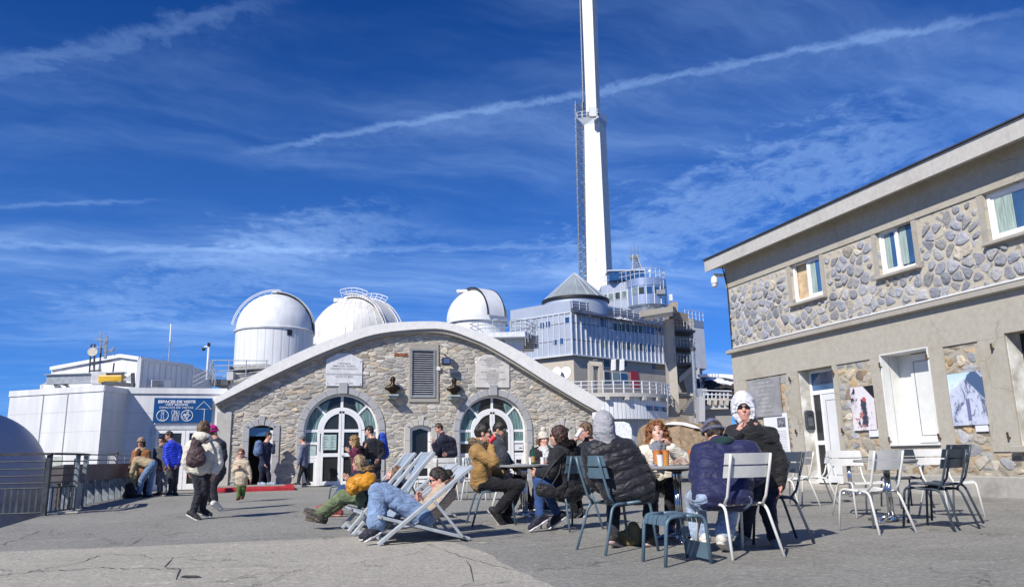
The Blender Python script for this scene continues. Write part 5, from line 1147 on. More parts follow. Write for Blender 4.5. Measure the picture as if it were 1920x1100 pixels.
# ================================================================ OBSERVATORY DOMES
DW = mat('white dome paint', (0.72, 0.73, 0.74), 0.4, var=0.10, vs=1.4, stretch=(1.5, 1.5, .35))
DWR = ribbed_mat('white dome drum', (0.80, 0.81, 0.82), 0.55, 2.46, 0.45, 0.25)
def tilt_arc(c, r, az, e0, e1, n, wx=0.0):
    """points over the dome along a meridian plane of azimuth az, elevations e0..e1 degrees"""
    h = V(math.cos(R(az)), math.sin(R(az)), 0); s = V(-h.y, h.x, 0)
    return [c+h*(r*math.cos(R(e0+(e1-e0)*i/n)))+V(0, 0, r*math.sin(R(e0+(e1-e0)*i/n)))+s*wx for i in range(n+1)]
def hemi(mb, c, r, n=48, m=16): mb.lathe(c, [(r*math.cos(PI/2*i/m), r*math.sin(PI/2*i/m)) for i in range(m+1)][:-1]+[(0.001, r)], n, cap=False)
def band_over(mb, c, r, az, e0, e1, w, th, n=28):
    """curved shutter strip over the dome, width w, thickness th"""
    a = tilt_arc(c, r, az, e0, e1, n, -w/2); b = tilt_arc(c, r, az, e0, e1, n, w/2); a2 = tilt_arc(c, r+th, az, e0, e1, n, -w/2); b2 = tilt_arc(c, r+th, az, e0, e1, n, w/2)
    mb.strip(a2, b2); mb.strip(b2, b); mb.strip(a, a2); mb.add([a[0], b[0], b2[0], a2[0]], [(0, 1, 2, 3)]); mb.add([a[-1], b[-1], b2[-1], a2[-1]], [(3, 2, 1, 0)])
FA = math.degrees(math.atan2(-Fh.y, -Fh.x))        # azimuth of the direction towards the camera
# dome one: drum with a smooth cap
d = 50; c = GD(516, 621, d); r = 71*d/1420*1.0; O1 = empty('observatory_dome', (c.x, c.y, 0), 'smooth white dome on a tall round drum with one small dark window', 'dome')
DWR1 = ribbed_mat('ribbed drum', (0.72, 0.73, 0.74), 0.5, r, 0.45, 0.35, (0, 0))
mb = MB(); hemi(mb, c, r); mb.build('cap', DW, O1, auto=40)
MB().lathe((c.x, c.y, 0), [(r*1.0, 0), (r*1.0, c.z-0.15)], 64, cap=False).build('drum', DWR1, O1, smooth=True)
MB().lathe((c.x, c.y, c.z-0.16), [(r*1.0, 0), (r*1.035, 0.0), (r*1.045, 0.10), (r*1.01, 0.16)], 64, cap=False).build('ring', DW, O1, auto=40)
mb = MB(); band_over(mb, c, r*0.99, FA+105, -4, 96, r*0.62, 0.10); mb.build('shutter', DW, O1, auto=40)
mb = MB(); band_over(mb, c, r*1.0, FA+105, -4, 90, r*0.66, 0.02); mb.build('slit_edge', BLACK, O1, auto=40)
wq = c+(-Fh*r).to_3d(); wp_ = GD(559, 632, d); wv = V(wp_.x-c.x, wp_.y-c.y, 0)
wx_ = math.sqrt(max(0, r*r-(wv.dot(Rt0))**2)); wcen = V(c.x, c.y, 0)+Rt0*wv.dot(Rt0)-Fh*wx_; wn_ = (wcen-V(c.x, c.y, 0)).normalized(); ws = V(-wn_.y, wn_.x, 0)
wo = MB().obox(wcen+V(0, 0, wp_.z), ws*0.16, wn_*0.03, V(0, 0, .18)).build('window', BLACK, O1)
mb = MB()
for s in (-0.2, 0.2): mb.tube(tilt_arc(c, r*1.12, FA-80, 8, 62, 10, s), 0.03, 5).tube(tilt_arc(c, r*1.12, FA-80, 62, 95, 4, s), 0.03, 5)
for e in range(10, 96, 9): a = tilt_arc(c, r*1.12, FA-80, e, e, 1, -0.2)[0]; b = tilt_arc(c, r*1.12, FA-80, e, e, 1, 0.2)[0]; mb.tube([a, b], 0.02, 4); mb.tube([a, tilt_arc(c, r, FA-80, e, e, 1, -0.2)[0]], 0.015, 4)
mb.build('ladder', WHITE, O1)
# dome two: seamed cap with hooped ladders
d = 62; c = GD(668, 642, d); r = 82*d/1420*1.03; O2 = empty('observatory_dome', (c.x, c.y, 0), 'cream white dome with raised seams and hooped ladders over its top', 'dome')
DW2 = mat('cream dome paint', (0.70, 0.685, 0.65), 0.45, var=0.12, vs=1.4, stretch=(1.5, 1.5, .35))
mb = MB(); hemi(mb, c, r); mb.build('cap', DW2, O2, auto=40)
mb = MB()
for k in range(36): mb.tube(tilt_arc(c, r*1.002, k*10, 0, 82, 10), 0.022, 4, cap=False)
mb.build('seam', DW2, O2)
mb = MB(); band_over(mb, c, r*0.995, FA+62, 0, 100, r*0.52, 0.12); mb.build('shutter', DW2, O2, auto=40)
mb = MB()
for s in (-0.36, -0.24, 0.24, 0.36): mb.tube(tilt_arc(c, r*1.05, FA+62, 0, 95, 20, s*r), 0.045, 5)
for e in range(0, 96, 4):
    for sg in (-1, 1): mb.tube([tilt_arc(c, r*1.05, FA+62, e, e, 1, sg*.24*r)[0], tilt_arc(c, r*1.05, FA+62, e, e, 1, sg*.36*r)[0]], 0.02, 4)
mb.build('ladder', DW2, O2)
mb = MB()
for sgn in (-1, 1):
    for e0, e1, az in ((60, 100, FA+62),):
        a = tilt_arc(c, r*1.18, az, e0, e1, 10, sgn*0.36*r); mb.tube(a, 0.035, 5); mb.tube([q.lerp(c, 0.06) for q in a], 0.03, 5)
        for q in a[::2]: mb.tube([q, q.lerp(c, 0.14)], 0.028, 5)
mb.build('guard_hoop', WHITE, O2)
q = GD(640, 564, d-1); MB().obox(q, Rt0*0.55, Fh*0.4, V(0, 0, .16)).build('shutter_box', DW2, O2, bevel=0.03)
MB().lathe((c.x, c.y, 0), [(r*1.03, 0), (r*1.03, c.z+0.02)], 48, cap=False).build('drum', ribbed_mat('ribbed drum two', (0.8, 0.8, 0.8), 0.9, r, 0.5, 0.6), O2, smooth=True)
q0, q1 = GD(584, 643, 56), GD(650, 643, 56); MB().prism([V(q0.x, q0.y, 1), V(q1.x, q1.y, 1), q1, q0], Fh*2).prism([q0+V(-.1, 0, -.1)-Fh*.1, q1+V(0, 0, -.1)-Fh*.1, q1-Fh*.1, q0+V(-.1, 0, 0)-Fh*.1], Fh*2.2).build('annex_wall', RIBW, O2)
# dome three: small dome on a railed platform
d = 48; c = GD(895.5, 599, d); r = 57*d/1420*1.03; O3 = empty('observatory_dome', (c.x, c.y, 0), 'small white dome with a black edged shutter on a railed platform', 'dome')
mb = MB(); hemi(mb, c-V(0, 0, .05), r); mb.build('cap', DW, O3, auto=40)
mb = MB(); band_over(mb, c-V(0, 0, .05), r*0.99, FA+38, 0, 105, r*0.62, 0.09); mb.build('shutter', DW, O3, auto=40)
mb = MB()
for sg in (-1, 1): mb.tube(tilt_arc(c-V(0, 0, .05), r*1.03, FA+38, 0, 100, 24, sg*r*0.33), 0.05, 5)
mb.build('slit_edge', BLACK, O3)
q = GD(867, 547, d); MB().obox(q, Rt0*0.36, Fh*0.3, V(0, 0, .10)).build('shutter_box', DW, O3, bevel=0.03)
MB().lathe((c.x, c.y, c.z-0.35), [(r*0.98, 0), (r*1.0, 0.02), (r*1.0, 0.3)], 48, cap=False).build('ring', WHITE, O3, auto=40)
MB().lathe((c.x, c.y, 0), [(r*0.92, 0), (r*0.92, c.z-0.34)], 48, cap=False).build('drum', DWR, O3, smooth=True)
zd = GD(955, 626, 46).z; dk = lambda px, dd: (lambda r_: CAM+r_*((zd-EYE)/r_.z))(ray(px, 626)) if False else V(*GD(px, 626, dd).xy, zd)
deck = [dk(820, 49), dk(905, 45.2), dk(985, 45.2), dk(1004, 47), dk(1000, 52), dk(830, 54)]
MB().prism([p-V(0, 0, .30) for p in deck], (0, 0, .30)).build('platform', mat('platform edge', (0.68, 0.70, 0.73), 0.5), O3)
mb = MB(); rail_run(mb, deck[:5], 0.72, 14, (0.35, 0.68, 1.0), 0.022, 0.028); mb.build('railing', STEEL, O3)
mb = MB(); s0 = dk(946, 46); s1 = dk(978, 46); MB().prism([V(s0.x, s0.y, 0), V(s1.x, s1.y, 0), s1-V(0, 0, .3), s0-V(0, 0, .3)], Fh*5).build('support_wall', WALLWHITE, O3)
st_ = MB(); t0 = GD(985, 640, 44.5); t1 = GD(1003, 617, 46.5)
for k in range(7): p = GD(982, 652-k*3.5, 46); st_.beam(p, p+Rt0*0.9, 0.3, 0.04)
st_.build('step', DARKSTEEL, O3)
mb = MB(); rail_run(mb, [GD(985, 648, 45), GD(1006, 620, 45.5)], 0.8, 5, (0.5, 1.0), 0.022, 0.025); mb.build('stair_railing', STEEL, O3)
# ================================================================ white sphere at the left, below the terrace
d = 20.0; c = GD(-66, 905, d); r = 130*d/1420; SP = empty('white_sphere', (c.x, c.y, c.z-r), 'large plain white sphere in shade beyond the left railing', 'dome')
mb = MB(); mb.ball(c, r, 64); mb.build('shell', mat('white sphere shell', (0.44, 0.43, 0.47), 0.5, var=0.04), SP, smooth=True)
MB().lathe((c.x, c.y, -4.6), [(r*0.98, 0), (r*0.98, c.z+4.6-0.55)], 40, cap=False).build('base_ring', CONCG, SP)
# tall block added just outside the picture only to shade the sphere
nb = c+SUNV*6.5; NB = empty('added_shade_block', (nb.x, nb.y, -4), 'plain concrete block added outside the picture on the left to shade the white sphere', 'building')
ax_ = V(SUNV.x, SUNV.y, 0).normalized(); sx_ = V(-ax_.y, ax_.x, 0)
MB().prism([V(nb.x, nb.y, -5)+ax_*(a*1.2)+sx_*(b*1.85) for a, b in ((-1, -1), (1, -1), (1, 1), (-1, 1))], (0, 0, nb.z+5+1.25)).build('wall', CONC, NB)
# ================================================================ SILVER OBSERVATORY BUILDING
SILV = mat('silver aluminium panel', (0.46, 0.50, 0.57), 0.42, 0.35, var=0.06, vs=0.4)
SILD = mat('darker aluminium', (0.36, 0.40, 0.46), 0.42, 0.4, var=0.06)
FINW = mat('white aluminium fin', (0.64, 0.66, 0.69), 0.4, 0.1)
GLB = glass('blue office glass', (0.015, 0.05, 0.13), 0.05, 1.0); GLD = glass('dark office glass', (0.03, 0.035, 0.03), 0.08, 0.6); GLG = glass('green office glass', (0.13, 0.18, 0.17), 0.1, 0.5)
D0 = 75.0
c0 = GD(1073, 664, D0); zb = c0.z; zt = GD(1073, 585, D0).z; zpar = GD(1071, 563, D0).z
onz = lambda px, py, z: GZ(px, py, z)
lft = onz(990, 673.5, zb); dl_ = (V(lft.x-c0.x, lft.y-c0.y, 0)).normalized()
rgt = onz(1252, 682.5, zb); dr_ = (V(rgt.x-c0.x, rgt.y-c0.y, 0)).normalized()
OB = empty('observatory_building', (c0.x, c0.y, 0), 'silver aluminium observatory block of two window rows under a cone roof', 'building')
C0 = V(c0.x, c0.y, 0)
def alongL(px, py, z): return (onz(px, py, z)-V(c0.x, c0.y, z)).dot(dl_)
def hit(px, py, dv):            # picture point on the vertical plane through the corner along dv -> (u, z)
    n = V(-dv.y, dv.x, 0); r = ray(px, py); k = (C0-V(0, 0, 0)).dot(n)/r.dot(n); p = CAM+r*k; return ((p-C0).dot(dv), p.z)
LL = hit(958, 640, dl_)[0]; LR = hit(1322, 690, dr_)[0]; LRv = hit(1262, 680, dr_)[0]
nl = V(-dl_.y, dl_.x, 0); nl = nl if nl.dot(Fh) < 0 else -nl
nr = V(-dr_.y, dr_.x, 0); nr = nr if nr.dot(Fh) < 0 else -nr
pl = lambda u, z, w=0.0: C0+dl_*u+nl*w+V(0, 0, z); pr_ = lambda u, z, w=0.0: C0+dr_*u+nr*w+V(0, 0, z)
# body with an overhanging silver block
MB().prism([pl(0, zb), pl(LL, zb), pl(LL, zb)+dr_*LR, pr_(LR, zb)], (0, 0, zt-zb)).build('wall', SILV, OB)
MB().prism([pl(0, zt+.003, .02)+nr*.02, pl(LL, zt+.003, .02), pl(LL, zt+.003)+dr_*8, pl(0, zt+.003)+dr_*8+nr*.02], (0, 0, zpar-zt)).build('parapet', SILV, OB)
# white fins, bottom tilted soffit
mb = MB(); n1 = 11
for k in range(n1+1): u = LL*k/n1; mb.obox(pl(u, (zb+zt)/2, .05), dl_*0.04, nl*0.05, V(0, 0, (zt-zb)/2))
n2 = 28
for k in range(n2+1):
    u = LR*k/n2*0.86; mb.obox(pr_(u, (zb+zt)/2, .055), dr_*0.036, nr*0.055, V(0, 0, (zt-zb)/2))
mb.build('fin', FINW, OB)
mb = MB()
for f in (0.36, 0.76): mb.obox(pl(LL/2, zb+(zt-zb)*f, .012), dl_*(LL/2), nl*0.012, V(0, 0, .025)); mb.obox(pr_(LR*.43, zb+(zt-zb)*f, .012), dr_*(LR*.43), nr*0.012, V(0, 0, .03))
mb.build('panel_joint', DARKSTEEL, OB)
mb = MB().obox(pl(LL/2, zb-.02, .06), dl_*(LL/2+.1), nl*.10, V(0, 0, .07)).obox(pr_(LR/2, zb-.03, .06), dr_*(LR/2+.1), nr*.10, V(0, 0, .07)).obox(pl(LL/2, zt, .05), dl_*(LL/2), nl*.06, V(0, 0, .05)); mb.build('edge_trim', FINW, OB)
def owin(dv, fn, x0, y0, x1, y1, g):
    a = hit(x0, y1, dv); b = hit(x1, y0, dv); u0, u1 = sorted((a[0], b[0])); z0, z1 = a[1], b[1]; nn = nl if dv is dl_ else nr
    w = MB().obox(fn((u0+u1)/2, (z0+z1)/2, .02), dv*((u1-u0)/2+.05), nn*.02, V(0, 0, (z1-z0)/2+.05)).build('window', FINW, OB)
    MB().obox(fn((u0+u1)/2, (z0+z1)/2, .045), dv*((u1-u0)/2), nn*.008, V(0, 0, (z1-z0)/2)).build('pane', g, w)
s = 5.647
for x0, y0, x1, y1 in ((562, 192, 608, 260), (301, 248, 343, 318), (363, 235, 406, 305), (435, 430, 478, 492), (500, 413, 545, 482), (181, 476, 220, 538), (242, 465, 284, 525)):
    owin(dl_, pl, 960+x0/s, 560+y0/s, 960+x1/s, 560+y1/s, GLB)
cols = [934, 1071, 1138, 1204, 1270, 1335, 1399, 1461, 1523, 1583]
for k, x in enumerate(cols):
    f = (x-640)/(1640-640); yt = 180+f*100+14; w = 52 if k else 54
    owin(dr_, pr_, 960+x/s, 560+(yt+26 if k else 214)/s, 960+(x+w)/s, 560+(yt+96 if k else 294)/s, GLB if k in (0, 6, 7, 8, 9) else GLD)
    yb_ = 405+f*95; owin(dr_, pr_, 960+(x+14)/s, 560+(yb_+8)/s, 960+(x+14+w-4)/s, 560+(yb_+74)/s, (GLG, GLB, GLG, GLD, GLG, GLD, GLB, GLB, GLB, GLB)[k])
# blue-grey sun panels and terrace railing along the right roof edge
SOL = mat('dark blue solar panel', (0.05, 0.07, 0.13), 0.25, 0.2)
UE = LR*0.70; npan = 7
for k in range(npan):
    u0, u1 = UE*k/npan+.04, UE*(k+1)/npan-.04; MB().prism([pr_(u0, zt-.10, .75), pr_(u1, zt-.10, .75), pr_(u1, zt+.42, .12), pr_(u0, zt+.42, .12)], (0, 0, -.05)).build('solar_panel', SOL, OB)
mb = MB(); rail_run(mb, [pr_(0.2, zt+.42, .05), pr_(LR, zt+.42, .05)], 0.85, 22, (0.3, 0.6, 1.0), 0.03, 0.035); mb.build('railing', FINW, OB)
MB().prism([pr_(0.2, zt+.40, .03), pr_(UE, zt+.40, .03), pr_(UE, zt+1.0, .03), pr_(0.2, zt+1.0, .03)], -nr*0.04).build('railing_screen', mat('grey mesh', (0.36, 0.37, 0.39), 0.6, var=0.2, vs=12), OB)
MB().prism([pr_(0, zt), pr_(LR, zt), pr_(LR, zt)-nr*9, pr_(0, zt)-nr*9], (0, 0, .35)).build('roof_deck', SILD, OB)
# concrete storey underneath, set back
B0 = C0-nl*.35-nr*.12
MB().prism([V(*(B0+dl_*0).xy, -4), V(*(B0+dl_*LL).xy, -4), V(*(B0+dl_*LL+dr_*LR).xy, -4), V(*(B0+dr_*LR*0.97).xy, -4)], (0, 0, 4+zb-.002)).build('concrete_base', concrete_mat('tan base concrete', (0.50, 0.45, 0.38)), OB)  # tan concrete in its own colour
def hb(px, py): n = nr; r = ray(px, py); k = (B0-CAM).dot(n)/r.dot(n); p = CAM+r*k; return ((p-B0).dot(dr_), p.z)
pb = lambda u, z, w=0.0: B0+dr_*u+nr*w+V(0, 0, z)
def bwin(x0, y0, x1, y1, g, name='window', m=FINW, b=.06):
    a = hb(x0, y1); c_ = hb(x1, y0); u0, u1 = a[0], c_[0]; z0, z1 = a[1], c_[1]
    w = MB().obox(pb((u0+u1)/2, (z0+z1)/2, .03), dr_*((u1-u0)/2+b), nr*.03, V(0, 0, (z1-z0)/2+b)).build(name, m, OB)
    if g: MB().obox(pb((u0+u1)/2, (z0+z1)/2, .065), dr_*((u1-u0)/2), nr*.008, V(0, 0, (z1-z0)/2)).build('pane', g, w)
bwin(1133, 697, 1142, 716, GLD); bwin(1149, 699, 1160, 717, GLG); bwin(1164, 700, 1174, 717, GLB)
bwin(1222, 683, 1246, 692, GLD); bwin(1132, 675, 1142, 687, GLD); bwin(1164, 678, 1175, 687, GLD)
bwin(1183.5, 697, 1196, 727, None, 'door', mat('red door', (0.42, 0.03, 0.05), 0.5), 0.0)
for x in (1145, 1161): q = GD(x, 684, 73.5); MB().prism([q+V(0, 0, -.6), q+Rt0*.5+V(0, 0, -.5), q+Rt0*.55+V(0, 0, .6), q+Rt0*.1+V(0, 0, .55)], Fh*.3).build('air_vent', WHITE, OB, bevel=0.06, seg=2)
# cone roof on its drum
c = GD(1079, 566, 80); rc_ = 63.5*80/1420; ap = GD(1078, 511, 80)
ZC = mat('grey green zinc', (0.33, 0.37, 0.38), 0.45, 0.3, var=0.12, vs=0.6)
zc = GD(1016, 566, 80).z
cn = MB(); N = 40; ring_ = [V(c.x+rc_*math.cos(2*PI*k/N), c.y+rc_*math.sin(2*PI*k/N), zc) for k in range(N)]; apx = V(c.x, c.y, ap.z)
cn.add(ring_+[apx], [(k, (k+1) % N, N) for k in range(N)]); cr = cn.build('cone_roof', ZC, OB)
mb = MB()
for k in range(0, N, 2): mb.tube([ring_[k], apx], 0.05, 4, cap=False)
mb.build('roof_seam', SILV, cr)
MB().lathe((c.x, c.y, zc-.35), [(rc_*.99, 0), (rc_*1.02, .1), (rc_*1.02, .36), (rc_*.95, .4)], 48, cap=False).build('roof_rim', BLACK, cr, auto=40)
MB().lathe((c.x, c.y, zt), [(rc_*.97, 0), (rc_*.97, zc-zt-.3)], 48, cap=False).build('cone_drum', SILV, OB, smooth=True)
# round control room with its straight wing
d = 86; c = GD(1212, 560, d); r = 38*d/1420; z1 = GD(1205, 528, d).z; z0 = GD(1205, 576, d).z
CRM = mat('bright aluminium', (0.62, 0.65, 0.69), 0.25, 0.75, var=0.06)
MB().lathe((c.x, c.y, 0), [(r*.75, z0-1.2), (r*.85, z0-.15), (r, z0), (r, z1)], 48, cap=True).build('round_tower', CRM, OB, auto=30)
mb = MB(); wl = GD(1128, 556, 88); wl0 = V(wl.x, wl.y, 0); cl = V(c.x, c.y, 0)-Fh*r*.93-Rt0*0.1
MB().prism([V(*cl.xy, z0-.3), V(*wl0.xy, z0-.3), V(*(wl0+Fh*6).xy, z0-.3), V(*(cl+Fh*7).xy, z0-.3)], (0, 0, z1-z0+.3)).build('wing', SILV, OB)
wd_ = (wl0-cl); Lw = wd_.length; wd_ = wd_.normalized(); wnn = V(-wd_.y, wd_.x, 0); wnn = wnn if wnn.dot(Fh) < 0 else -wnn
zm = z0+(z1-z0)*.52
for k in range(7):
    u = Lw*(k+.5)/7; w = MB().obox(cl+wd_*u+wnn*.03+V(0, 0, zm-.05), wd_*(Lw/14*.8), wnn*.03, V(0, 0, (z1-z0)*.15)).build('window', FINW, OB); MB().obox(cl+wd_*u+wnn*.065+V(0, 0, zm-.05), wd_*(Lw/14*.68), wnn*.006, V(0, 0, (z1-z0)*.13)).build('pane', GLG if k % 2 else GLD, w)
mb = MB()
for k in range(7): mb.obox(cl+wd_*(Lw*k/7)+wnn*.05+V(0, 0, (z0+z1)/2-.2), wd_*.04, wnn*.05, V(0, 0, (z1-z0)*.42))
for a in range(-75, 105, 22): h = V(math.cos(R(FA+a)), math.sin(R(FA+a)), 0); mb.tube([V(c.x, c.y, z0)+h*r*1.01, V(c.x, c.y, z1)+h*r*1.01], 0.05, 4)
mb.build('fin', FINW, OB)
for k, a in enumerate((-46, -24, -2, 20, 42, 64)):
    pts0 = [V(c.x, c.y, 0)+V(math.cos(R(FA+a+8.5*q)), math.sin(R(FA+a+8.5*q)), 0)*r*1.012 for q in (-1, -.5, 0, .5, 1)]
    mb = MB().strip([p+V(0, 0, zm-(z1-z0)*.14) for p in pts0], [p+V(0, 0, zm+(z1-z0)*.12) for p in pts0]); mb.build('window', GLB if k > 2 else (GLG, GLD, GLB)[k], OB)
mb = MB(); mb.lathe((c.x, c.y, z1-.001), [(r*1.03, -.9), (r*1.03, 0), (r*.9, .02)], 48, cap=False); mb.build('cornice', CRM, OB, auto=40)
mb = MB(); cp_ = [V(c.x+r*.97*math.cos(R(FA+a)), c.y+r*.97*math.sin(R(FA+a)), z1) for a in range(-60, 150, 15)]; rail_run(mb, [V(*wl0.xy, z1)]+cp_, 1.1, 20, (0.5, 1.0), 0.03, 0.03); mb.build('railing', FINW, OB)
q = GD(1172, 520, 87); MB().obox(q, Rt0*2.0, Fh*1, V(0, 0, .55)).build('roof_cabin', GLB, OB); MB().obox(q+V(0, 0, .62), Rt0*2.2, Fh*1.1, V(0, 0, .07)).build('roof_cabin', FINW, OB)
MB().tube([GD(1218, 524, 86), GD(1218, 511, 86)], .04, 5).ball(GD(1218.5, 508.5, 86), .22, 10).build('camera_mast', WHITE, OB)
q = GD(1238, 548, 84); MB().obox(q, Rt0*.5, Fh*.4, V(0, 0, .25)).tube([GD(1244, 545, 84), GD(1244, 524, 84)], .08, 6).build('roof_antenna', GREYMETAL, OB)
q = GD(1257.5, 558, 82); MB().obox(q, Rt0*.16, Fh*.2, V(0, 0, .36)).tube([q, q-V(0, 0, .9)], .05, 5).build('roof_antenna', WHITE, OB)
# lattice mast on the control room
LM_ = empty('lattice_mast', GD(1196, 523, 88).to_tuple(), 'small grey lattice mast with aerials on the round control room', 'mast')
mb = MB(); lattice(mb, GD(1196, 524, 88), GD(1190, 478, 88), 1.5, 0.45, 9, .028, Rt0, Fh); mb.build('lattice', GREYMETAL, LM_)
mb = MB()
for pts in ([(1189.5, 480), (1189, 455)], [(1196.5, 480), (1196, 462)], [(1182, 484), (1198, 481)], [(1184, 483), (1183, 462)]): px_tube(mb, pts, 88, .04)
mb.obox(GD(1189, 482, 88), Rt0*.5, Fh*.2, V(0, 0, .2)); mb.build('aerial', STEEL, LM_)
# ================================================================ TALL WHITE TRANSMITTER TOWER
TW = empty('transmitter_tower', GD(1125, 560, 112).to_tuple(), 'very tall white square transmitter tower with a lattice ladder on its left', 'tower')
d = 112
def rust_white():
    m, t, b = newmat('weathered white tower'); tc = t.n('ShaderNodeTexCoord').outputs['Object']
    n = t.noise(t.mapv(tc, (1.5, 1.5, .35)), 1.6, 7, .7); bl = t.n('ShaderNodeTexBrick', i_Scale=0.5); t.l(t.mapv(tc, (1, 1, 1), (R(90), 0, 0)), bl.inputs['Vector'])
    c_ = t.mix(t.ss(n, .5, .72), (0.72, 0.71, 0.69), (0.50, 0.48, 0.45)); c_ = t.mix(t.ss(t.noise(tc, 5, 5, .7), .56, .68, 0, .6), c_, (0.40, 0.37, 0.34)); t.l(c_, b.inputs['Base Color']); b.inputs['Roughness'].default_value = .6; return m
TWM = rust_white()
zB = GD(1130, 540, d).z; zM = GD(1115, 228, d).z; zTp = GD(1112, -60, d).z
# square sections turned so the wide left face and the narrow right face show
ctr = GD(1128, 540, d); fa = (Rt0*0.96-Fh*0.28).normalized(); fb_ = V(-fa.y, fa.x, 0); fb_ = fb_ if fb_.dot(Fh) > 0 else -fb_
def corner_at(px, py): return GD(px, py, d)
kb = corner_at(1139, 540); km = corner_at(1123.5, 228); w0 = 41*d/1420; w1 = 27.5*d/1420
lb = corner_at(1098.5, 540); lm = corner_at(1096.5, 228); rb_ = corner_at(1153, 540); rm = corner_at(1139.5, 228)
def section(l, k, r_): # l, k, r_ left edge, front corner, right edge
    K = V(*k.xy, 0); Lp = V(*l.xy, 0)+Fh*0.9; Rp = V(*r_.xy, 0)+Fh*2.4; return [K, Rp, Rp+(Lp-K), Lp]
def taper(s0, s1, z0, z1): return MB().add([V(*p.xy, z0) for p in s0]+[V(*p.xy, z1) for p in s1], [(0, 1, 5, 4), (1, 2, 6, 5), (2, 3, 7, 6), (3, 0, 4, 7), (4, 5, 6, 7)])
taper(section(lb, kb, rb_), section(lm, km, rm), zB-12, zM).build('lower_shaft', TWM, TW)
l2, k2, r2_ = corner_at(1100, 205), corner_at(1118, 205), corner_at(1128, 205); l3, k3, r3 = corner_at(1090, -60), corner_at(1108, -60), corner_at(1121, -60)
z2 = GD(1110, 205, d).z
taper(section(l2, k2, r2_), section(l3, k3, r3), zM, zTp).build('upper_shaft', TWM, TW)
pc = [p for p in section(corner_at(1085, 217), corner_at(1121, 217), corner_at(1139, 217))]
zP = GD(1110, 218, d).z
ctrp = sum(pc, V(0, 0, 0))/4; big = [ctrp+(p-ctrp)*1.08 for p in pc]
MB().add([V(*p.xy, zP-1.1) for p in section(lm, km, rm)]+[V(*p.xy, zP+.05) for p in big], [(0, 1, 5, 4), (1, 2, 6, 5), (2, 3, 7, 6), (3, 0, 4, 7), (4, 5, 6, 7)]).build('platform', mat('platform grey', (0.5, 0.54, 0.6), 0.5, 0.2), TW)
mb = MB(); rail_run(mb, [V(*p.xy, zP) for p in (big[3], big[0], big[1])], 1.1, 9, (0.5, 1.0), .045, .05); mb.build('platform_railing', FINW, TW)
MB().prism([V(*(q+(V(0, 0, 0))).xy, zP+.06) for q in [p_+((p_-sum(section(l2, k2, r2_), V(0, 0, 0))/4)*.06) for p_ in section(l2, k2, r2_)]], (0, 0, 1.0)).build('collar', DARKSTEEL, TW)
mb = MB(); p = GD(1111, 211, d-1.5)
MB().obox(p, Rt0*.55, Fh*.4, V(0, 0, .8)).build('platform_cabin', WHITE, TW)
LATM = mat('dark lattice steel', (0.16, 0.18, 0.21), .5, .3); mb = MB(); lattice(mb, GD(1094, 530, d+3.2), GD(1085, 192, d+3.2), 1.15, 1.15, 40, .045, Rt0, Fh); mb.build('lattice_ladder', LATM, TW)
mb = MB(); lattice(mb, GD(1097.5, 215, d+3.2), GD(1089, -60, d+3.2), .6, .6, 44, .04, Rt0, Fh); mb.build('upper_lattice', LATM, TW)
mb = MB()
for k in range(9): y = 240+k*34; a = GD(1086.5+k*1.05, y, d+2.6); b = GD(1099, y, d+2.2); mb.tube([a, b], .06, 4)
mb.build('ladder_brace', GREYMETAL, TW)
# ================================================================ concrete stair tower
ST = empty('stair_tower', GD(1265, 778, 62).to_tuple(), 'raw concrete stair tower with steel landings right of the silver block', 'tower'); d = 62
CT = concrete_mat('tower concrete', (0.47, 0.43, 0.36)); CTD = concrete_mat('dark tower concrete', (0.30, 0.28, 0.26))
MB().prism([GD(1259, 780, d), GD(1275, 780, d), GD(1263, 598, d), GD(1248, 598, d)], Fh*1.3).build('pillar', CT, ST)
MB().prism([GD(1292, 742, d+4), GD(1302, 742, d+4), GD(1302, 640, d+4), GD(1294, 640, d+4)], Fh*1.0).prism([GD(1280, 700, d+3.9), GD(1292, 740, d+3.9), GD(1302, 740, d+3.9), GD(1290, 690, d+3.9)], Fh*.4).prism([GD(1272, 742, d+2), GD(1303, 742, d+2), GD(1303, 737, d+2), GD(1272, 737, d+2)], Fh*3).build('rear_pillar', CT, ST)
MB().prism([GD(1274, 718, d+.4), GD(1302, 692, d+3), GD(1302, 681, d+3), GD(1273, 707, d+.4)], Fh*1.0).build('stair_flight', CT, ST)
MB().prism([GD(1276, 775, d), GD(1300, 742, d+2), GD(1304, 742, d+2), GD(1302, 778, d+2)], Fh*1.0).build('stair_flight', CT, ST); mb = MB()
for k in range(9): mb.obox(GD(1276+k*2.6, 774-k*3.4, d-.3), Rt0*.12, Fh*.4, V(0, 0, .04))
mb.build('tread', CTD, ST)
MB().prism([GD(1200, 594, d-4), GD(1262, 584, d-3), GD(1270, 586, d+2), GD(1215, 598, d+5)], (0, 0, .45)).build('canopy', CT, ST)
MB().prism([GD(1208, 598, d-3), GD(1258, 588, d-2), GD(1262, 592, d), GD(1212, 601, d)], (0, 0, .2)).build('canopy_beam', WHITE, ST)
MB().prism([GD(1262, 598, d+2), GD(1290, 603, d+3), GD(1290, 588, d+3), GD(1262, 582, d+2)], Fh*4).prism([GD(1257, 587, d), GD(1271, 587, d), GD(1271, 566, d), GD(1258, 566, d)], Fh*1.2).build('top_block', concrete_mat('rusty concrete', (0.36, 0.29, 0.23)), ST)
mb = MB(); rl = MB()
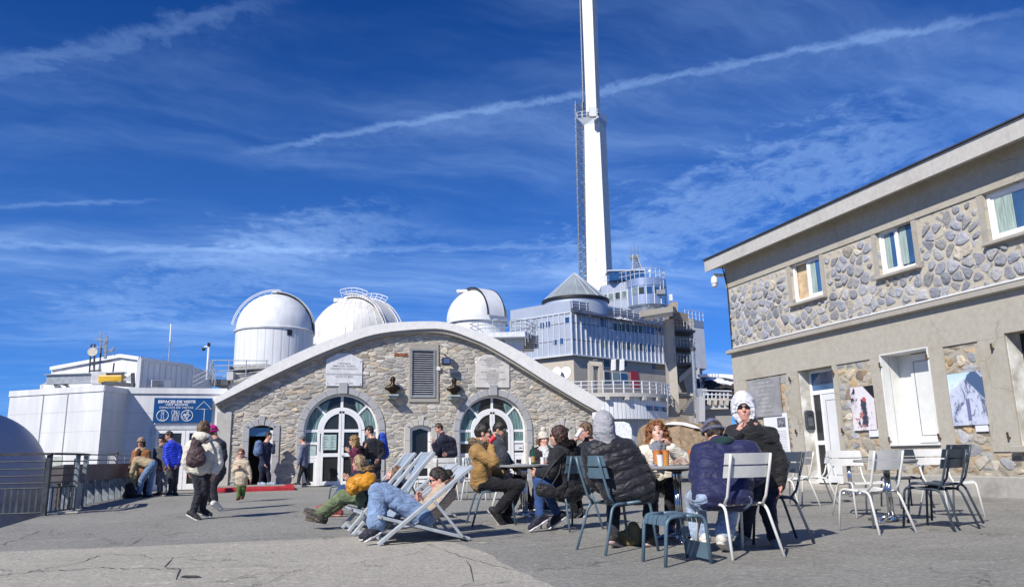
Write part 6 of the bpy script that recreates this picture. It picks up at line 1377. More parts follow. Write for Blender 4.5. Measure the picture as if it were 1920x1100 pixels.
for y in (617, 649, 679):
    mb.prism([GD(1263, y, d), GD(1304, y+2, d+2), GD(1304, y+5, d+2), GD(1263, y+3, d)], Fh*2.5)
    for k in range(7): rl.tube([GD(1264+k*6, y, d-.05), GD(1264+k*6, y-15, d-.05)], .03, 4)
    rl.tube([GD(1263, y-15, d-.05), GD(1304, y-13, d+1.9)], .03, 4).tube([GD(1263, y-8, d-.05), GD(1304, y-6, d+1.9)], .025, 4)
mb.build('landing', DARKSTEEL, ST); rl.build('landing_railing', GREYMETAL, ST)
MB().prism([GD(1266, 735, d+5), GD(1300, 735, d+5), GD(1300, 596, d+5), GD(1266, 596, d+5)], Fh*.3).build('rear_wall', CTD, ST)
PIPE = empty('metal_flue', GD(1304, 778, 60).to_tuple(), 'galvanised flue pipe rising beside the stair tower', 'pipe')
MB().tube([GD(1306, 776, 60), GD(1305, 760, 60), GD(1299, 655, 60)], .16, 10).tube([GD(1302, 776, 59.8), GD(1308, 776, 59.8)], .3, 8).build('pipe', STEEL, PIPE); MB().cyl(GD(1299, 657, 60), GD(1299, 651, 60), .22).build('cowl', DARKSTEEL, PIPE)
# white wing at the right end of the silver block
WG = empty('white_wing', GD(1305, 740, 84).to_tuple(), 'plain white wing at the right end of the silver observatory block', 'building')
p0, p1 = GD(1291, 688, 84), GD(1325, 688, 86); q0, q1 = GD(1289, 610, 84), GD(1322, 610, 86)
MB().prism([V(*p0.xy, p0.z), V(*p1.xy, p0.z), V(*p1.xy, q0.z), V(*p0.xy, q0.z)], Fh*8).build('wall', WALLWHITE, WG)
MB().prism([V(*p0.xy, q0.z+.002)-Fh*.05, V(*p1.xy, q0.z+.002)-Fh*.05, V(*p1.xy, q0.z+.8)-Fh*.05, V(*p0.xy, q0.z+.8)-Fh*.05], Fh*.2).build('parapet', SILD, WG)
MB().prism([V(*GD(1300, 760, 85).xy, -2), V(*GD(1316, 760, 85).xy, -2), V(*GD(1316, 760, 85).xy, p0.z-.01), V(*GD(1300, 760, 85).xy, p0.z-.01)], Fh*6).build('base_wall', CONCG, WG)
mb = MB(); rail_run(mb, [V(*p0.xy, q0.z+.8), V(*p1.xy, q0.z+.8)], 1.0, 6, (0.5, 1.0), .04, .04); mb.build('railing', FINW, WG)
# ================================================================ round white ribbed building with a railed walkway
d = 55; cx_ = GD(1112, 760, 61); RD = 5.75
RW = empty('ribbed_rotunda', (cx_.x, cx_.y, 0), 'low round white ribbed building under a railed concrete walkway', 'building')
zt_ = GD(1165, 740, d).z; zb_ = GD(1170, 784, d).z
RIBR = ribbed_mat('rotunda ribs', (0.72, 0.73, 0.75), .32, RD, .5, .9)
MB().lathe((cx_.x, cx_.y, 0), [(RD, zb_), (RD, zt_)], 90, R(FA-60), R(FA+105), cap=False).build('wall', RIBR, RW, smooth=True)
MB().lathe((cx_.x, cx_.y, 0), [(RD-.8, -4), (RD-.8, zb_+.05)], 60, R(FA-60), R(FA+105), cap=False).build('lower_wall', ribbed_mat('grey lower ribs', (0.42, 0.44, 0.47), .32, RD, .5, .7), RW, smooth=True)
MB().lathe((cx_.x, cx_.y, zt_), [(RD-3, -.1), (RD+.35, -.1), (RD+.35, .18), (RD-3, .18)], 60, R(FA-60), R(FA+105), cap=False).build('walkway', CONCL, RW)
mb = MB(); arcp = [V(cx_.x+(RD+.28)*math.cos(R(FA+a)), cx_.y+(RD+.28)*math.sin(R(FA+a)), zt_+.18) for a in range(-58, 100, 6)]
rail_run(mb, arcp, 0.85, 22, (0.35, 0.68, 1.0), .035, .06); mb.build('railing', FINW, RW)
mb = MB()
for a in range(-52, 100, 14): h = V(math.cos(R(FA+a)), math.sin(R(FA+a)), 0); t_ = V(-h.y, h.x, 0); mb.obox(V(cx_.x, cx_.y, zt_-.22)+h*(RD+.22), h*.22, t_*.14, V(0, 0, .12))
mb.build('corbel', CONCL, RW)
for a in (40, 49, 58, 67): 
    pts0 = [V(cx_.x, cx_.y, 0)+V(math.cos(R(FA+a+q)), math.sin(R(FA+a+q)), 0)*(RD+.03) for q in (-3.6, -1.2, 1.2, 3.6)]
    za, zb2 = GD(1215, 767, d).z, GD(1215, 758, d).z; MB().strip([p+V(0, 0, za-zb2+zb2) for p in pts0], [p+V(0, 0, zb2) for p in pts0]).build('window', GLB, RW)
TK = empty('white_tank', GD(1165, 822, 45).to_tuple(), 'small white rounded cabin in front of the ribbed rotunda', 'cabin')
q0, q1 = GD(1120, 860, 45), GD(1188, 860, 45); zq = GD(1160, 790, 45).z
MB().prism([V(*q0.xy, -1), V(*q1.xy, -1), V(*q1.xy, zq-.45), V(*q1.lerp(q0, .06).xy, zq-.12), V(*q1.lerp(q0, .22).xy, zq), V(*q0.xy, zq)], Fh*2.2).build('body', mat('white cabin paint', (0.74, 0.75, 0.77), .4), TK, bevel=.06, seg=2)
MB().prism([V(*q0.lerp(q1, .3).xy, -1)-Fh*.02, V(*q0.lerp(q1, .95).xy, -1)-Fh*.02, V(*q0.lerp(q1, .95).xy, zq-.95)-Fh*.02, V(*q0.lerp(q1, .3).xy, zq-.95)-Fh*.02], Fh*.05).build('ribbed_panel', RIBW, TK)
# ladder portal on the walkway, dishes
LP = empty('ladder_portal', GD(1115, 738, 60).to_tuple(), 'tan concrete portal frame holding a steel ladder under the silver block', 'frame')
MB().beam(GD(1107, 738, 60), GD(1107, 680, 60), .34, .34, up=(0, 1, 0)).beam(GD(1126, 738, 60), GD(1126, 682, 60), .34, .34, up=(0, 1, 0)).beam(GD(1104, 681, 60), GD(1129, 683, 60), .36, .34).build('portal', CT, LP)
mb = MB(); px_tube(mb, [(1119, 735), (1113, 672)], 60.3, .035); px_tube(mb, [(1124, 735), (1118, 672)], 60.3, .035)
for k in range(14): px_tube(mb, [(1119-k*.45, 733-k*4.5), (1124-k*.45, 733-k*4.5)], 60.3, .025)
mb.build('ladder', STEEL, LP)
for px, py, rr, lab in ((1045, 700, 12, 'left white satellite dish half hidden by the roof edge'), (1062, 700, 13, 'right white satellite dish facing left above the roof edge')):
    q = GD(px, py, 56); o = empty('satellite_dish', (q.x, q.y, q.z), lab, 'dish', 'satellite dishes above the hall roof')
    rd = rr*56/1420; mb = MB(); mb.lathe((0, 0, 0), [(0.001, 0), (rd*.5, .06*rd), (rd*.85, .2*rd), (rd, .3*rd), (rd*.97, .32*rd), (rd*.5, .12*rd), (0.001, .06*rd)], 24, cap=False); mx = (-Fh*.7-Rt0*.6+V(0, 0, .25)).to_track_quat('Z', 'Y').to_matrix(); mb.v = [tuple(q+mx@Vector(p)) for p in mb.v]; mb.build('dish', WHITE, o, smooth=True)
    MB().tube([q+mx@V(0, 0, 0), q+Fh*.5-V(0, 0, .1), q+Fh*.5-V(0, 0, 2.0)], .07, 6).build('mount', DARKSTEEL, o); MB().tube([q+mx@V(0, -rd*.9, .25*rd), q+mx@V(0, -.2*rd, rd*.9)], .03, 5).build('feed_arm', DARKSTEEL, o)
# ================================================================ rocks, balcony and snow at the gap
def rock(name, pts_px, d, depth, m, label, amp, seed):
    """an uneven boulder mass: silhouette from the picture given its own depth"""
    rnd = random.Random(seed); P3 = [GD(x, y, d) for x, y in pts_px]; n = len(P3); cz = min(p.z for p in P3)
    bm = bmesh.new(); rows = []
    for j in range(9):
        f = j/8; row = []
        for i in range(n):
            p = P3[i]; bulge = math.sin(PI*f); zz = cz+(p.z-cz)*(1.0 if f > .5 else 0.15+1.7*f*.98)
            q = V(p.x, p.y, min(zz, p.z))+Fh*(depth*(f-.5))
            q += V(rnd.uniform(-amp, amp), rnd.uniform(-amp, amp), rnd.uniform(-amp, amp)*.8 if 0 < i < n-1 else 0); row.append(bm.verts.new(q))
        rows.append(row)
    for a, b in zip(rows[:-1], rows[1:]):
        for i in range(n-1): bm.faces.new((a[i], a[i+1], b[i+1], b[i]))
    bmesh.ops.subdivide_edges(bm, edges=bm.edges, cuts=2, use_grid_fill=True, fractal=1.6, along_normal=0.6, seed=seed)
    bmesh.ops.recalc_face_normals(bm, faces=bm.faces); me = bpy.data.meshes.new(name); bm.to_mesh(me); bm.free()
    o = link_mesh(name, me, m); return tag(o, label, 'rock')
rock('rock_outcrop', [(1205, 845), (1215, 800), (1232, 788), (1250, 785), (1270, 786), (1290, 790), (1308, 797), (1320, 799), (1335, 808), (1350, 850)], 24, 3.0, ROCK, 'brown craggy rock outcrop behind the curly haired woman', .10, 4)
rock('rock_outcrop', [(1315, 830), (1322, 803), (1340, 797), (1352, 800), (1372, 806), (1385, 845)], 25, 2.5, ROCK, 'small brown rock ledge between outcrop and hooded man', .10, 9)
rock('snowy_rock', [(1312, 770), (1316, 705), (1330, 708), (1345, 703), (1362, 706), (1372, 712), (1395, 770)], 70, 10, ROCKD, 'dark rock face streaked with snow in the gap by the right building', .25, 6)
SNOW = mat('snow', (0.80, 0.82, 0.86), .8, var=.05)
for pts, d_, lab in (([(1243, 796), (1262, 790), (1285, 791.5), (1303, 797), (1316, 804), (1300, 802), (1280, 797), (1262, 796)], 23.6, 'thin white snow cap along the brown rock outcrop'), ([(1310, 701), (1340, 700), (1372, 702), (1390, 706), (1390, 714), (1360, 708), (1330, 706), (1312, 706)], 66, 'white snow strip on top of the dark rock')):
    o = MB().prism([GD(x, y, d_) for x, y in pts], Fh*.5).build('snow_bank', SNOW, bevel=.012); tag(o, lab, 'snow')
BL = empty('rock_balcony', GD(1340, 768, 58).to_tuple(), 'pale balcony with a white railing in front of the snowy dark rock', 'balcony')
MB().prism([GD(1316, 767, 58), GD(1366, 766, 58), GD(1366, 759, 58), GD(1316, 760, 58)], Fh*2).build('deck', CONCL, BL)
MB().prism([GD(1318, 800, 58.5), GD(1372, 800, 58.5), GD(1372, 766, 58.5), GD(1318, 766, 58.5)], Fh*1.5).build('base_wall', CTD, BL)
mb = MB()
for k in range(7): px_tube(mb, [(1320+k*7.5, 760), (1320+k*7.5, 736)], 58, .05)
for y in (731.5, 739, 748): px_tube(mb, [(1318, y), (1372, y+1.5)], 58, .05)
mb.build('railing', FINW, BL); mb = MB()
for k in range(4): mb.prism([GD(1328+k*11, 759, 57.8), GD(1333+k*11, 759, 57.8), GD(1334+k*11, 747, 57.8), GD(1328+k*11, 745, 57.8)], Fh*.4)
mb.build('bollard', CT, BL)
MB().obox(GD(1316, 735, 58.2), Rt0*.35, Fh*.2, V(0, 0, .28)).build('hose_reel', GREYMETAL, BL)
MB().prism([GD(1311, 790, 57), GD(1322, 790, 57), GD(1322, 742, 57), GD(1311, 742, 57)], Fh*1).build('end_pier', CONCG, BL)
MB().tube([GD(1252, 778, 57), GD(1252, 730, 57), GD(1250, 720, 57)], .05, 5).build('drain_pipe', GREYMETAL, BL)
# ================================================================ LEFT RAILING
RAILM = mat('railing steel', (0.055, 0.065, 0.075), 0.5, 0.4, var=0.3, vs=8)
GALV = mat('galvanised post', (0.30, 0.335, 0.36), 0.55, 0.45, var=0.3, vs=12, bump=0.1)
r0 = GZ(-75, 971.5); r1 = GZ(82, 966); r2 = GZ(137, 958); r3 = GZ(152, 951)
RG = empty('terrace_railing', (r1.x, r1.y, 0), 'dark steel bar railing with upright slats at the left terrace edge', 'railing')
mb = MB()
for z in (0.93, 0.80, 0.68, 0.56): mb.tube([r0+V(0, 0, z), r1+V(0, 0, z), r2+V(0, 0, z), r3+V(0, 0, z)], 0.013, 6)
mb.build('rail', RAILM, RG)
mb = MB(); ex = (r3-r2).normalized()
for a, b in ((r0, r1), (r1, r2), (r2, r3)): mb.beam(a+V(0, 0, 1.06), b+V(0, 0, 1.06)+(b-a).normalized()*.03, 0.16, 0.035)
mb.build('handrail', mat('worn dark handrail', (0.06, 0.05, 0.045), 0.6, 0.1, var=0.35), RG)
mb = MB()
for z in (0.47, 0.05): mb.tube([r0+V(0, 0, z), r1+V(0, 0, z), r2+V(0, 0, z)], 0.014, 6)
mb.build('rail', RAILM, RG)
sl_ = MB()
for a, b, n in ((r0, r1, 13), (r1, r2, 7)):
    for k in range(n):
        f = (k+.5)/n; p = a.lerp(b, f); sl_.beam(p+V(0, 0, .05), p+V(0, 0, .47), 0.012, 0.035, up=(b-a).normalized())
sl_.build('slats', mat('slat steel', (.08, .09, .10), .55, .3, var=.3), RG)
for p, q in ((r1, r2), (r2, r3), (r3, r3+ex)):
    dd_ = (q-p).normalized(); MB().beam(p-V(0, 0, .03), p+V(0, 0, 1.04), 0.075, 0.075, up=dd_).beam(p-dd_*.1+V(0, 0, .006), p+dd_*.1+V(0, 0, .006), 0.16, 0.012).build('post', RAILM if p is r1 else GALV, RG, bevel=0.004)
for p in (r1, r2): 
    q = p+V(-.06, .10, 0); MB().beam(q, q+V(0, 0, .98), 0.05, 0.03, up=(0, 1, 0)).build('post', RAILM, RG)
MB().prism([r2+V(0, 0, .08)-V(0, .01, 0), r3+V(0, 0, .08), r3+V(0, 0, .50), r2+V(0, 0, .50)-V(0, .01, 0)], V(-.02, 0.01, 0)).build('infill_panel', GALV, RG)
# long trough barrier on short posts, running away along the terrace edge
b0_ = GZ(112, 956); b1_ = GZ(165, 943); b2_ = GZ(243, 927)
bd = (b2_-b1_).normalized(); s0 = b1_-bd*2.6; s1 = b2_+bd*.25; bn = V(bd.y, -bd.x, 0)
BT = empty('barrier_trough', (b1_.x, b1_.y, 0), 'long dark brown trough barrier on rows of galvanised posts at the left edge', 'barrier')
BRN = mat('dark brown barrier', (0.125, 0.105, 0.11), 0.6, var=0.2, vs=1.5)
MB().prism([s0+bn*.12+V(0, 0, .50), s0-bn*.16+V(0, 0, .50), s0-bn*.16+V(0, 0, .83), s0+bn*.12+V(0, 0, .87)], s1-s0).build('trough', BRN, BT, bevel=.01)
L = (s1-s0).length; npst = 11
for k in range(npst):
    p = s0+bd*(L*(k+.5)/npst); MB().beam(p+bn*.10, p+bn*.10+V(0, 0, .5), 0.16, 0.05, up=bd).build('post', GALV, BT, bevel=.004)
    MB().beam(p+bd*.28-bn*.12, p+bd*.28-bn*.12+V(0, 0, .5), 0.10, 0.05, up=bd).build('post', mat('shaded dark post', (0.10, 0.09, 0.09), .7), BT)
mb = MB(); rail_run(mb, [s0-bn*.05+bd*2.5+V(0, 0, .86), s1-bn*.05+V(0, 0, .86)], 0.22, 6, (0.45, 1.0), .016, .014); mb.build('top_rail', GALV, BT)
q = GD(211, 861, (b1_.lerp(b2_, .55)-CAM).dot(Fh)); MB().obox(q, Rt0*.11, Fh*.03, V(0, 0, .14)).build('cabinet', mat('grey cabinet', (0.35, 0.36, 0.38), .5), BT); MB().obox(q+V(0, 0, .155), Rt0*.13, Fh*.05, V(0, 0, .02)).build('cabinet_lid', DARKSTEEL, BT)
q = GZ(68, 961)+Fh*1.2; BK = empty('grey_bucket', (q.x, q.y, -.05), 'round grey tub standing behind the railing by the sphere', 'tub'); MB().lathe((q.x, q.y, -.1), [(.10, 0), (.13, .30), (.14, .30), (.14, .33), (.12, .33), (.11, .28), (.001, .27)], 20, cap=False).build('tub', GREYMETAL, BK, auto=40)
q = GZ(128, 963); MB().obox(q+V(0, 0, .02), V(.16, .02, 0), V(-.01, .06, 0), V(0, 0, .02)).build('post_footing', CONC, RG, bevel=.015)
# ================================================================ CHAIRS
CHW = mat('off white chair paint', (0.66, 0.65, 0.61), 0.38, var=0.06); CHB = mat('storm blue chair paint', (0.095, 0.155, 0.20), 0.4, var=0.10)
CHD = mat('dark slate chair paint', (0.045, 0.062, 0.085), 0.42, var=0.1)
def facing(a): return (-Fh*math.cos(R(a))+Rt0*math.sin(R(a))).normalized()
def zrot(a): f = facing(a); return math.atan2(-f.x, f.y)
def rounded(pts, n=5, rad=0.07):
    """round the inner corners of a poly-line"""
    pts = [Vector(p) for p in pts]; out = [pts[0]]
    for i in range(1, len(pts)-1):
        p = pts[i]; a = p+(pts[i-1]-p).normalized()*rad; b = p+(pts[i+1]-p).normalized()*rad
        for k in range(n+1): f = k/n; out.append((a*(1-f)**2)+(p*2*f*(1-f))+(b*f*f))
    return out+[pts[-1]]
def make_chair(m):
    t = empty('cafe_chair', (0, 0, 0)); t_ = t
    for s in (-1, 1):
        mb = MB().tube(rounded([(s*.255, -.30, 0), (s*.205, -.17, .425), (s*.20, -.02, .43)]), .0135, 8)
        mb.build('leg', m, t, smooth=True)
        MB().tube(rounded([(s*.245, .27, 0), (s*.225, .215, .452), (s*.20, -.02, .43)]), .0135, 8).build('leg', m, t, smooth=True)
        MB().tube([(s*.195, -.14, .425), (s*.195, -.20, .50), (s*.20, -.275, .74), (s*.20, -.305, .855)], .0125, 8).build('back_upright', m, t, smooth=True)
    # seat: five slats following the curve of the frame, with a rolled front
    prof = [(-.175, .432), (-.10, .418), (0, .421), (.10, .437), (.17, .448), (.212, .440), (.225, .425)]
    mb = MB()
    for k in range(5):
        xa, xb = -.19+k*.0765, -.19+k*.0765+.0735
        mb.strip([(xa, y, z) for y, z in prof], [(xb, y, z) for y, z in prof]); mb.strip([(xb, y, z-.006) for y, z in prof], [(xa, y, z-.006) for y, z in prof])
        mb.strip([(xa, y, z-.006) for y, z in prof], [(xa, y, z) for y, z in prof]); mb.strip([(xb, y, z) for y, z in prof], [(xb, y, z-.006) for y, z in prof])
    mb.build('seat', m, t)
    for z0, z1 in ((.765, .860), (.655, .752)):
        N = 10; pts = []
        for i in range(N+1):
            x = -.235+.47*i/N; pts.append((x, .028*(x/.235)**2))
        fy_ = lambda z: -.275-.265*(z-.74)
        a0 = [(x, y+fy_(z0)+.012, z0) for x, y in pts]; a1 = [(x, y+fy_(z1)+.012, z1) for x, y in pts]; c0_ = [(x, y-.010, z) for x, y, z in a0]; c1_ = [(x, y-.010, z) for x, y, z in a1]
        mb = MB().strip(a1, a0).strip(c0_, c1_).strip(c1_, a1).strip(a0, c0_); mb.add([a0[0], a1[0], c1_[0], c0_[0]], [(0, 1, 2, 3)]).add([a0[-1], a1[-1], c1_[-1], c0_[-1]], [(3, 2, 1, 0)])
        o = mb.build('back_slat', m, t)
        bm = bmesh.new(); bm.from_mesh(o.data); bmesh.ops.remove_doubles(bm, verts=bm.verts, dist=1e-5)
        es = [e for e in bm.edges if all(abs(abs(v.co.x)-.235) < 1e-3 for v in e.verts) and abs(e.verts[0].co.z-e.verts[1].co.z) < 1e-3]
        bmesh.ops.bevel(bm, geom=es, offset=.022, segments=3, affect='EDGES'); bm.to_mesh(o.data); bm.free()
    return t
CHP = {}
def chair(m, px, py, a, label, lift=0.0, dx=0.0, tilt=0.0):
    p = GZ(px, py)
    if m.name not in CHP: o = CHP[m.name] = make_chair(m)
    else: o = copy_tree(CHP[m.name])
    o.location = (p.x, p.y, lift); o.rotation_euler = (tilt, 0, zrot(a)); tag(o, label, 'chair', 'cafe chairs on the terrace'); return o
chair(CHB, 922, 982, 102, 'blue slatted chair under the man in the camel parka')
chair(CHW, 836, 938, 186, 'white chair in front of the man reading his phone by the small arched door')
chair(CHW, 893, 938, 172, 'white chair half hidden behind the camel parka man')
chair(CHW, 955, 957, 92, 'white chair on the far side of the table with the green bottle')
chair(CHW, 800, 936, 178, 'white chair behind the tops of the reclining deckchairs')
chair(CHB, 1070, 991, 215, 'blue chair under the woman in black coat, back turned to us')
chair(CHB, 1160, 1031, 115, 'blue chair under the person in grey hood and black puffer')
chair(CHW, 1383, 1039, 199, 'white chair nearest the camera under the hunched navy puffer jacket')
chair(CHD, 1452, 1014, 268, 'dark slate chair gripped by the man in the white hood')
chair(CHW, 1489, 951, 212, 'white chair just right of the white hooded man, nearer the glazed door')
chair(CHW, 1532, 945, 258, 'white chair turned sideways before the letter box door')
chair(CHW, 1642, 996, 201, 'empty white chair nearest us at the empty table on the right')
chair(CHD, 1762, 990, 213, 'lower dark slate chair of the stacked pair right of the empty table')
chair(CHD, 1771, 988, 213, 'upper dark slate chair stacked on its twin right of the empty table', lift=.045)
chair(CHW, 1786, 969, 8, 'white chair behind the dark stacked chairs, facing us')
chair(CHW, 1617, 967, 8, 'white chair on the far left side of the empty table, facing us')
chair(CHD, 1700, 950, 184, 'dark slate chair beyond the empty table against the stone wall')
chair(CHB, 652, 962, 262, 'blue chair under the seated woman with the fur hood')
# footstool with a low panel, set out from its four feet
fA, fB, fC, fD = GZ(1206, 1052), GZ(1248, 1063), GZ(1334, 1056), GZ(1289, 1045)
cS = (fA+fB+fC+fD)/4; FS = empty('footstool', (cS.x, cS.y, 0), 'low blue metal footstool with a rounded top nearest the camera', 'stool', 'cafe chairs on the terrace')
hS = .375
for p, q in ((fA, fD), (fB, fC)):
    dq = (q-p).normalized()
    MB().tube(rounded([p, p+dq*.035+V(0, 0, hS), p.lerp(q, .5)+V(0, 0, hS)], 6, .08), .015, 8).build('leg', CHB, FS, smooth=True)
    MB().tube(rounded([q, q-dq*.035+V(0, 0, hS), p.lerp(q, .5)+V(0, 0, hS)], 6, .08), .015, 8).build('leg', CHB, FS, smooth=True)
mb = MB(); row = lambda p, q, w: [p.lerp(q, f)+V(0, 0, z+w) for f, z in ((.05, hS-.07), (.065, hS-.03), (.11, hS-.002), (.3, hS-.012), (.5, hS-.016), (.7, hS-.012), (.89, hS-.002), (.935, hS-.03), (.95, hS-.07))]
for k in range(5):
    f0, f1 = k/5+.012, (k+1)/5-.012; pa, qa, pb_, qb = fA.lerp(fB, f0), fD.lerp(fC, f0), fA.lerp(fB, f1), fD.lerp(fC, f1)
    mb.strip(row(pa, qa, .006), row(pb_, qb, .006)); mb.strip(row(pb_, qb, 0), row(pa, qa, 0))
mb.build('seat', CHB, FS)
MB().prism([fD+V(0, 0, .03), fC+V(0, 0, .03), fC+V(0, 0, .155), fD+V(0, 0, .155)], Rt0*-.012).build('foot_panel', CHB, FS)
# ================================================================ TABLES
TBT = mat('grey table top', (0.36, 0.37, 0.37), 0.35, 0.15, var=0.1); CHR = mat('polished aluminium', (0.62, 0.63, 0.65), 0.18, 1.0, var=0.05); TBK = mat('black cast iron', (0.03, 0.03, 0.03), .5)
def make_table():
    t = empty('cafe_table', (0, 0, 0))
    MB().lathe((0, 0, 0), [(.0, .715), (.36, .715), (.365, .722), (.365, .74), (.355, .746), (.0, .746)], 40, cap=False).build('table_top', TBT, t, auto=40)
    mb = MB()
    for k in range(4): x, y = .022*math.cos(PI/4+k*PI/2), .022*math.sin(PI/4+k*PI/2); mb.cyl((x, y, .06), (x, y, .63), .019, n=12)
    mb.build('pedestal', CHR, t, smooth=True)
    MB().lathe((0, 0, 0), [(.05, .61), (.055, .62), (.055, .67), (.05, .68)], 20).build('collar', CHR, t, auto=40)
    MB().lathe((0, 0, 0), [(.05, .681), (.16, .70), (.16, .714)], 24).build('top_plate', TBK, t, auto=40)
    MB().lathe((0, 0, 0), [(.06, .03), (.055, .06), (.03, .075)], 20).build('hub', CHR, t, auto=40)
    for k in range(4):
        a = PI/4+k*PI/2; c_, s_ = math.cos(a), math.sin(a); MB().tube([(.04*c_, .04*s_, .055), (.16*c_, .16*s_, .048), (.30*c_, .30*s_, .018)], [.028, .024, .014], 8).build('foot', CHR, t, smooth=True)
    return t
TP = make_table()
for i, (px, py, lab) in enumerate(((1277, 1014, 'round grey table littered with cups and wrappers before the curly haired woman'), (985, 969, 'round grey table holding the green bottle and paper cups'), (1673, 978, 'empty round table among the white and dark chairs on the right'), (1597, 929, 'empty round table by the stone wall before the glazed door'))):
    o = TP if i == 0 else copy_tree(TP); p = GZ(px, py); o.location = p; o.rotation_euler = (0, 0, .3+i*.4); tag(o, lab, 'table', 'round cafe tables')
TA = GZ(1277, 1014); TB_ = GZ(985, 969)
# ================================================================ DECKCHAIRS
DKW = mat('pale grey painted wood', (0.37, 0.40, 0.42), 0.45, var=0.08, vs=12, stretch=(1, 1, 1)); SLING = mat('grey sling cloth', (0.40, 0.44, 0.50), 0.75, var=0.1, vs=10); SLB = mat('blue grey sling cloth', (0.26, 0.33, 0.41), .75, var=.1)
def make_deck(Ttop, W, cloth):
    """local +Y is the feet side; side frames in the YZ plane"""
    t = empty('deck_chair', (0, 0, 0)); hw = W/2; up = (1, 0, 0)
    tx, tz = Ttop
    for s in (-1, 1):
        MB().beam((s*hw, .02, .012), (s*hw, -tx, tz), .042, .064, up=up).build('back_rail', DKW, t, bevel=.006)
        x = s*(hw-.042); MB().beam((x, .02, .285), (x, -.96, .02), .034, .058, up=up).build('seat_rail', DKW, t, bevel=.006)
        x = s*(hw-.034+.0); f = .56; MB().beam((s*(hw+.037), -tx*f, tz*f), (s*(hw+.037), -.86, .05), .028, .052, up=up).build('strut', DKW, t, bevel=.005)
        mb = MB().cyl((s*(hw+.016), -tx*.30, tz*.30), (s*(hw+.024), -tx*.30, tz*.30), .014, n=8).cyl((s*(hw+.040), -tx*f, tz*f), (s*(hw+.05), -tx*f, tz*f), .014, n=8); mb.build('bolt', STEEL, t)
    for q in (MB().tube([(-hw, -tx*.985, tz*.985), (hw, -tx*.985, tz*.985)], .017, 8), MB().tube([(-hw, .0, .28), (hw, .0, .28)], .017, 8), MB().tube([(-hw-.03, -.86, .05), (hw+.03, -.86, .05)], .014, 8), MB().beam((-hw+.05, -.93, .03), (hw-.05, -.93, .03), .04, .022), MB().beam((-hw, -.04, .05), (hw, -.04, .05), .02, .04)): q.build('crossbar', DKW, t)
    pr = [(-tx*.985, tz*.985+.018), (-tx*.8, tz*.74), (-tx*.62, tz*.48), (-tx*.48, .25), (-tx*.34, .17), (-.2, .17), (-.08, .235), (0.01, .30)]
    sm = smooth(pr, 4); w2 = hw-.055
    mb = MB(); mb.strip([(-w2, p.x, p.y) for p in sm], [(w2, p.x, p.y) for p in sm]); mb.strip([(w2, p.x, p.y-.006) for p in sm], [(-w2, p.x, p.y-.006) for p in sm]); mb.build('sling', cloth, t, smooth=True)
    return t
def deck(px, py, a, label, proto):
    p = GZ(px, py); f = facing(a); o = proto; W_ = .56; side = V(-f.y, f.x, 0)        # near foot given; chair centre lies half a width further
    far = side if side.dot(Fh) > 0 else -side; o.location = p+far*(W_/2); o.rotation_euler = (0, 0, zrot(a)); return tag(o, label, 'deck chair', 'folding deck chairs')
DK1 = make_deck((.98, .77), .56, SLING); DK2 = make_deck((.80, .93), .56, SLB)
deck(712, 1023, -72, 'pale grey deckchair nearest us under the woman in jeans', DK1)
deck(679, 1013, -70, 'empty upright deckchair just behind the woman in jeans', DK2)
deck(656, 998, -70, 'deckchair under the reclining woman in green trousers', copy_tree(DK2))
deck(735, 975, -70, 'low deckchair at the back, between the phone woman and the white chairs', copy_tree(DK1))
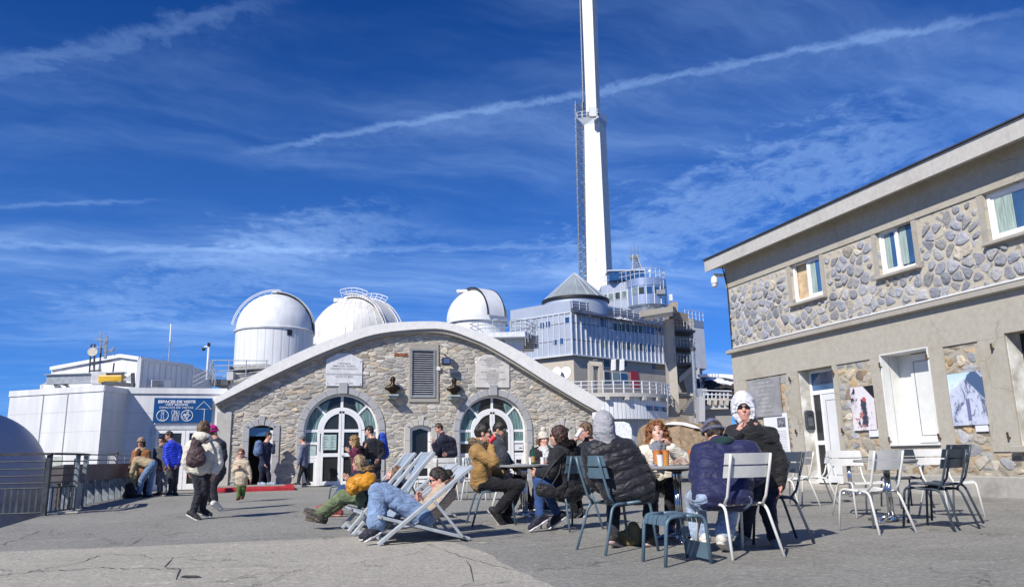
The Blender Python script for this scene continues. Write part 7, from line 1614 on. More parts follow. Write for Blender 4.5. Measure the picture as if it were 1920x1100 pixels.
# ================================================================ PEOPLE: signed-distance bodies turned into smooth meshes
class SDF:
    def __init__(s, h): s.h = h; s.pr = []; s.cut = []
    def cone(s, a, b, ra, rb, k=0.03, quilt=None, sq=None):
        s.pr.append(('c', np.array(a, float), np.array(b, float), ra, rb, k, quilt)); return s
    def ell(s, c, ax, rad, k=0.02):         # ax: three unit vectors
        s.pr.append(('e', np.array(c, float), np.array([tuple(v) for v in ax], float), np.array(rad, float), k)); return s
    def cutp(s, p, n): s.cut.append(('p', np.array(p, float), np.array(n, float))); return s       # removes the side n points to
    def cute(s, c, ax, rad): s.cut.append(('e', np.array(c, float), np.array([tuple(v) for v in ax], float), np.array(rad, float))); return s
    def mesh(s, noise=0.0, nl=0.14, seed=0, noise2=0.0, nl2=0.03):
        h = s.h; lo = np.full(3, 1e9); hi = -lo
        for p in s.pr:
            if p[0] == 'c':
                r = max(p[3], p[4])+.03; lo = np.minimum(lo, np.minimum(p[1], p[2])-r); hi = np.maximum(hi, np.maximum(p[1], p[2])+r)
            else: r = max(p[3])+.03; lo = np.minimum(lo, p[1]-r); hi = np.maximum(hi, p[1]+r)
        lo -= 2*h; hi += 2*h; n = np.ceil((hi-lo)/h).astype(int)+1
        X = [lo[i]+h*np.arange(n[i]) for i in range(3)]; D = np.full(n, 0.3, np.float32)
        for p in s.pr:
            if p[0] == 'c': m = max(p[3], p[4])+.09; a = np.minimum(p[1], p[2])-m; b = np.maximum(p[1], p[2])+m
            else: m = max(p[3])+.07; a = p[1]-m; b = p[1]+m
            i0 = np.maximum(0, ((a-lo)/h).astype(int)); i1 = np.minimum(n, ((b-lo)/h).astype(int)+2)
            gx_, gy_, gz_ = X[0][i0[0]:i1[0]][:, None, None], X[1][i0[1]:i1[1]][None, :, None], X[2][i0[2]:i1[2]][None, None, :]
            if p[0] == 'c':
                ab = p[2]-p[1]; L2 = max(1e-9, ab@ab); px, py, pz = gx_-p[1][0], gy_-p[1][1], gz_-p[1][2]
                t = np.clip((px*ab[0]+py*ab[1]+pz*ab[2])/L2, 0, 1); d = np.sqrt((px-ab[0]*t)**2+(py-ab[1]*t)**2+(pz-ab[2]*t)**2)-(p[3]+(p[4]-p[3])*t); k = p[5]
                if p[6]:
                    am, pitch = p[6][:2]
                    if len(p[6]) > 2: o_, x_ = p[6][2], p[6][3]; sc_ = (gx_-o_[0])*x_[0]+(gy_-o_[1])*x_[1]+(gz_-o_[2])*x_[2]
                    else: sc_ = t*math.sqrt(L2)
                    d = d-am*np.abs(np.sin(PI*sc_/pitch))**.55
            else:
                q = [gx_-p[1][0], gy_-p[1][1], gz_-p[1][2]]; u = [q[0]*p[2][i][0]+q[1]*p[2][i][1]+q[2]*p[2][i][2] for i in range(3)]
                k0 = np.sqrt(sum((u[i]/p[3][i])**2 for i in range(3))); k1 = np.sqrt(sum((u[i]/p[3][i]**2)**2 for i in range(3)))+1e-9; d = k0*(k0-1)/k1; k = p[4]
            sub = D[i0[0]:i1[0], i0[1]:i1[1], i0[2]:i1[2]]; hh = np.maximum(k-np.abs(sub-d), 0)/k; D[i0[0]:i1[0], i0[1]:i1[1], i0[2]:i1[2]] = np.minimum(sub, d)-hh*hh*k*.25
        G = (X[0][:, None, None], X[1][None, :, None], X[2][None, None, :])
        rnd = np.random.RandomState(seed+11)
        for am, wl, cnt in ((noise, nl, 6), (noise2, nl2, 9)):
            if am:
                acc = 0
                for _ in range(cnt):
                    v = rnd.normal(size=3); v /= np.linalg.norm(v); f = 2*PI/(wl*rnd.uniform(.6, 1.5)); acc = acc+np.sin((G[0]*v[0]+G[1]*v[1]+G[2]*v[2])*f+rnd.uniform(0, 6.28)+1.3*np.sin((G[0]*v[1]+G[1]*v[2]-G[2]*v[0])*f*.6))
                D = D+(am*acc/cnt**.5).astype(np.float32)
        for c in s.cut:
            if c[0] == 'p': d = (G[0]-c[1][0])*c[2][0]+(G[1]-c[1][1])*c[2][1]+(G[2]-c[1][2])*c[2][2]; D = np.maximum(D, d)
            else:
                q = [G[i]-c[1][i] for i in range(3)]; u = [q[0]*c[2][i][0]+q[1]*c[2][i][1]+q[2]*c[2][i][2] for i in range(3)]
                k0 = np.sqrt(sum((u[i]/c[3][i])**2 for i in range(3))); k1 = np.sqrt(sum((u[i]/c[3][i]**2)**2 for i in range(3)))+1e-9; D = np.maximum(D, -(k0*(k0-1)/k1))
        return nets(D, lo, h)
def nets(D, lo, h):
    """surface nets"""
    ins = D < 0; nx, ny, nz = D.shape
    cs = np.zeros((nx-1, ny-1, nz-1), np.int8)
    for a in (0, 1):
        for b in (0, 1):
            for c in (0, 1): cs += ins[a:nx-1+a, b:ny-1+b, c:nz-1+c]
    act = (cs > 0) & (cs < 8); I = np.argwhere(act); idx = np.full(act.shape, -1, np.int32); idx[act] = np.arange(len(I))
    P = np.zeros((len(I), 3)); C = np.zeros(len(I))
    corners = [(a, b, c) for a in (0, 1) for b in (0, 1) for c in (0, 1)]
    for u in corners:
        for ax in range(3):
            if u[ax]: continue
            w = list(u); w[ax] = 1; d0 = D[I[:, 0]+u[0], I[:, 1]+u[1], I[:, 2]+u[2]]; d1 = D[I[:, 0]+w[0], I[:, 1]+w[1], I[:, 2]+w[2]]
            m = (d0 < 0) != (d1 < 0); t = np.where(m, d0/np.where(np.abs(d0-d1) < 1e-9, 1, d0-d1), 0)
            q = np.zeros((len(I), 3)); q[:] = u; q[:, ax] += t; P += q*m[:, None]; C += m
    P = lo+(I+P/C[:, None])*h; F = []
    for ax in range(3):
        b, c = (ax+1) % 3, (ax+2) % 3; sl0 = [slice(None)]*3; sl1 = [slice(None)]*3
        sl0[ax] = slice(0, D.shape[ax]-1); sl1[ax] = slice(1, D.shape[ax])
        for q in (b, c): sl0[q] = slice(1, D.shape[q]-1); sl1[q] = slice(1, D.shape[q]-1)
        A, B = ins[tuple(sl0)], ins[tuple(sl1)]; E = np.argwhere(A != B)
        if not len(E): continue
        fl = A[tuple(E.T)]; base = E.copy(); base[:, b] += 1; base[:, c] += 1
        def g(db, dc): v = base.copy(); v[:, b] -= db; v[:, c] -= dc; return idx[tuple(v.T)]
        q = np.stack([g(1, 1), g(0, 1), g(0, 0), g(1, 0)], 1); q[~fl] = q[~fl][:, ::-1]; F.append(q)
    return P, (np.concatenate(F) if F else np.zeros((0, 4), int))
def mesh_obj(name, PF, m, parent, extra=None, sub=None):
    P, F = PF; vs = [tuple(p) for p in P]; fs = [tuple(int(i) for i in f) for f in F]
    if extra: b = len(vs); vs += [tuple(v) for v in extra.v]; fs += [tuple(i+b for i in f) for f in extra.f]
    me = bpy.data.meshes.new(name); me.from_pydata(vs, [], fs); return link_mesh(name, me, m, parent, True)
def cloth(col, rough=.8, shine=.25, var=.12, vs=9, bump=.25, bs=45):
    key = 'cloth %.3f %.3f %.3f %.2f %.2f' % (*col, rough, bump)
    if key in MATS: return MATS[key]
    m, t, b = newmat(key); MATS[key] = m; tc = t.n('ShaderNodeTexCoord').outputs['Object']
    n = t.noise(tc, vs, 6, .6); t.l(t.mix(t.ss(n, .3, .7), tuple(x*(1-var*1.6) for x in col), tuple(min(1, x*(1+var*.6)) for x in col)), b.inputs['Base Color'])
    b.inputs['Roughness'].default_value = rough; b.inputs['Specular IOR Level'].default_value = shine; b.inputs['Sheen Weight'].default_value = .12
    r1 = t.m('ABSOLUTE', t.m('SUBTRACT', t.noise(t.mapv(tc, (1, 1, 1.9), (.3, .2, .5)), 5.5, 2, .5, .8), .5))
    hgt = t.m('ADD', t.ss(r1, 0, .14), t.m('MULTIPLY', t.noise(tc, bs*3, 2), bump*.25))
    bp = t.n('ShaderNodeBump', i_Strength=.5, i_Distance=.014); t.l(hgt, bp.inputs['Height']); t.l(bp.outputs[0], b.inputs['Normal']); return m
def skin_mat(col):
    key = 'skin %.2f %.2f %.2f' % col
    if key in MATS: return MATS[key]
    m, t, b = newmat(key); MATS[key] = m; tc = t.n('ShaderNodeTexCoord').outputs['Object']
    t.l(t.mix(t.ss(t.noise(tc, 14, 4, .6), .35, .7), col, (col[0]*.93, col[1]*.78, col[2]*.74)), b.inputs['Base Color']); b.inputs['Roughness'].default_value = .5
    b.inputs['Subsurface Weight'].default_value = .08; b.inputs['Subsurface Radius'].default_value = (.02, .008, .004); return m
SKIN = (0.56, 0.34, 0.25); SKINT = (0.46, 0.27, 0.18); SKINR = (0.60, 0.33, 0.26)
def hair_mat(col):
    key = 'hair %.2f %.2f %.2f' % col
    return mat(key, col, .5, 0, .5, 30, .6, 90, .4, stretch=(1, 1, .35))
def frame_of(yaw, pitch=0, roll=0):
    f = facing(yaw); f = (f*math.cos(R(pitch))+ZZ*math.sin(R(pitch))).normalized(); r = f.cross(ZZ).normalized(); u = r.cross(f).normalized()
    if roll: r, u = r*math.cos(R(roll))+u*math.sin(R(roll)), u*math.cos(R(roll))-r*math.sin(R(roll))
    return f, r, u
def fingers(mb, w, hd, pn, side, s, curl, spread=0.05):
    """four fingers and a thumb; w wrist, hd hand direction, pn palm normal (curl goes towards it), side thumb side"""
    kn = w+hd*(.088*s)
    for i, (o, L) in enumerate(((-.030, .072), (-.010, .080), (.010, .074), (.029, .058))):
        b = kn+side*(-o*s)+hd*(-.006*abs(i-1)*s); d = (hd+side*(-o*spread/.03)).normalized(); pts = [b-hd*.025*s, b]; ang = 0
        for q in range(3):
            ang += curl*(.8+.12*i)*(.75 if q == 0 else 1); dd = d*math.cos(ang)+pn*math.sin(ang); pts.append(pts[-1]+dd*(L*s*(.44, .32, .24)[q]))
        mb.tube(pts, [.0095*s, .0095*s, .009*s, .008*s, .0065*s], 6)
    b = w+hd*(.03*s)+side*(.022*s); d1 = (hd*.65+side*.75+pn*.15).normalized(); d2 = (hd*.9+side*.25+pn*.45*min(1.2, curl+.3)).normalized()
    mb.tube([b, b+d1*.036*s, b+d1*.036*s+d2*.030*s, b+d1*.036*s+d2*.054*s], [.013*s, .0115*s, .010*s, .007*s], 6)
PEOPLE = []
def person(label, d, J, yaw, top, legs, shoes, hair, pitch=0, roll=0, s=1.0, skin=SKIN, h=.014, hat=None, shades=False, face=True, hands=((None, .35), (None, .35)), collar=None, scarf=None, beard=None, fl=None, rl=None, bodyyaw=None, group=None):
    """J: measured joints (px, py, depth offset). l = picture left, r = picture right"""
    G = {k: GD(v[0], v[1], d+(v[2] if len(v) > 2 else 0)) for k, v in J.items()}
    base = G['pel'].copy(); base.z = 0
    if 'al' in G: base = (G['al']+G['ar'])/2; base.z = 0
    root = empty('person', base, label, 'person', group); seed = len(PEOPLE)*7+3; PEOPLE.append(root)
    sl, sr, pel, nk = G['sl'], G['sr'], G['pel'], G['neck']
    ac = (sr-sl).normalized(); upt = (nk-pel).normalized()
    hw = (sr-sl).length*.5*.52
    hl = G.get('hl', pel-ac*max(.07*s, hw*.75)); hr = G.get('hr', pel+ac*max(.07*s, hw*.75))
    f, r, u = frame_of(yaw, pitch, roll); hc = G['head']; hs = s if s > .9 else .5+.5*s
    if s < .9: hs = .86
    hx = (r, f, u); S = skin_mat(skin)
    # --- body: one continuous skin mesh
    B = SDF(h if face else max(h, .016))
    B.ell(hc+u*.022*hs+f*(-.008*hs), hx, (.074*hs, .093*hs, .098*hs), .02).ell(hc+f*.022*hs-u*.045*hs, hx, (.060*hs, .070*hs, .070*hs), .03).ell(hc+f*.066*hs-u*.094*hs, hx, (.026*hs, .022*hs, .020*hs), .03)
    if face: B.cone(hc+f*.086*hs+u*.014*hs, hc+f*.108*hs-u*.022*hs, .009*hs, .014*hs, .012).ell(hc+f*.078*hs+u*.036*hs, hx, (.050*hs, .016*hs, .012*hs), .02).ell(hc+f*.080*hs-u*.056*hs, hx, (.026*hs, .016*hs, .016*hs), .015)
    for sg in (-1, 1):
        B.ell(hc+r*(.076*hs*sg)-f*.008*hs-u*.005*hs, hx, (.012*hs, .020*hs, .032*hs), .01)
        if face: B.ell(hc+r*(.040*hs*sg)+f*.066*hs-u*.022*hs, hx, (.022*hs, .020*hs, .020*hs), .02)
    B.cone(hc-u*.06*hs-f*.02*hs, nk, .056*hs, .062*s, .03).cone(nk, pel+upt*.05, .09*s, .10*s, .05)
    pad = .018*s
    def limb(S_, a, b, c, ra, rb, rc_, k=.03): S_.cone(a, b, ra, rb, k).cone(b, c, rb, rc_, k)
    fin = MB()
    for q, (S0, E, Wr, (hv, curl)) in enumerate(((sl, G.get('el'), G.get('wl'), hands[0]), (sr, G.get('er'), G.get('wr'), hands[1]))):
        if E is None: continue
        limb(B, S0, E, Wr, .048*s, .038*s, .028*s); B.cone(nk-upt*.06*s, S0, .06*s, .05*s, .04)
        hd = (Wr-E).normalized() if hv is None else (GD(hv[0], hv[1], d+(hv[2] if len(hv) > 2 else 0))-Wr).normalized()
        pn = hd.cross(ZZ) if abs(hd.z) < .8 else hd.cross(Fh); pn = pn.normalized(); inner = (nk-Wr).normalized(); pn = pn if pn.dot(inner) > 0 else -pn
        side = pn.cross(hd).normalized(); side = side if side.dot(ZZ+f*.5) > 0 else -side
        B.cone(Wr, Wr+hd*.03*s, .027*s, .030*s, .02).ell(Wr+hd*.06*s, (hd, side, pn), (.045*s, .040*s, .018*s), .02)
        fingers(fin, Wr, hd, pn, side, s, curl)
    for a, k_, an in ((hl, G.get('kl'), G.get('al')), (hr, G.get('kr'), G.get('ar'))):
        if k_ is not None: limb(B, a, k_, an, .075*s, .05*s, .034*s); B.cone(pel, a, .08*s, .08*s, .05)
    body = mesh_obj('body', B.mesh(), S, root, fin)
    # --- face details
    if face and not shades:
        for sg in (-1, 1):
            e = hc+r*(.031*hs*sg)+f*.0865*hs+u*.014*hs; mb = MB(); mb.ball((0, 0, 0), 1, 8); M = Matrix((r*.013*hs, f*.006*hs, u*.0055*hs)).transposed(); mb.v = [tuple(e+M@Vector(p)) for p in mb.v]; mb.build('eye', mat('dark eye', (.035, .02, .015), .2), body, smooth=True)
            e = e+u*.022*hs+f*.004*hs; mb = MB(); mb.tube([e-r*.017*hs, e+u*.003*hs+f*.001, e+r*.017*hs], .0038*hs, 5); mb.build('eyebrow', hair_mat(tuple(c*.6 for c in hair[1])), body)
    if face:
        mb = MB(); mth = hc+f*.0955*hs-u*.056*hs; mb.tube([mth-r*.022*hs-f*.010*hs, mth, mth+r*.022*hs-f*.010*hs], [.003*hs, .0055*hs, .003*hs], 6); mb.build('mouth', mat('lips', (.36, .13, .11), .5), body, smooth=True)
    if shades:
        sh = MB()
        for sg in (-1, 1):
            mb = MB(); mb.ball((0, 0, 0), 1, 10); e = hc+r*(.032*hs*sg)+f*.089*hs+u*.014*hs; M = Matrix((r*.028*hs, f*.010*hs, u*.021*hs)).transposed(); sh.add([e+M@Vector(p) for p in mb.v], mb.f)
            sh.tube([hc+r*(.058*hs*sg)+f*.080*hs+u*.018*hs, hc+r*(.080*hs*sg)+f*.0*hs+u*.016*hs], .004*hs, 5)
        sh.tube([hc-r*.01*hs+f*.103*hs+u*.018*hs, hc+r*.01*hs+f*.103*hs+u*.018*hs], .004*hs, 5); sh.build('sunglasses', mat('black lens', (.01, .01, .012), .08) if shades is True else mat('teal mirror lens', (.03, .14, .16), .1, .4), body, smooth=True)
    # --- hair
    kind, hcol = hair
    if kind:
        HM = hair_mat(hcol); H = SDF(min(h, .014)); e = .014*hs
        H.ell(hc+u*.026*hs-f*.012*hs, hx, (.076*hs+e, .094*hs+e, .100*hs+e*1.2), .02)
        n1, n2 = .004, .004
        cutc = hc+f*.090*hs-u*.022*hs; cutr = (.074*hs, .080*hs, .090*hs)
        if kind == 'short': H.cutp(hc-u*.055*hs-f*.02*hs, -u+f*.25)
        elif kind == 'bun': H.ell(hc-f*.13*hs+u*.035*hs, hx, (.045*hs, .045*hs, .045*hs), .02); n2 = .006
        elif kind == 'long':
            for sg in (-1, 0, 1): H.cone(hc-f*.05*hs+r*(.055*sg*hs), hc-f*.07*hs+r*(.07*sg*hs)-u*.20*hs, .05*hs, .04*hs, .04)
            n1, n2 = .006, .006
        elif kind == 'curly':
            for sg in (-1, 1): H.cone(hc+r*(.075*sg*hs)+u*.03*hs-f*.02*hs, hc+r*(.102*sg*hs)-u*.12*hs-f*.03*hs, .042*hs, .046*hs, .04)
            H.cone(hc-f*.05*hs, hc-f*.09*hs-u*.13*hs, .09*hs, .085*hs, .04); H.ell(hc+u*.045*hs-f*.02*hs, hx, (.094*hs, .105*hs, .088*hs), .03); n1, n2 = .010, .014; cutr = (.066*hs, .090*hs, .100*hs); cutc = hc+f*.085*hs-u*.030*hs
        elif kind == 'bob': H.cone(hc-f*.02*hs+u*.0, hc-f*.045*hs-u*.09*hs, .085*hs, .075*hs, .04); n1, n2 = .007, .006
        if kind in ('short', 'bun'): cutc = hc+f*.105*hs-u*.030*hs; cutr = (.13*hs, .095*hs, .105*hs)
        H.cute(cutc, hx, cutr)
        if kind in ('short', 'bun'):
            for sg in (-1, 1): H.cute(hc+r*(.095*hs*sg)-f*.006*hs-u*.018*hs, hx, (.034*hs, .026*hs, .036*hs)).cute(hc+r*(.085*hs*sg)+f*.058*hs-u*.030*hs, hx, (.05*hs, .042*hs, .062*hs))
        mesh_obj('hair', H.mesh(n1, .06, seed, n2, .022), HM, body)
    # --- headgear
    if hat:
        hk, hcl = hat[0], hat[1]; HT_ = cloth(hcl, .9, .1, .12, 12, .12); K = SDF(min(h, .014))
        if hk == 'beanie':
            K.ell(hc+u*.034*hs-f*.010*hs, hx, (.094*hs, .110*hs, .118*hs), .02).cutp(hc+u*.035*hs+f*.05*hs, -u*.96+f*(-.28)); mesh_obj('beanie', K.mesh(.003, .03, seed), HT_, body)
            bn_ = SDF(min(h, .014)); N = 14
            for i in range(N):
                a, b2 = 2*PI*i/N, 2*PI*(i+1)/N; P_ = lambda t: hc+u*.028*hs-f*.008*hs+r*(.090*hs*math.cos(t))+f*(.106*hs*math.sin(t))+u*(.012*hs*math.sin(t)); bn_.cone(P_(a), P_(b2), .016*hs, .016*hs, .02)
            mesh_obj('beanie_brim', bn_.mesh(.0015, .02, seed), HT_, body)
            if len(hat) > 2: mb = MB(); mb.ball(hc+u*.175*hs, .048*hs, 12); mb.build('pompom', HT_, body, smooth=True)
        elif hk == 'cap':
            K.ell(hc+u*.042*hs-f*.008*hs, hx, (.086*hs, .104*hs, .092*hs), .02).cutp(hc+u*.040*hs, -u); mesh_obj('cap', K.mesh(), HT_, body)
            mb = MB(); mb.ball((0, 0, 0), 1, 14); e_ = hc+f*.115*hs+u*.040*hs; M = Matrix((r*.075*hs, f*.075*hs-u*.02*hs, u*.009*hs)).transposed(); mb.v = [tuple(e_+M@Vector(p)) for p in mb.v]; mb.build('visor', HT_, body, smooth=True)
        elif hk == 'hood':
            big = hat[2] if len(hat) > 2 else 1.0
            K.ell(hc+u*.022*hs-f*.024*hs, hx, (.098*hs*big, .122*hs*big, .130*hs*big), .03).cone(hc-u*.05*hs-f*.04*hs, nk-f*.02*hs, .095*hs, .10*hs, .05)
            if len(hat) > 3:
                K.cone(hc+u*.07*hs-f*.03*hs, hc+u*.105*hs-f*.05*hs, .09*hs, .065*hs, .06)
            K.cute(hc+f*.125*hs-u*.038*hs, hx, (.070*hs, .120*hs, .085*hs))
            hk_rim = SDF(min(h, .012)); N = 18
            for i in range(N):
                P_ = lambda t: hc+f*(.062-.035*math.sin(t)*-1)*hs*1.0-u*.025*hs+r*(.092*hs*math.cos(t))+u*(.108*hs*math.sin(t)); hk_rim.cone(P_(2*PI*i/N), P_(2*PI*(i+1)/N), .015*hs, .015*hs, .02)
            if len(hat) > 3: mesh_obj('hood_rim', hk_rim.mesh(.001, .05, seed), HT_, body)
            mesh_obj('hood', K.mesh(.0025, .10, seed, .001, .04), HT_, body)
    # --- upper garment
    T = SDF(h); qt = top.get('quilt'); qa = (*qt, np.array(pel), np.array(upt)) if qt else None; pd = top.get('pad', .02)*s; tc_ = top['col']; TM = cloth(tc_, top.get('rough', .75), top.get('shine', .3), .12, 9, .2)
    chest = nk-upt*.14*s
    for a, b in ((sl, hl), (sr, hr)):
        a2 = a.lerp(nk, .32)-upt*.045*s; b2 = b.lerp(pel, .12)+upt*.02*s; T.cone(a2, b2, .082*s+pd, .090*s+pd, .06, qa)
    T.cone(nk-upt*.05*s, pel+upt*.02, .085*s+pd, .095*s+pd, .06, qa)
    for S0, E, Wr in ((sl, G.get('el'), G.get('wl')), (sr, G.get('er'), G.get('wr'))):
        if E is None: continue
        T.cone(nk-upt*.05*s, S0, .055*s+pd, .056*s+pd, .045).cone(S0, E, .055*s+pd, .043*s+pd, .016, qt).cone(E, E.lerp(Wr, .95), .043*s+pd, .033*s+pd*.7, .02, qt)
    lg = top.get('long', 0)
    if lg:
        for a, k_ in ((hl, G.get('kl')), (hr, G.get('kr'))):
            if k_ is not None: T.cone(a, a.lerp(k_, lg), .098*s+pd, .090*s+pd, .07, qa)
    if top.get('collar', True): T.cone(nk-upt*.02*s, nk+(hc-nk).normalized()*.045*s, .062*s+pd*.8, .058*s+pd*.8, .02)
    tm = mesh_obj(top.get('name', 'jacket'), T.mesh(top.get('fold', .0035), .15, seed, .0014, .05), TM, root)
    if fl: fl(tm, G, f, r, u)
    # --- collar, hood lying on the back, fur, scarf
    if collar:
        kd, cc = collar; K = SDF(h); bf = facing(bodyyaw if bodyyaw is not None else yaw); br = bf.cross(ZZ).normalized(); N = 16
        for i in range(N):
            a, b2 = [R(20+320*(i+q)/N) for q in (0, 1)]
            P_ = lambda t: nk+bf*(.095*s*math.cos(t)-(.02 if kd == 'hood' else 0))+br*(.10*s*math.sin(t))+ZZ*((.02-.03*math.cos(t))*s); rr = (.038 if kd != 'hood' else .04+.03*(.5-.5*math.cos((a)))) ; K.cone(P_(a), P_(b2), rr*s, rr*s, .03)
        if kd == 'fur': mesh_obj('fur_trim', K.mesh(.006, .05, seed, .012, .018), mat('fur %.2f' % cc[0], cc, .95, 0, .6, 40, .8, 120, .1), tm)
        else: mesh_obj('folded_hood' if kd == 'hood' else 'collar', K.mesh(.004, .06, seed), cloth(cc, .85), tm)
    if scarf:
        K = SDF(h); N = 14
        for i in range(N):
            P_ = lambda t: nk+f*(.075*s*math.cos(t))+r*(.08*s*math.sin(t))+u*(.0-.035*math.cos(t)+.012*math.sin(3*t))*s; K.cone(P_(2*PI*i/N), P_(2*PI*(i+1)/N), .04*s, .045*s, .03)
        K.cone(nk+f*.09*s+u*.0, nk+f*.13*s-u*.12*s+r*.02, .05*s, .045*s, .03).cone(nk+f*.10*s+r*.03, nk+f*.135*s-u*.20*s+r*.05*s, .035*s, .035*s, .02); mesh_obj('scarf', K.mesh(.007, .05, seed, .004, .02), cloth(scarf, .95, .1, .2, 14, .6, 90), tm)
    # --- trousers and shoes
    if 'kl' in G:
        Lg = SDF(h); wd_ = legs.get('wide', .012)*s; fl_ = legs.get('flare', 0)*s
        Lg.cone(hl, hr, .095*s, .095*s, .05)
        for a, k_, an in ((hl, G['kl'], G['al']), (hr, G['kr'], G['ar'])):
            Lg.cone(a, k_, .084*s+wd_, .058*s+wd_, .03).cone(k_, an.lerp(k_, .06+fl_*2.2), .058*s+wd_, .044*s+wd_+fl_, .02)
        pm = mesh_obj('trousers', Lg.mesh(.004, .12, seed+1, .002, .045), cloth(legs['col'], legs.get('rough', .85), .2, .2, 12, .35, 70), root)
        for key, an, kn in (('tl', G['al'], G['kl']), ('tr', G['ar'], G['kr'])):
            fd = facing(bodyyaw if bodyyaw is not None else yaw) if key not in G else (G[key]-an).normalized(); sc_, sl_c = shoes
            dn = (an-kn).normalized(); dn = (dn-fd*dn.dot(fd)); dn = dn.normalized() if dn.length > .2 else -ZZ
            sd = fd.cross(dn).normalized(); K = SDF(min(h, .012)); hl_ = an-fd*.045*s+dn*.035*s; to = an+fd*.165*s+dn*.045*s
            K.cone(an+dn*.0*s, hl_, .045*s, .042*s, .03).cone(hl_, to, .042*s, .036*s, .03).cone(an+dn*.01, an+fd*.09*s+dn*.03*s, .045*s, .042*s, .03)
            ax = (sd, fd, dn); so_ = mesh_obj('shoe', K.mesh(), cloth(sc_, .6, .3, .2, 20), root)
            SS = SDF(min(h, .012)); SS.cone(hl_+dn*.034*s, to+dn*.022*s, .040*s, .036*s, .02); SS.ell(to-fd*.02*s+dn*.022*s, ax, (.044*s, .05*s, .022*s), .02)
            SS.cutp(hl_+dn*.053*s, dn).cutp(hl_+dn*.025*s, -dn); mesh_obj('sole', SS.mesh(), cloth(sl_c, .7, .3, .1), so_)
    return root, G, (f, r, u)
def softbag(name, label, cat, prims, col, h=.014, noise=.006, seed=1, rough=.7):
    K = SDF(h)
    for a, b, ra, rb in prims: K.cone(a, b, ra, rb, .05)
    c = sum([Vector(p[0]) for p in prims], Vector((0, 0, 0)))/len(prims); root = empty(name, (c.x, c.y, c.z), label, cat)
    mesh_obj('body', K.mesh(noise, .10, seed, .003, .03), cloth(col, rough, .3, .15, 10, .25), root); return root
# ================================================================ THE PEOPLE, each posed from the picture
BLK = (.014, .014, .017); CH = dict
def pants(c, **k): return dict(col=c, **k)
JEAN = (.16, .24, .39); DJ = (.03, .07, .19)
WSH = ((.60, .58, .55), (.66, .64, .6)); BSH = ((.02, .02, .022), (.6, .58, .55)); DSH = ((.03, .028, .026), (.10, .09, .08))
# far left group
person('person in tan beanie and brown coat with dark scarf, looking at a phone', 21.2, dict(head=(264, 829), neck=(264, 843), pel=(266, 884), sl=(253, 848), sr=(277, 848), el=(248, 868), wl=(261, 867, -.25), er=(281, 868), wr=(270, 866, -.25), kl=(261, 908), al=(261, 927), kr=(272, 908), ar=(272, 927)),
       8, dict(col=(.27, .115, .04), long=.5, name='coat'), pants(BLK), DSH, ('long', (.05, .03, .02)), hat=('beanie', (.36, .25, .18)), shades=True, scarf=(.07, .04, .025), collar=('roll', (.42, .32, .21)), skin=SKINT)
person('person bent double over a black rucksack, beige jacket and blue jeans', 20.1, dict(head=(248, 880, .18), neck=(256, 862, 0), pel=(284, 869), sl=(254, 864, -.18), sr=(258, 861, .18), el=(248, 884, -.2), wl=(246, 903, -.12), er=(255, 886, .2), wr=(250, 904, .1), hl=(285, 871, -.1), hr=(287, 869, .12), kl=(266, 898, -.1), al=(260, 925, -.1), kr=(282, 900, .15), ar=(279, 927, .15)),
       -85, dict(col=(.40, .315, .19)), pants(JEAN, wide=.02), DSH, ('short', (.06, .04, .03)), pitch=-65, skin=SKINR)
person('man in navy beanie and grey hooded jacket with pale trousers by the annex door', 21.6, dict(head=(304, 823), neck=(304, 836), pel=(304, 878), sl=(293, 842), sr=(316, 842), el=(290, 862), wl=(296, 873, -.1), er=(319, 862), wr=(313, 874, -.1), kl=(300, 902), al=(299, 923), kr=(309, 902), ar=(309, 923)),
       -25, dict(col=(.085, .087, .095)), pants((.30, .30, .33), wide=.02), DSH, ('short', (.05, .04, .03)), hat=('beanie', (.02, .025, .06)), collar=('hood', (.085, .087, .095)), skin=SKINT)
person('man in bright blue puffer jacket and dark trousers standing by the annex door', 20.9, dict(head=(317, 817), neck=(322, 831), pel=(325, 871), sl=(313, 838, -.1), sr=(334, 838, .1), el=(311, 857, -.16), wl=(315, 870, -.2), er=(338, 857, .05), wr=(333, 870, -.02), kl=(321, 898, -.05), al=(319, 923, -.05), kr=(328, 898, .05), ar=(328, 924, .05)),
       -65, dict(col=(.012, .04, .50), quilt=(.016, .065), pad=.03, rough=.45), pants((.05, .05, .055), wide=.01), BSH, ('short', (.045, .035, .03)), pitch=-18, bodyyaw=-50, skin=SKINT)
person('woman walking away in a cream hooded jacket with a mauve rucksack', 12.1, dict(head=(383, 804), neck=(382, 824), pel=(377, 878), sl=(357, 836), sr=(404, 840), el=(349, 864, 0), wl=(354, 882, .05), er=(410, 868), wr=(404, 884, -.05), kl=(373, 922, .05), al=(362, 960), kr=(385, 922, .1), ar=(379, 954, .2), tl=(376, 968, -.02), tr=(392, 958, .18)),
       165, dict(col=(.66, .61, .51), pad=.03, quilt=(.008, .12), rough=.6), pants((.03, .03, .04), wide=.012), BSH, ('bob', (.17, .105, .06)), collar=('hood', (.68, .63, .53)), s=.95, face=False)
person('person in magenta hat and navy coat walking away beyond the cream jacket', 14.2, dict(head=(399, 810), neck=(402, 824), pel=(404, 884), sl=(393, 832), sr=(416, 833), er=(420, 856), wr=(413, 876), el=(390, 856), wl=(392, 876), kl=(396, 913, .15), al=(394, 938, .4), kr=(399, 914, -.1), ar=(404, 942, -.15), tr=(410, 946, -.1)),
       150, dict(col=(.018, .02, .034), quilt=(.008, .09), long=.3, name='coat', rough=.55), pants((.025, .025, .03)), WSH, ('short', (.08, .05, .03)), hat=('beanie', (.50, .015, .22)), s=.95, face=False)
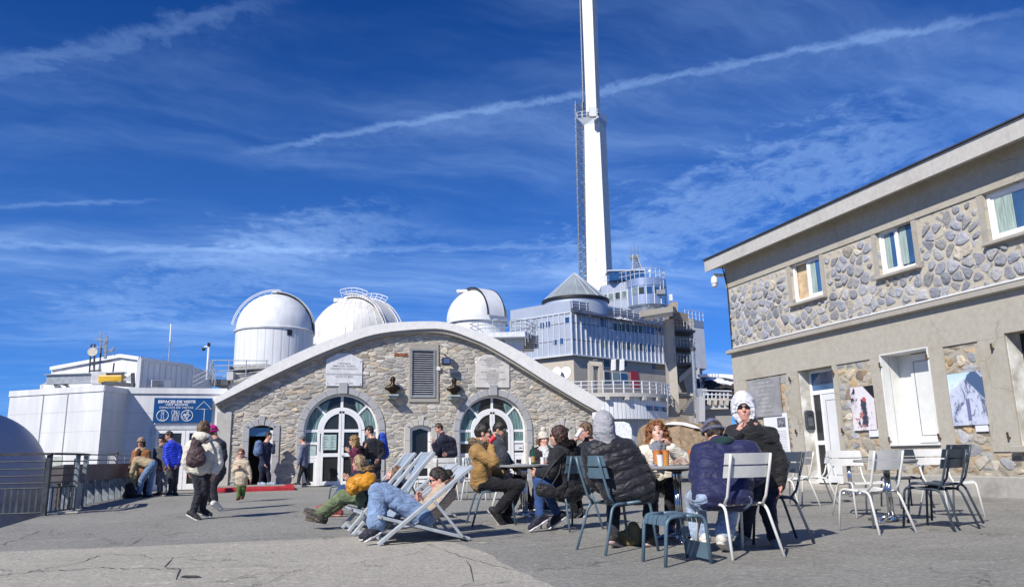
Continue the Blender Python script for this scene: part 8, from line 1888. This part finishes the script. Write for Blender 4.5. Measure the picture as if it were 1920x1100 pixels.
person('small child in a cream hooded coat and green trousers walking towards us', 17.0, dict(head=(452, 851), neck=(452, 862), pel=(453, 893), sl=(443, 867), sr=(462, 867), el=(438, 882), wl=(447, 876, -.13), er=(468, 884), wr=(470, 897), kl=(448, 914), al=(447, 932), kr=(457, 914, .05), ar=(455, 930, .1)),
       5, dict(col=(.52, .43, .31), long=.55, pad=.028, name='coat'), pants((.09, .16, .045), wide=.02), ((.13, .05, .02), (.12, .06, .03)), ('short', (.16, .07, .03)), s=.66, shades=True, collar=('hood', (.52, .43, .31)), skin=SKINR)
person('man in navy cap and coat reaching for the small arched door', 24.75, dict(head=(504, 817), neck=(500, 829), pel=(496, 874), sl=(491, 836, -.12), sr=(507, 836, .12), el=(489, 855, -.2), wl=(496, 869, -.2), er=(512, 847, .05), wr=(514, 834, .15), kl=(491, 890), al=(488, 904), kr=(504, 890), ar=(505, 904)),
       80, dict(col=(.013, .02, .055), long=.3, name='coat'), pants((.015, .018, .04)), ((.32, .40, .52), (.6, .62, .66)), ('short', (.03, .025, .02)), hat=('cap', (.012, .014, .035)), h=.02)
person('boy in grey beanie and slate blue jacket walking left past the arched door', 24.9, dict(head=(567, 823), neck=(570, 834), pel=(570, 872), sl=(566, 840, -.15), sr=(575, 839, .15), el=(563, 857, -.2), wl=(559, 871, -.2), er=(574, 857, .2), wr=(566, 869, .2), kl=(562, 890, -.1), al=(559, 905, -.15), kr=(575, 890, .1), ar=(578, 905, .1)),
       -85, dict(col=(.12, .14, .21), collar=True), pants((.022, .022, .028)), BSH, ('short', (.05, .03, .02)), hat=('beanie', (.16, .17, .19)), s=.92, h=.02)
person('woman with curly blond hair in maroon jacket, holding out a phone', 18.3, dict(head=(663, 826), neck=(667, 840), pel=(670, 886), sl=(664, 846, -.17), sr=(675, 844, .17), el=(668, 861, -.22), wl=(655, 847, -.3), er=(676, 862, .2), wr=(664, 858, .1), kl=(662, 910), al=(658, 934), kr=(670, 910), ar=(667, 934)),
       -75, dict(col=(.14, .018, .055)), pants((.03, .018, .02)), DSH, ('curly', (.40, .25, .10)), shades=True, s=.95)
person('man in black cap and jacket with a camera, standing behind the maroon jacket', 18.7, dict(head=(692, 808), neck=(698, 822), pel=(701, 876), sl=(686, 832, -.1), sr=(714, 832, .1), el=(683, 852, -.2), wl=(684, 841, -.32), er=(718, 850, .1), wr=(710, 861, -.1), kl=(694, 905), al=(690, 931), kr=(708, 905), ar=(705, 931)),
       -75, dict(col=(.02, .021, .026)), pants((.018, .018, .022)), DSH, ('short', (.04, .03, .025)), hat=('cap', (.012, .012, .015)), bodyyaw=-40)
person('man in a long navy coat reading his phone beside the small arched door', 19.0, dict(head=(823, 803), neck=(832, 818), pel=(838, 874), sl=(822, 830, -.15), sr=(848, 827, .15), el=(819, 847, -.25), wl=(813, 832, -.32), er=(852, 850, .1), wr=(838, 852, -.2), kl=(832, 905), al=(832, 930), kr=(844, 905), ar=(844, 930)),
       -65, dict(col=(.012, .013, .032), long=.5, pad=.035, name='coat', quilt=(.006, .11)), pants(BLK), DSH, ('short', (.085, .05, .035)), pitch=-25, bodyyaw=-45, skin=SKINR)
# deckchairs
person('seated woman with long fair hair and fur hood in a navy coat, seen from behind', 12.3, dict(head=(673, 868), neck=(684, 884), pel=(682, 920), sl=(668, 894, -.18), sr=(698, 892, .2), el=(662, 910, -.25), wl=(655, 902, -.3), er=(700, 912, .2), wr=(690, 918, .1), kl=(640, 919, -.1), al=(633, 956, -.1), kr=(646, 916, .2), ar=(616, 945, .2)),
       -105, dict(col=(.012, .014, .032), pad=.03, long=.2), pants(DJ), ((.28, .06, .06), (.5, .25, .2)), ('long', (.33, .23, .13)), collar=('fur', (.30, .19, .09)), bodyyaw=-90)
person('reclining woman in green trousers and black puffer hugging a mustard bag', 10.05, dict(head=(741, 892), neck=(748, 906), pel=(692, 934), sl=(742, 914, -.17), sr=(750, 910, .17), el=(716, 924, -.28), wl=(705, 910, -.24), er=(724, 908, .25), wr=(706, 906, .2), kl=(641, 929, -.12), al=(599, 962, -.12), kr=(652, 931, .12), ar=(603, 967, .1), tl=(572, 947, -.12), tr=(576, 962, .1)),
       -90, dict(col=(.014, .015, .022), quilt=(.012, .07), pad=.025, rough=.5), pants((.15, .185, .10), wide=.022), ((.07, .06, .05), (.13, .11, .09)), ('bob', (.17, .10, .055)), pitch=28, scarf=(.62, .57, .48), hands=(((698, 892, -.2), .15), (None, .5)), s=1.0, skin=SKINR)
person('woman in wide blue jeans and beige jacket on the front deckchair, looking at her phone', 8.5, dict(head=(822, 899, .12), neck=(838, 913, .14), pel=(797, 966), sl=(834, 931, -.03), sr=(842, 925, .28), el=(806, 956, -.1), wl=(789, 946, -.1), er=(814, 946, .22), wr=(790, 940, .1), hl=(797, 968, -.1), hr=(800, 964, .1), kl=(707, 921, -.22), al=(707, 986, -.3), kr=(720, 919, .05), ar=(702, 985, .05), tl=(687, 998, -.38), tr=(684, 994, .0)),
       -82, dict(col=(.45, .36, .27), pad=.024), pants((.20, .285, .44), wide=.03, flare=.03), ((.016, .017, .03), (.68, .66, .62)), ('bun', (.035, .018, .018)), pitch=-16, shades=True, scarf=(.10, .055, .035), hands=(((780, 930, -.08), .7), ((779, 928, .05), .7)), h=.011, skin=SKINR)
# table with the bottle
person('man in camel parka with fur hood drinking from a red cup', 10.3, dict(head=(907, 812), neck=(899, 835), pel=(903, 906), sl=(893, 847, -.19), sr=(898, 845, .19), el=(925, 866, -.26), wl=(921, 839, -.12), er=(918, 882, .22), wr=(942, 888, .2), kl=(974, 909, -.12), al=(931, 958, -.06), kr=(970, 912, .14), ar=(950, 966, .12), tl=(946, 978, -.06), tr=(966, 980, .12)),
       88, dict(col=(.34, .195, .065), pad=.028, fold=.008), pants(BLK, wide=.014), ((.016, .016, .018), (.35, .33, .3)), ('short', (.02, .016, .014)), shades=True, collar=('fur', (.21, .155, .105)), hands=(((922, 824, -.06), 1.0), (None, .5)), s=1.06, h=.012)
person('man in dark grey jacket and mirror glasses leaning over the table behind the camel parka', 11.6, dict(head=(937, 806), neck=(930, 823), pel=(934, 894), sl=(934, 834, -.16), sr=(930, 832, .2), el=(944, 856, -.2), wl=(950, 870, -.12), er=(946, 856, .2), wr=(960, 872, .15), kl=(978, 900, -.05), al=(984, 945, 0), kr=(980, 902, .2), ar=(992, 945, .2)),
       75, dict(col=(.045, .05, .066), long=.25, pad=.028, quilt=(.006, .1)), pants(BLK), BSH, ('short', (.03, .022, .018)), pitch=-25, shades='teal', skin=SKINT)
person('person in cream bobble hat and black jacket seated beyond the green bottle', 13.0, dict(head=(1019, 824), neck=(1019, 841), pel=(1018, 900), sl=(1003, 849), sr=(1034, 849), el=(1000, 872, -.1), wl=(1013, 868, -.25), er=(1038, 872), wr=(1025, 870, -.25), kl=(1008, 905, -.35), al=(1000, 948, -.3), kr=(1028, 905, -.35), ar=(1020, 947, -.3)),
       25, dict(col=BLK, pad=.03), pants((.03, .03, .035)), BSH, ('long', (.20, .12, .07)), hat=('beanie', (.62, .57, .47), 'pompom'), scarf=(.60, .60, .58), skin=SKINR)
person('brown haired woman in black fur collared coat and blue jeans, seen from behind', 9.4, dict(head=(1047, 818), neck=(1059, 840), pel=(1068, 920), sl=(1045, 852, -.17), sr=(1084, 850, .15), el=(1034, 884, -.25), wl=(1010, 886, -.12), er=(1096, 880, .1), wr=(1070, 895, .25), kl=(1010, 903, -.1), al=(1012, 968, -.15), kr=(1016, 906, .15), ar=(1046, 964, .2), tl=(994, 980, -.2), tr=(1030, 976, .2)),
       -105, dict(col=BLK, pad=.03, long=.25, fold=.008), pants((.035, .08, .22), wide=.008), ((.014, .016, .035), (.70, .66, .66)), ('bob', (.06, .028, .022)), collar=('fur', (.016, .014, .016)), shades=True, h=.012)
person('man in teal mirror sunglasses and black jacket drinking from a white cup', 11.0, dict(head=(1098, 809), neck=(1105, 830), pel=(1100, 912), sl=(1092, 843, -.18), sr=(1112, 842, .18), el=(1070, 854, -.22), wl=(1074, 832, -.2), er=(1110, 880, .2), wr=(1080, 890, .2), kl=(1062, 908, 0), al=(1078, 958, .1), kr=(1075, 905, .25), ar=(1088, 962, .2), tl=(1066, 970, .05), tr=(1080, 974, .2)),
       -78, dict(col=BLK, pad=.028), pants(BLK), BSH, ('short', (.17, .10, .06)), shades='teal', hands=(((1081, 816, -.16), .9), (None, .4)), skin=SKINR)
# table by the curly haired woman
person('person in pale grey hood and black puffer jacket, back turned at the table', 7.3, dict(head=(1133, 800), neck=(1139, 830), pel=(1174, 920), sl=(1109, 847), sr=(1178, 843), el=(1114, 895, .1), wl=(1128, 912, .32), er=(1210, 893, .05), wr=(1216, 908, .35), hl=(1152, 924), hr=(1206, 922), kl=(1150, 930, .42), al=(1150, 1004, .26), kr=(1220, 930, .42), ar=(1216, 1008, .30), tl=(1164, 1012, .40), tr=(1234, 1016, .42)),
       168, dict(col=(.016, .016, .022), quilt=(.014, .092), pad=.036, rough=.52, shine=.32), pants((.028, .028, .036), wide=.016), ((.03, .026, .024), (.55, .40, .37)), (None, (.1, .1, .1)), hat=('hood', (.36, .36, .38), 1.06), bodyyaw=120, h=.011, face=False)
person('curly ginger haired woman in cream jacket and grey scarf facing us', 8.6, dict(head=(1232, 811), neck=(1232, 838), pel=(1236, 912, .05), sl=(1207, 850), sr=(1264, 850), el=(1196, 882, -.1), wl=(1216, 888, -.3), er=(1285, 862, -.12), wr=(1258, 838, -.2), kl=(1222, 908, -.45), al=(1226, 985, -.3), kr=(1258, 908, -.45), ar=(1256, 985, -.3)),
       -6, dict(col=(.70, .645, .53), pad=.03), pants((.022, .022, .026)), ((.05, .065, .12), (.5, .5, .5)), ('curly', (.24, .09, .026)), pitch=14, roll=-6, scarf=(.19, .20, .23), hands=((None, .5), ((1246, 818, -.2), .9)), h=.010, skin=(.60, .38, .29))
person('hunched person in navy puffer and pale jeans on the nearest white chair', 6.85, dict(head=(1337, 813, .45), neck=(1350, 838, .28), pel=(1352, 932), sl=(1315, 850, .24), sr=(1406, 845, .24), el=(1309, 893, .14), wl=(1320, 903, .40), er=(1420, 888, .14), wr=(1406, 903, .36), hl=(1322, 932), hr=(1386, 932), kl=(1302, 936, .40), al=(1313, 1004, .28), kr=(1372, 938, .45), ar=(1356, 1007, .22), tl=(1296, 1012, .36), tr=(1366, 1018, .34)),
       190, dict(col=(.017, .02, .072), quilt=(.013, .105), pad=.034, rough=.6, shine=.28), pants((.34, .42, .55), wide=.026, flare=.015), ((.60, .57, .52), (.62, .58, .50)), ('short', (.06, .04, .03)), pitch=-25, hat=('beanie', (.11, .12, .17)), collar=('roll', (.012, .035, .035)), bodyyaw=215, h=.011, face=False)
p24 = person('man in white pointed hood and black jacket smoking, hand on a dark chair', 7.4, dict(head=(1394, 767), neck=(1405, 800), pel=(1428, 902, .1), sl=(1374, 818, .02), sr=(1444, 820, .05), el=(1366, 848, -.15), wl=(1384, 814, -.27), er=(1464, 868, .02), wr=(1463, 908, .02), kl=(1404, 948, -.05), al=(1396, 1000, .1), kr=(1440, 956, -.02), ar=(1452, 1008, .0), tl=(1384, 1010, .0), tr=(1458, 1022, -.12)),
       -14, dict(col=(.015, .015, .017), pad=.03, fold=.008), pants((.018, .022, .036), wide=.016), ((.20, .20, .21), (.45, .45, .45)), ('short', (.10, .07, .05)), pitch=2, hat=('hood', (.68, .68, .71), 1.16, 'brim'), shades=True, hands=(((1389, 788, -.26), 1.05), ((1462, 928, -.03), .35)), h=.010, skin=SKINR)
# ---------------------------------------------------------------- bags and small things
g = lambda x, y, d: GD(x, y, d)
BK_ = softbag('rucksack', 'mauve brown rucksack on the back of the cream jacket', 'bag', [(g(367, 832, 11.78), g(366, 862, 11.80), .075, .10), (g(360, 850, 11.78), g(360, 864, 11.78), .08, .09), (g(374, 850, 11.80), g(375, 862, 11.80), .08, .09)], (.085, .052, .055), rough=.6)
mb = MB()
MB().tube([g(356, 857, 11.67), g(368, 859, 11.66), g(380, 856, 11.69)], .006, 5).build('zip', BLACK, BK_); MB().tube([g(360, 830, 11.75), g(362, 822, 11.85), g(364, 820, 11.95)], .018, 6).build('strap', cloth((.06, .04, .042)), BK_); MB().tube([g(376, 832, 11.78), g(386, 824, 11.88), g(390, 822, 11.98)], .018, 6).build('strap', cloth((.06, .04, .042)), BK_)
softbag('rucksack', 'pale blue rucksack worn at the small arched door', 'bag', [(g(485, 832, 24.55), g(484, 846, 24.55), .12, .15)], (.10, .16, .30), seed=4)
softbag('rucksack', 'bright blue rucksack on the back of the man with the camera', 'bag', [(g(717, 818, 18.95), g(719, 850, 18.95), .10, .14)], (.012, .06, .42), seed=5)
softbag('rucksack', 'black rucksack standing on the ground under the bent man', 'bag', [(g(245, 928, 19.9), g(243, 912, 19.9), .16, .11), (g(236, 930, 19.9), g(250, 931, 19.9), .09, .09)], (.012, .012, .013), seed=6)
softbag('shoulder_bag', 'mustard yellow leather bag held by the reclining woman', 'bag', [(g(664, 912, 9.72), g(692, 897, 9.72), .10, .085), (g(668, 902, 9.72), g(690, 905, 9.72), .085, .08)], (.55, .235, .012), noise=.01, seed=7, rough=.45)
hb_ = softbag('shoulder_bag', 'small black shoulder bag hanging by the woman in blue jeans', 'bag', [(g(1014, 914, 9.05), g(1032, 918, 9.05), .06, .06), (g(1014, 922, 9.05), g(1030, 924, 9.05), .055, .055)], (.018, .018, .02), noise=.003, seed=8, rough=.45)
MB().tube([g(1012, 908, 9.05), g(1022, 890, 9.05), g(1044, 862, 9.1), g(1066, 842, 9.2)], .006, 5).tube([g(1034, 910, 9.05), g(1048, 888, 9.05), g(1052, 870, 9.1)], .006, 5).build('strap', BLACK, hb_)
softbag('canvas_bag', 'olive canvas bag slumped on the ground under the table', 'bag', [(g(1170, 1010, 7.75), g(1192, 1008, 7.75), .085, .095), (g(1188, 990, 7.75), g(1196, 1008, 7.75), .07, .09)], (.23, .175, .08), noise=.012, seed=9, rough=.9)
hb2 = softbag('handbag', 'black handbag with a gold clasp in the phone woman lap', 'bag', [(g(748, 939, 8.6), g(775, 941, 8.6), .05, .05)], (.012, .012, .014), noise=.003, seed=10, rough=.35); MB().obox(g(766, 937, 8.53), Rt0*.012, Fh*.008, V(0, 0, .03)).build('clasp', mat('gold', (.5, .35, .12), .25, 1.0), hb2)
def phone(label, a, b, d, w=.07): 
    p, q = g(*a, d), g(*b, d); ax = (q-p).normalized(); o = MB().beam(p, q, .010, w, up=Fh).build('phone', BLACK, bevel=.004); tag(o, label, 'phone')
phone('black phone held by the woman on the front deckchair', (781, 929), (773, 912), 8.42); phone('dark phone in the hands of the man in the long navy coat', (808, 829), (800, 826), 18.75); phone('phone held out by the woman in the maroon jacket', (649, 840), (643, 836), 18.0); phone('dark phone held by the child in the cream coat', (445, 873), (452, 873), 16.8); phone('phone held by the person in the tan beanie', (263, 863), (269, 863), 20.85)
o = empty('camera', g(681, 838, 18.3), 'black camera held by the man in the black cap', 'camera'); MB().obox(g(681, 838, 18.35), Rt0*.06, Fh*.03, V(0, 0, .04)).build('body', BLACK, o, bevel=.01); MB().cyl(g(679, 838, 18.3), g(673, 838, 18.2), .035, n=12).build('lens', BLACK, o)
def cup(label, px, py, d, m, r=.036, hgt=.10, tilt=None):
    p = g(px, py, d); o = empty('cup', p, label, 'cup', 'paper cups'); mb = MB(); mb.lathe((0, 0, 0), [(r*.72, 0), (r, hgt), (r*1.06, hgt), (r*1.06, hgt-.006), (r*.94, hgt-.008), (r*.66, .006), (.001, .006)], 18, cap=False)
    M = Matrix.Identity(3) if tilt is None else Vector(tilt).to_track_quat('Z', 'Y').to_matrix(); mb.v = [tuple(p+M@Vector(v)) for v in mb.v]; mb.build('body', m, o, auto=40); return o
CUPW = mat('white paper cup', (.74, .74, .73), .5, var=.03); CUPR = mat('red cup', (.55, .02, .03), .4, var=.1); CUPO = mat('orange red printed cup', (.50, .10, .03), .45, var=.6, vs=26, col2=(.42, .30, .06))
TZ = .747
def on_table(c, dx, dy): return V(c.x, c.y, TZ)+Rt0*dx+Fh*dy
def cup_on(label, c, dx, dy, m, **k): p = on_table(c, dx, dy); o = cup(label, 960, 550, 1, m, **k); sh = p-o.location; o.location = p; return o
cup('red paper cup at the lips of the camel parka man', 918, 828, 10.15, CUPR, tilt=(-Rt0*.2*-1+Rt0*.6+V(0, 0, .75)).normalized()); cup('white paper cup at the lips of the man in teal sunglasses', 1081, 818, 10.8, CUPW, tilt=(Rt0*.55+V(0, 0, .75)).normalized(), hgt=.12)
cup_on('white paper cup right of the green bottle', TB_, .27, -.08, CUPW); cup_on('white paper cup left of the green bottle', TB_, .10, .12, CUPW)
cup_on('white paper cup in front of the red printed cups', TA, -.20, -.20, CUPW, hgt=.11); cup_on('red printed cup left, before the grey scarf', TA, -.19, .0, CUPO, hgt=.155, r=.042); cup_on('red printed cup right, before the grey scarf', TA, -.10, .03, CUPO, hgt=.155, r=.042); cup_on('orange printed cup near the navy puffer sleeve', TA, .14, -.12, CUPO, hgt=.15, r=.042)
p = on_table(TB_, .13, -.10); BT_ = empty('beer_bottle', p, 'green glass bottle with a tan label on the table', 'bottle'); GG = mat('green bottle glass', (.01, .085, .02), .06, var=.1, spec=.9)
MB().lathe(p, [(.028, 0), (.031, .008), (.031, .13), (.026, .165), (.014, .20), (.0125, .245), (.0145, .25), (.0145, .262), (.0, .262)], 20, cap=False).build('glass', GG, BT_, auto=40); MB().lathe(p, [(.0318, .03), (.0318, .115)], 20, cap=False).build('label', mat('tan label', (.42, .26, .10), .5, var=.3, vs=40), BT_, smooth=True); MB().lathe(p, [(.0150, .215), (.0150, .262)], 12, cap=False).build('neck_foil', mat('dark foil', (.03, .04, .03), .4), BT_, smooth=True)
def wrapper(name, label, c, dx, dy, sx, sy, m, hgt, seed):
    rnd = random.Random(seed); bm = bmesh.new(); N = 7; p = on_table(c, dx, dy); vs = {}
    for i in range(N):
        for j in range(N): u, v = i/(N-1)*2-1, j/(N-1)*2-1; vs[i, j] = bm.verts.new(p+Rt0*(u*sx+rnd.uniform(-.01, .01))+Fh*(v*sy+rnd.uniform(-.01, .01))+V(0, 0, .004+hgt*max(0, rnd.random()*(1.1-max(abs(u), abs(v))*.9))))
    for i in range(N-1):
        for j in range(N-1): bm.faces.new((vs[i, j], vs[i+1, j], vs[i+1, j+1], vs[i, j+1]))
    bmesh.ops.solidify(bm, geom=list(bm.faces), thickness=.002); me = bpy.data.meshes.new(name); bm.to_mesh(me); bm.free(); tag(link_mesh(name, me, m), label, 'paper')
WRP = mat('crumpled sandwich paper', (.62, .60, .58), .5, var=.5, vs=18, col2=(.50, .30, .20)); NAP = mat('white napkin', (.72, .72, .74), .7, var=.05)
wrapper('sandwich_wrapper', 'crumpled sandwich wrapper beside the printed cups', TA, .02, -.14, .12, .09, WRP, .09, 3); wrapper('napkin', 'white paper napkins at the left of the littered table', TA, -.27, -.08, .08, .10, NAP, .03, 5); wrapper('napkin', 'crumpled white napkin by the orange printed cup', TA, .08, -.02, .08, .07, NAP, .10, 8); wrapper('paper_tray', 'white paper tray on the table with the bottle', TB_, -.08, -.12, .12, .08, NAP, .02, 6)
o = MB().cyl(g(1394, 787, 7.10), g(1388, 791, 7.02), .0045, n=8).build('cigarette', mat('cigarette', (.25, .16, .10), .7)); tag(o, 'cigarette at the lips of the man in the white hood', 'cigarette')
build_busts()
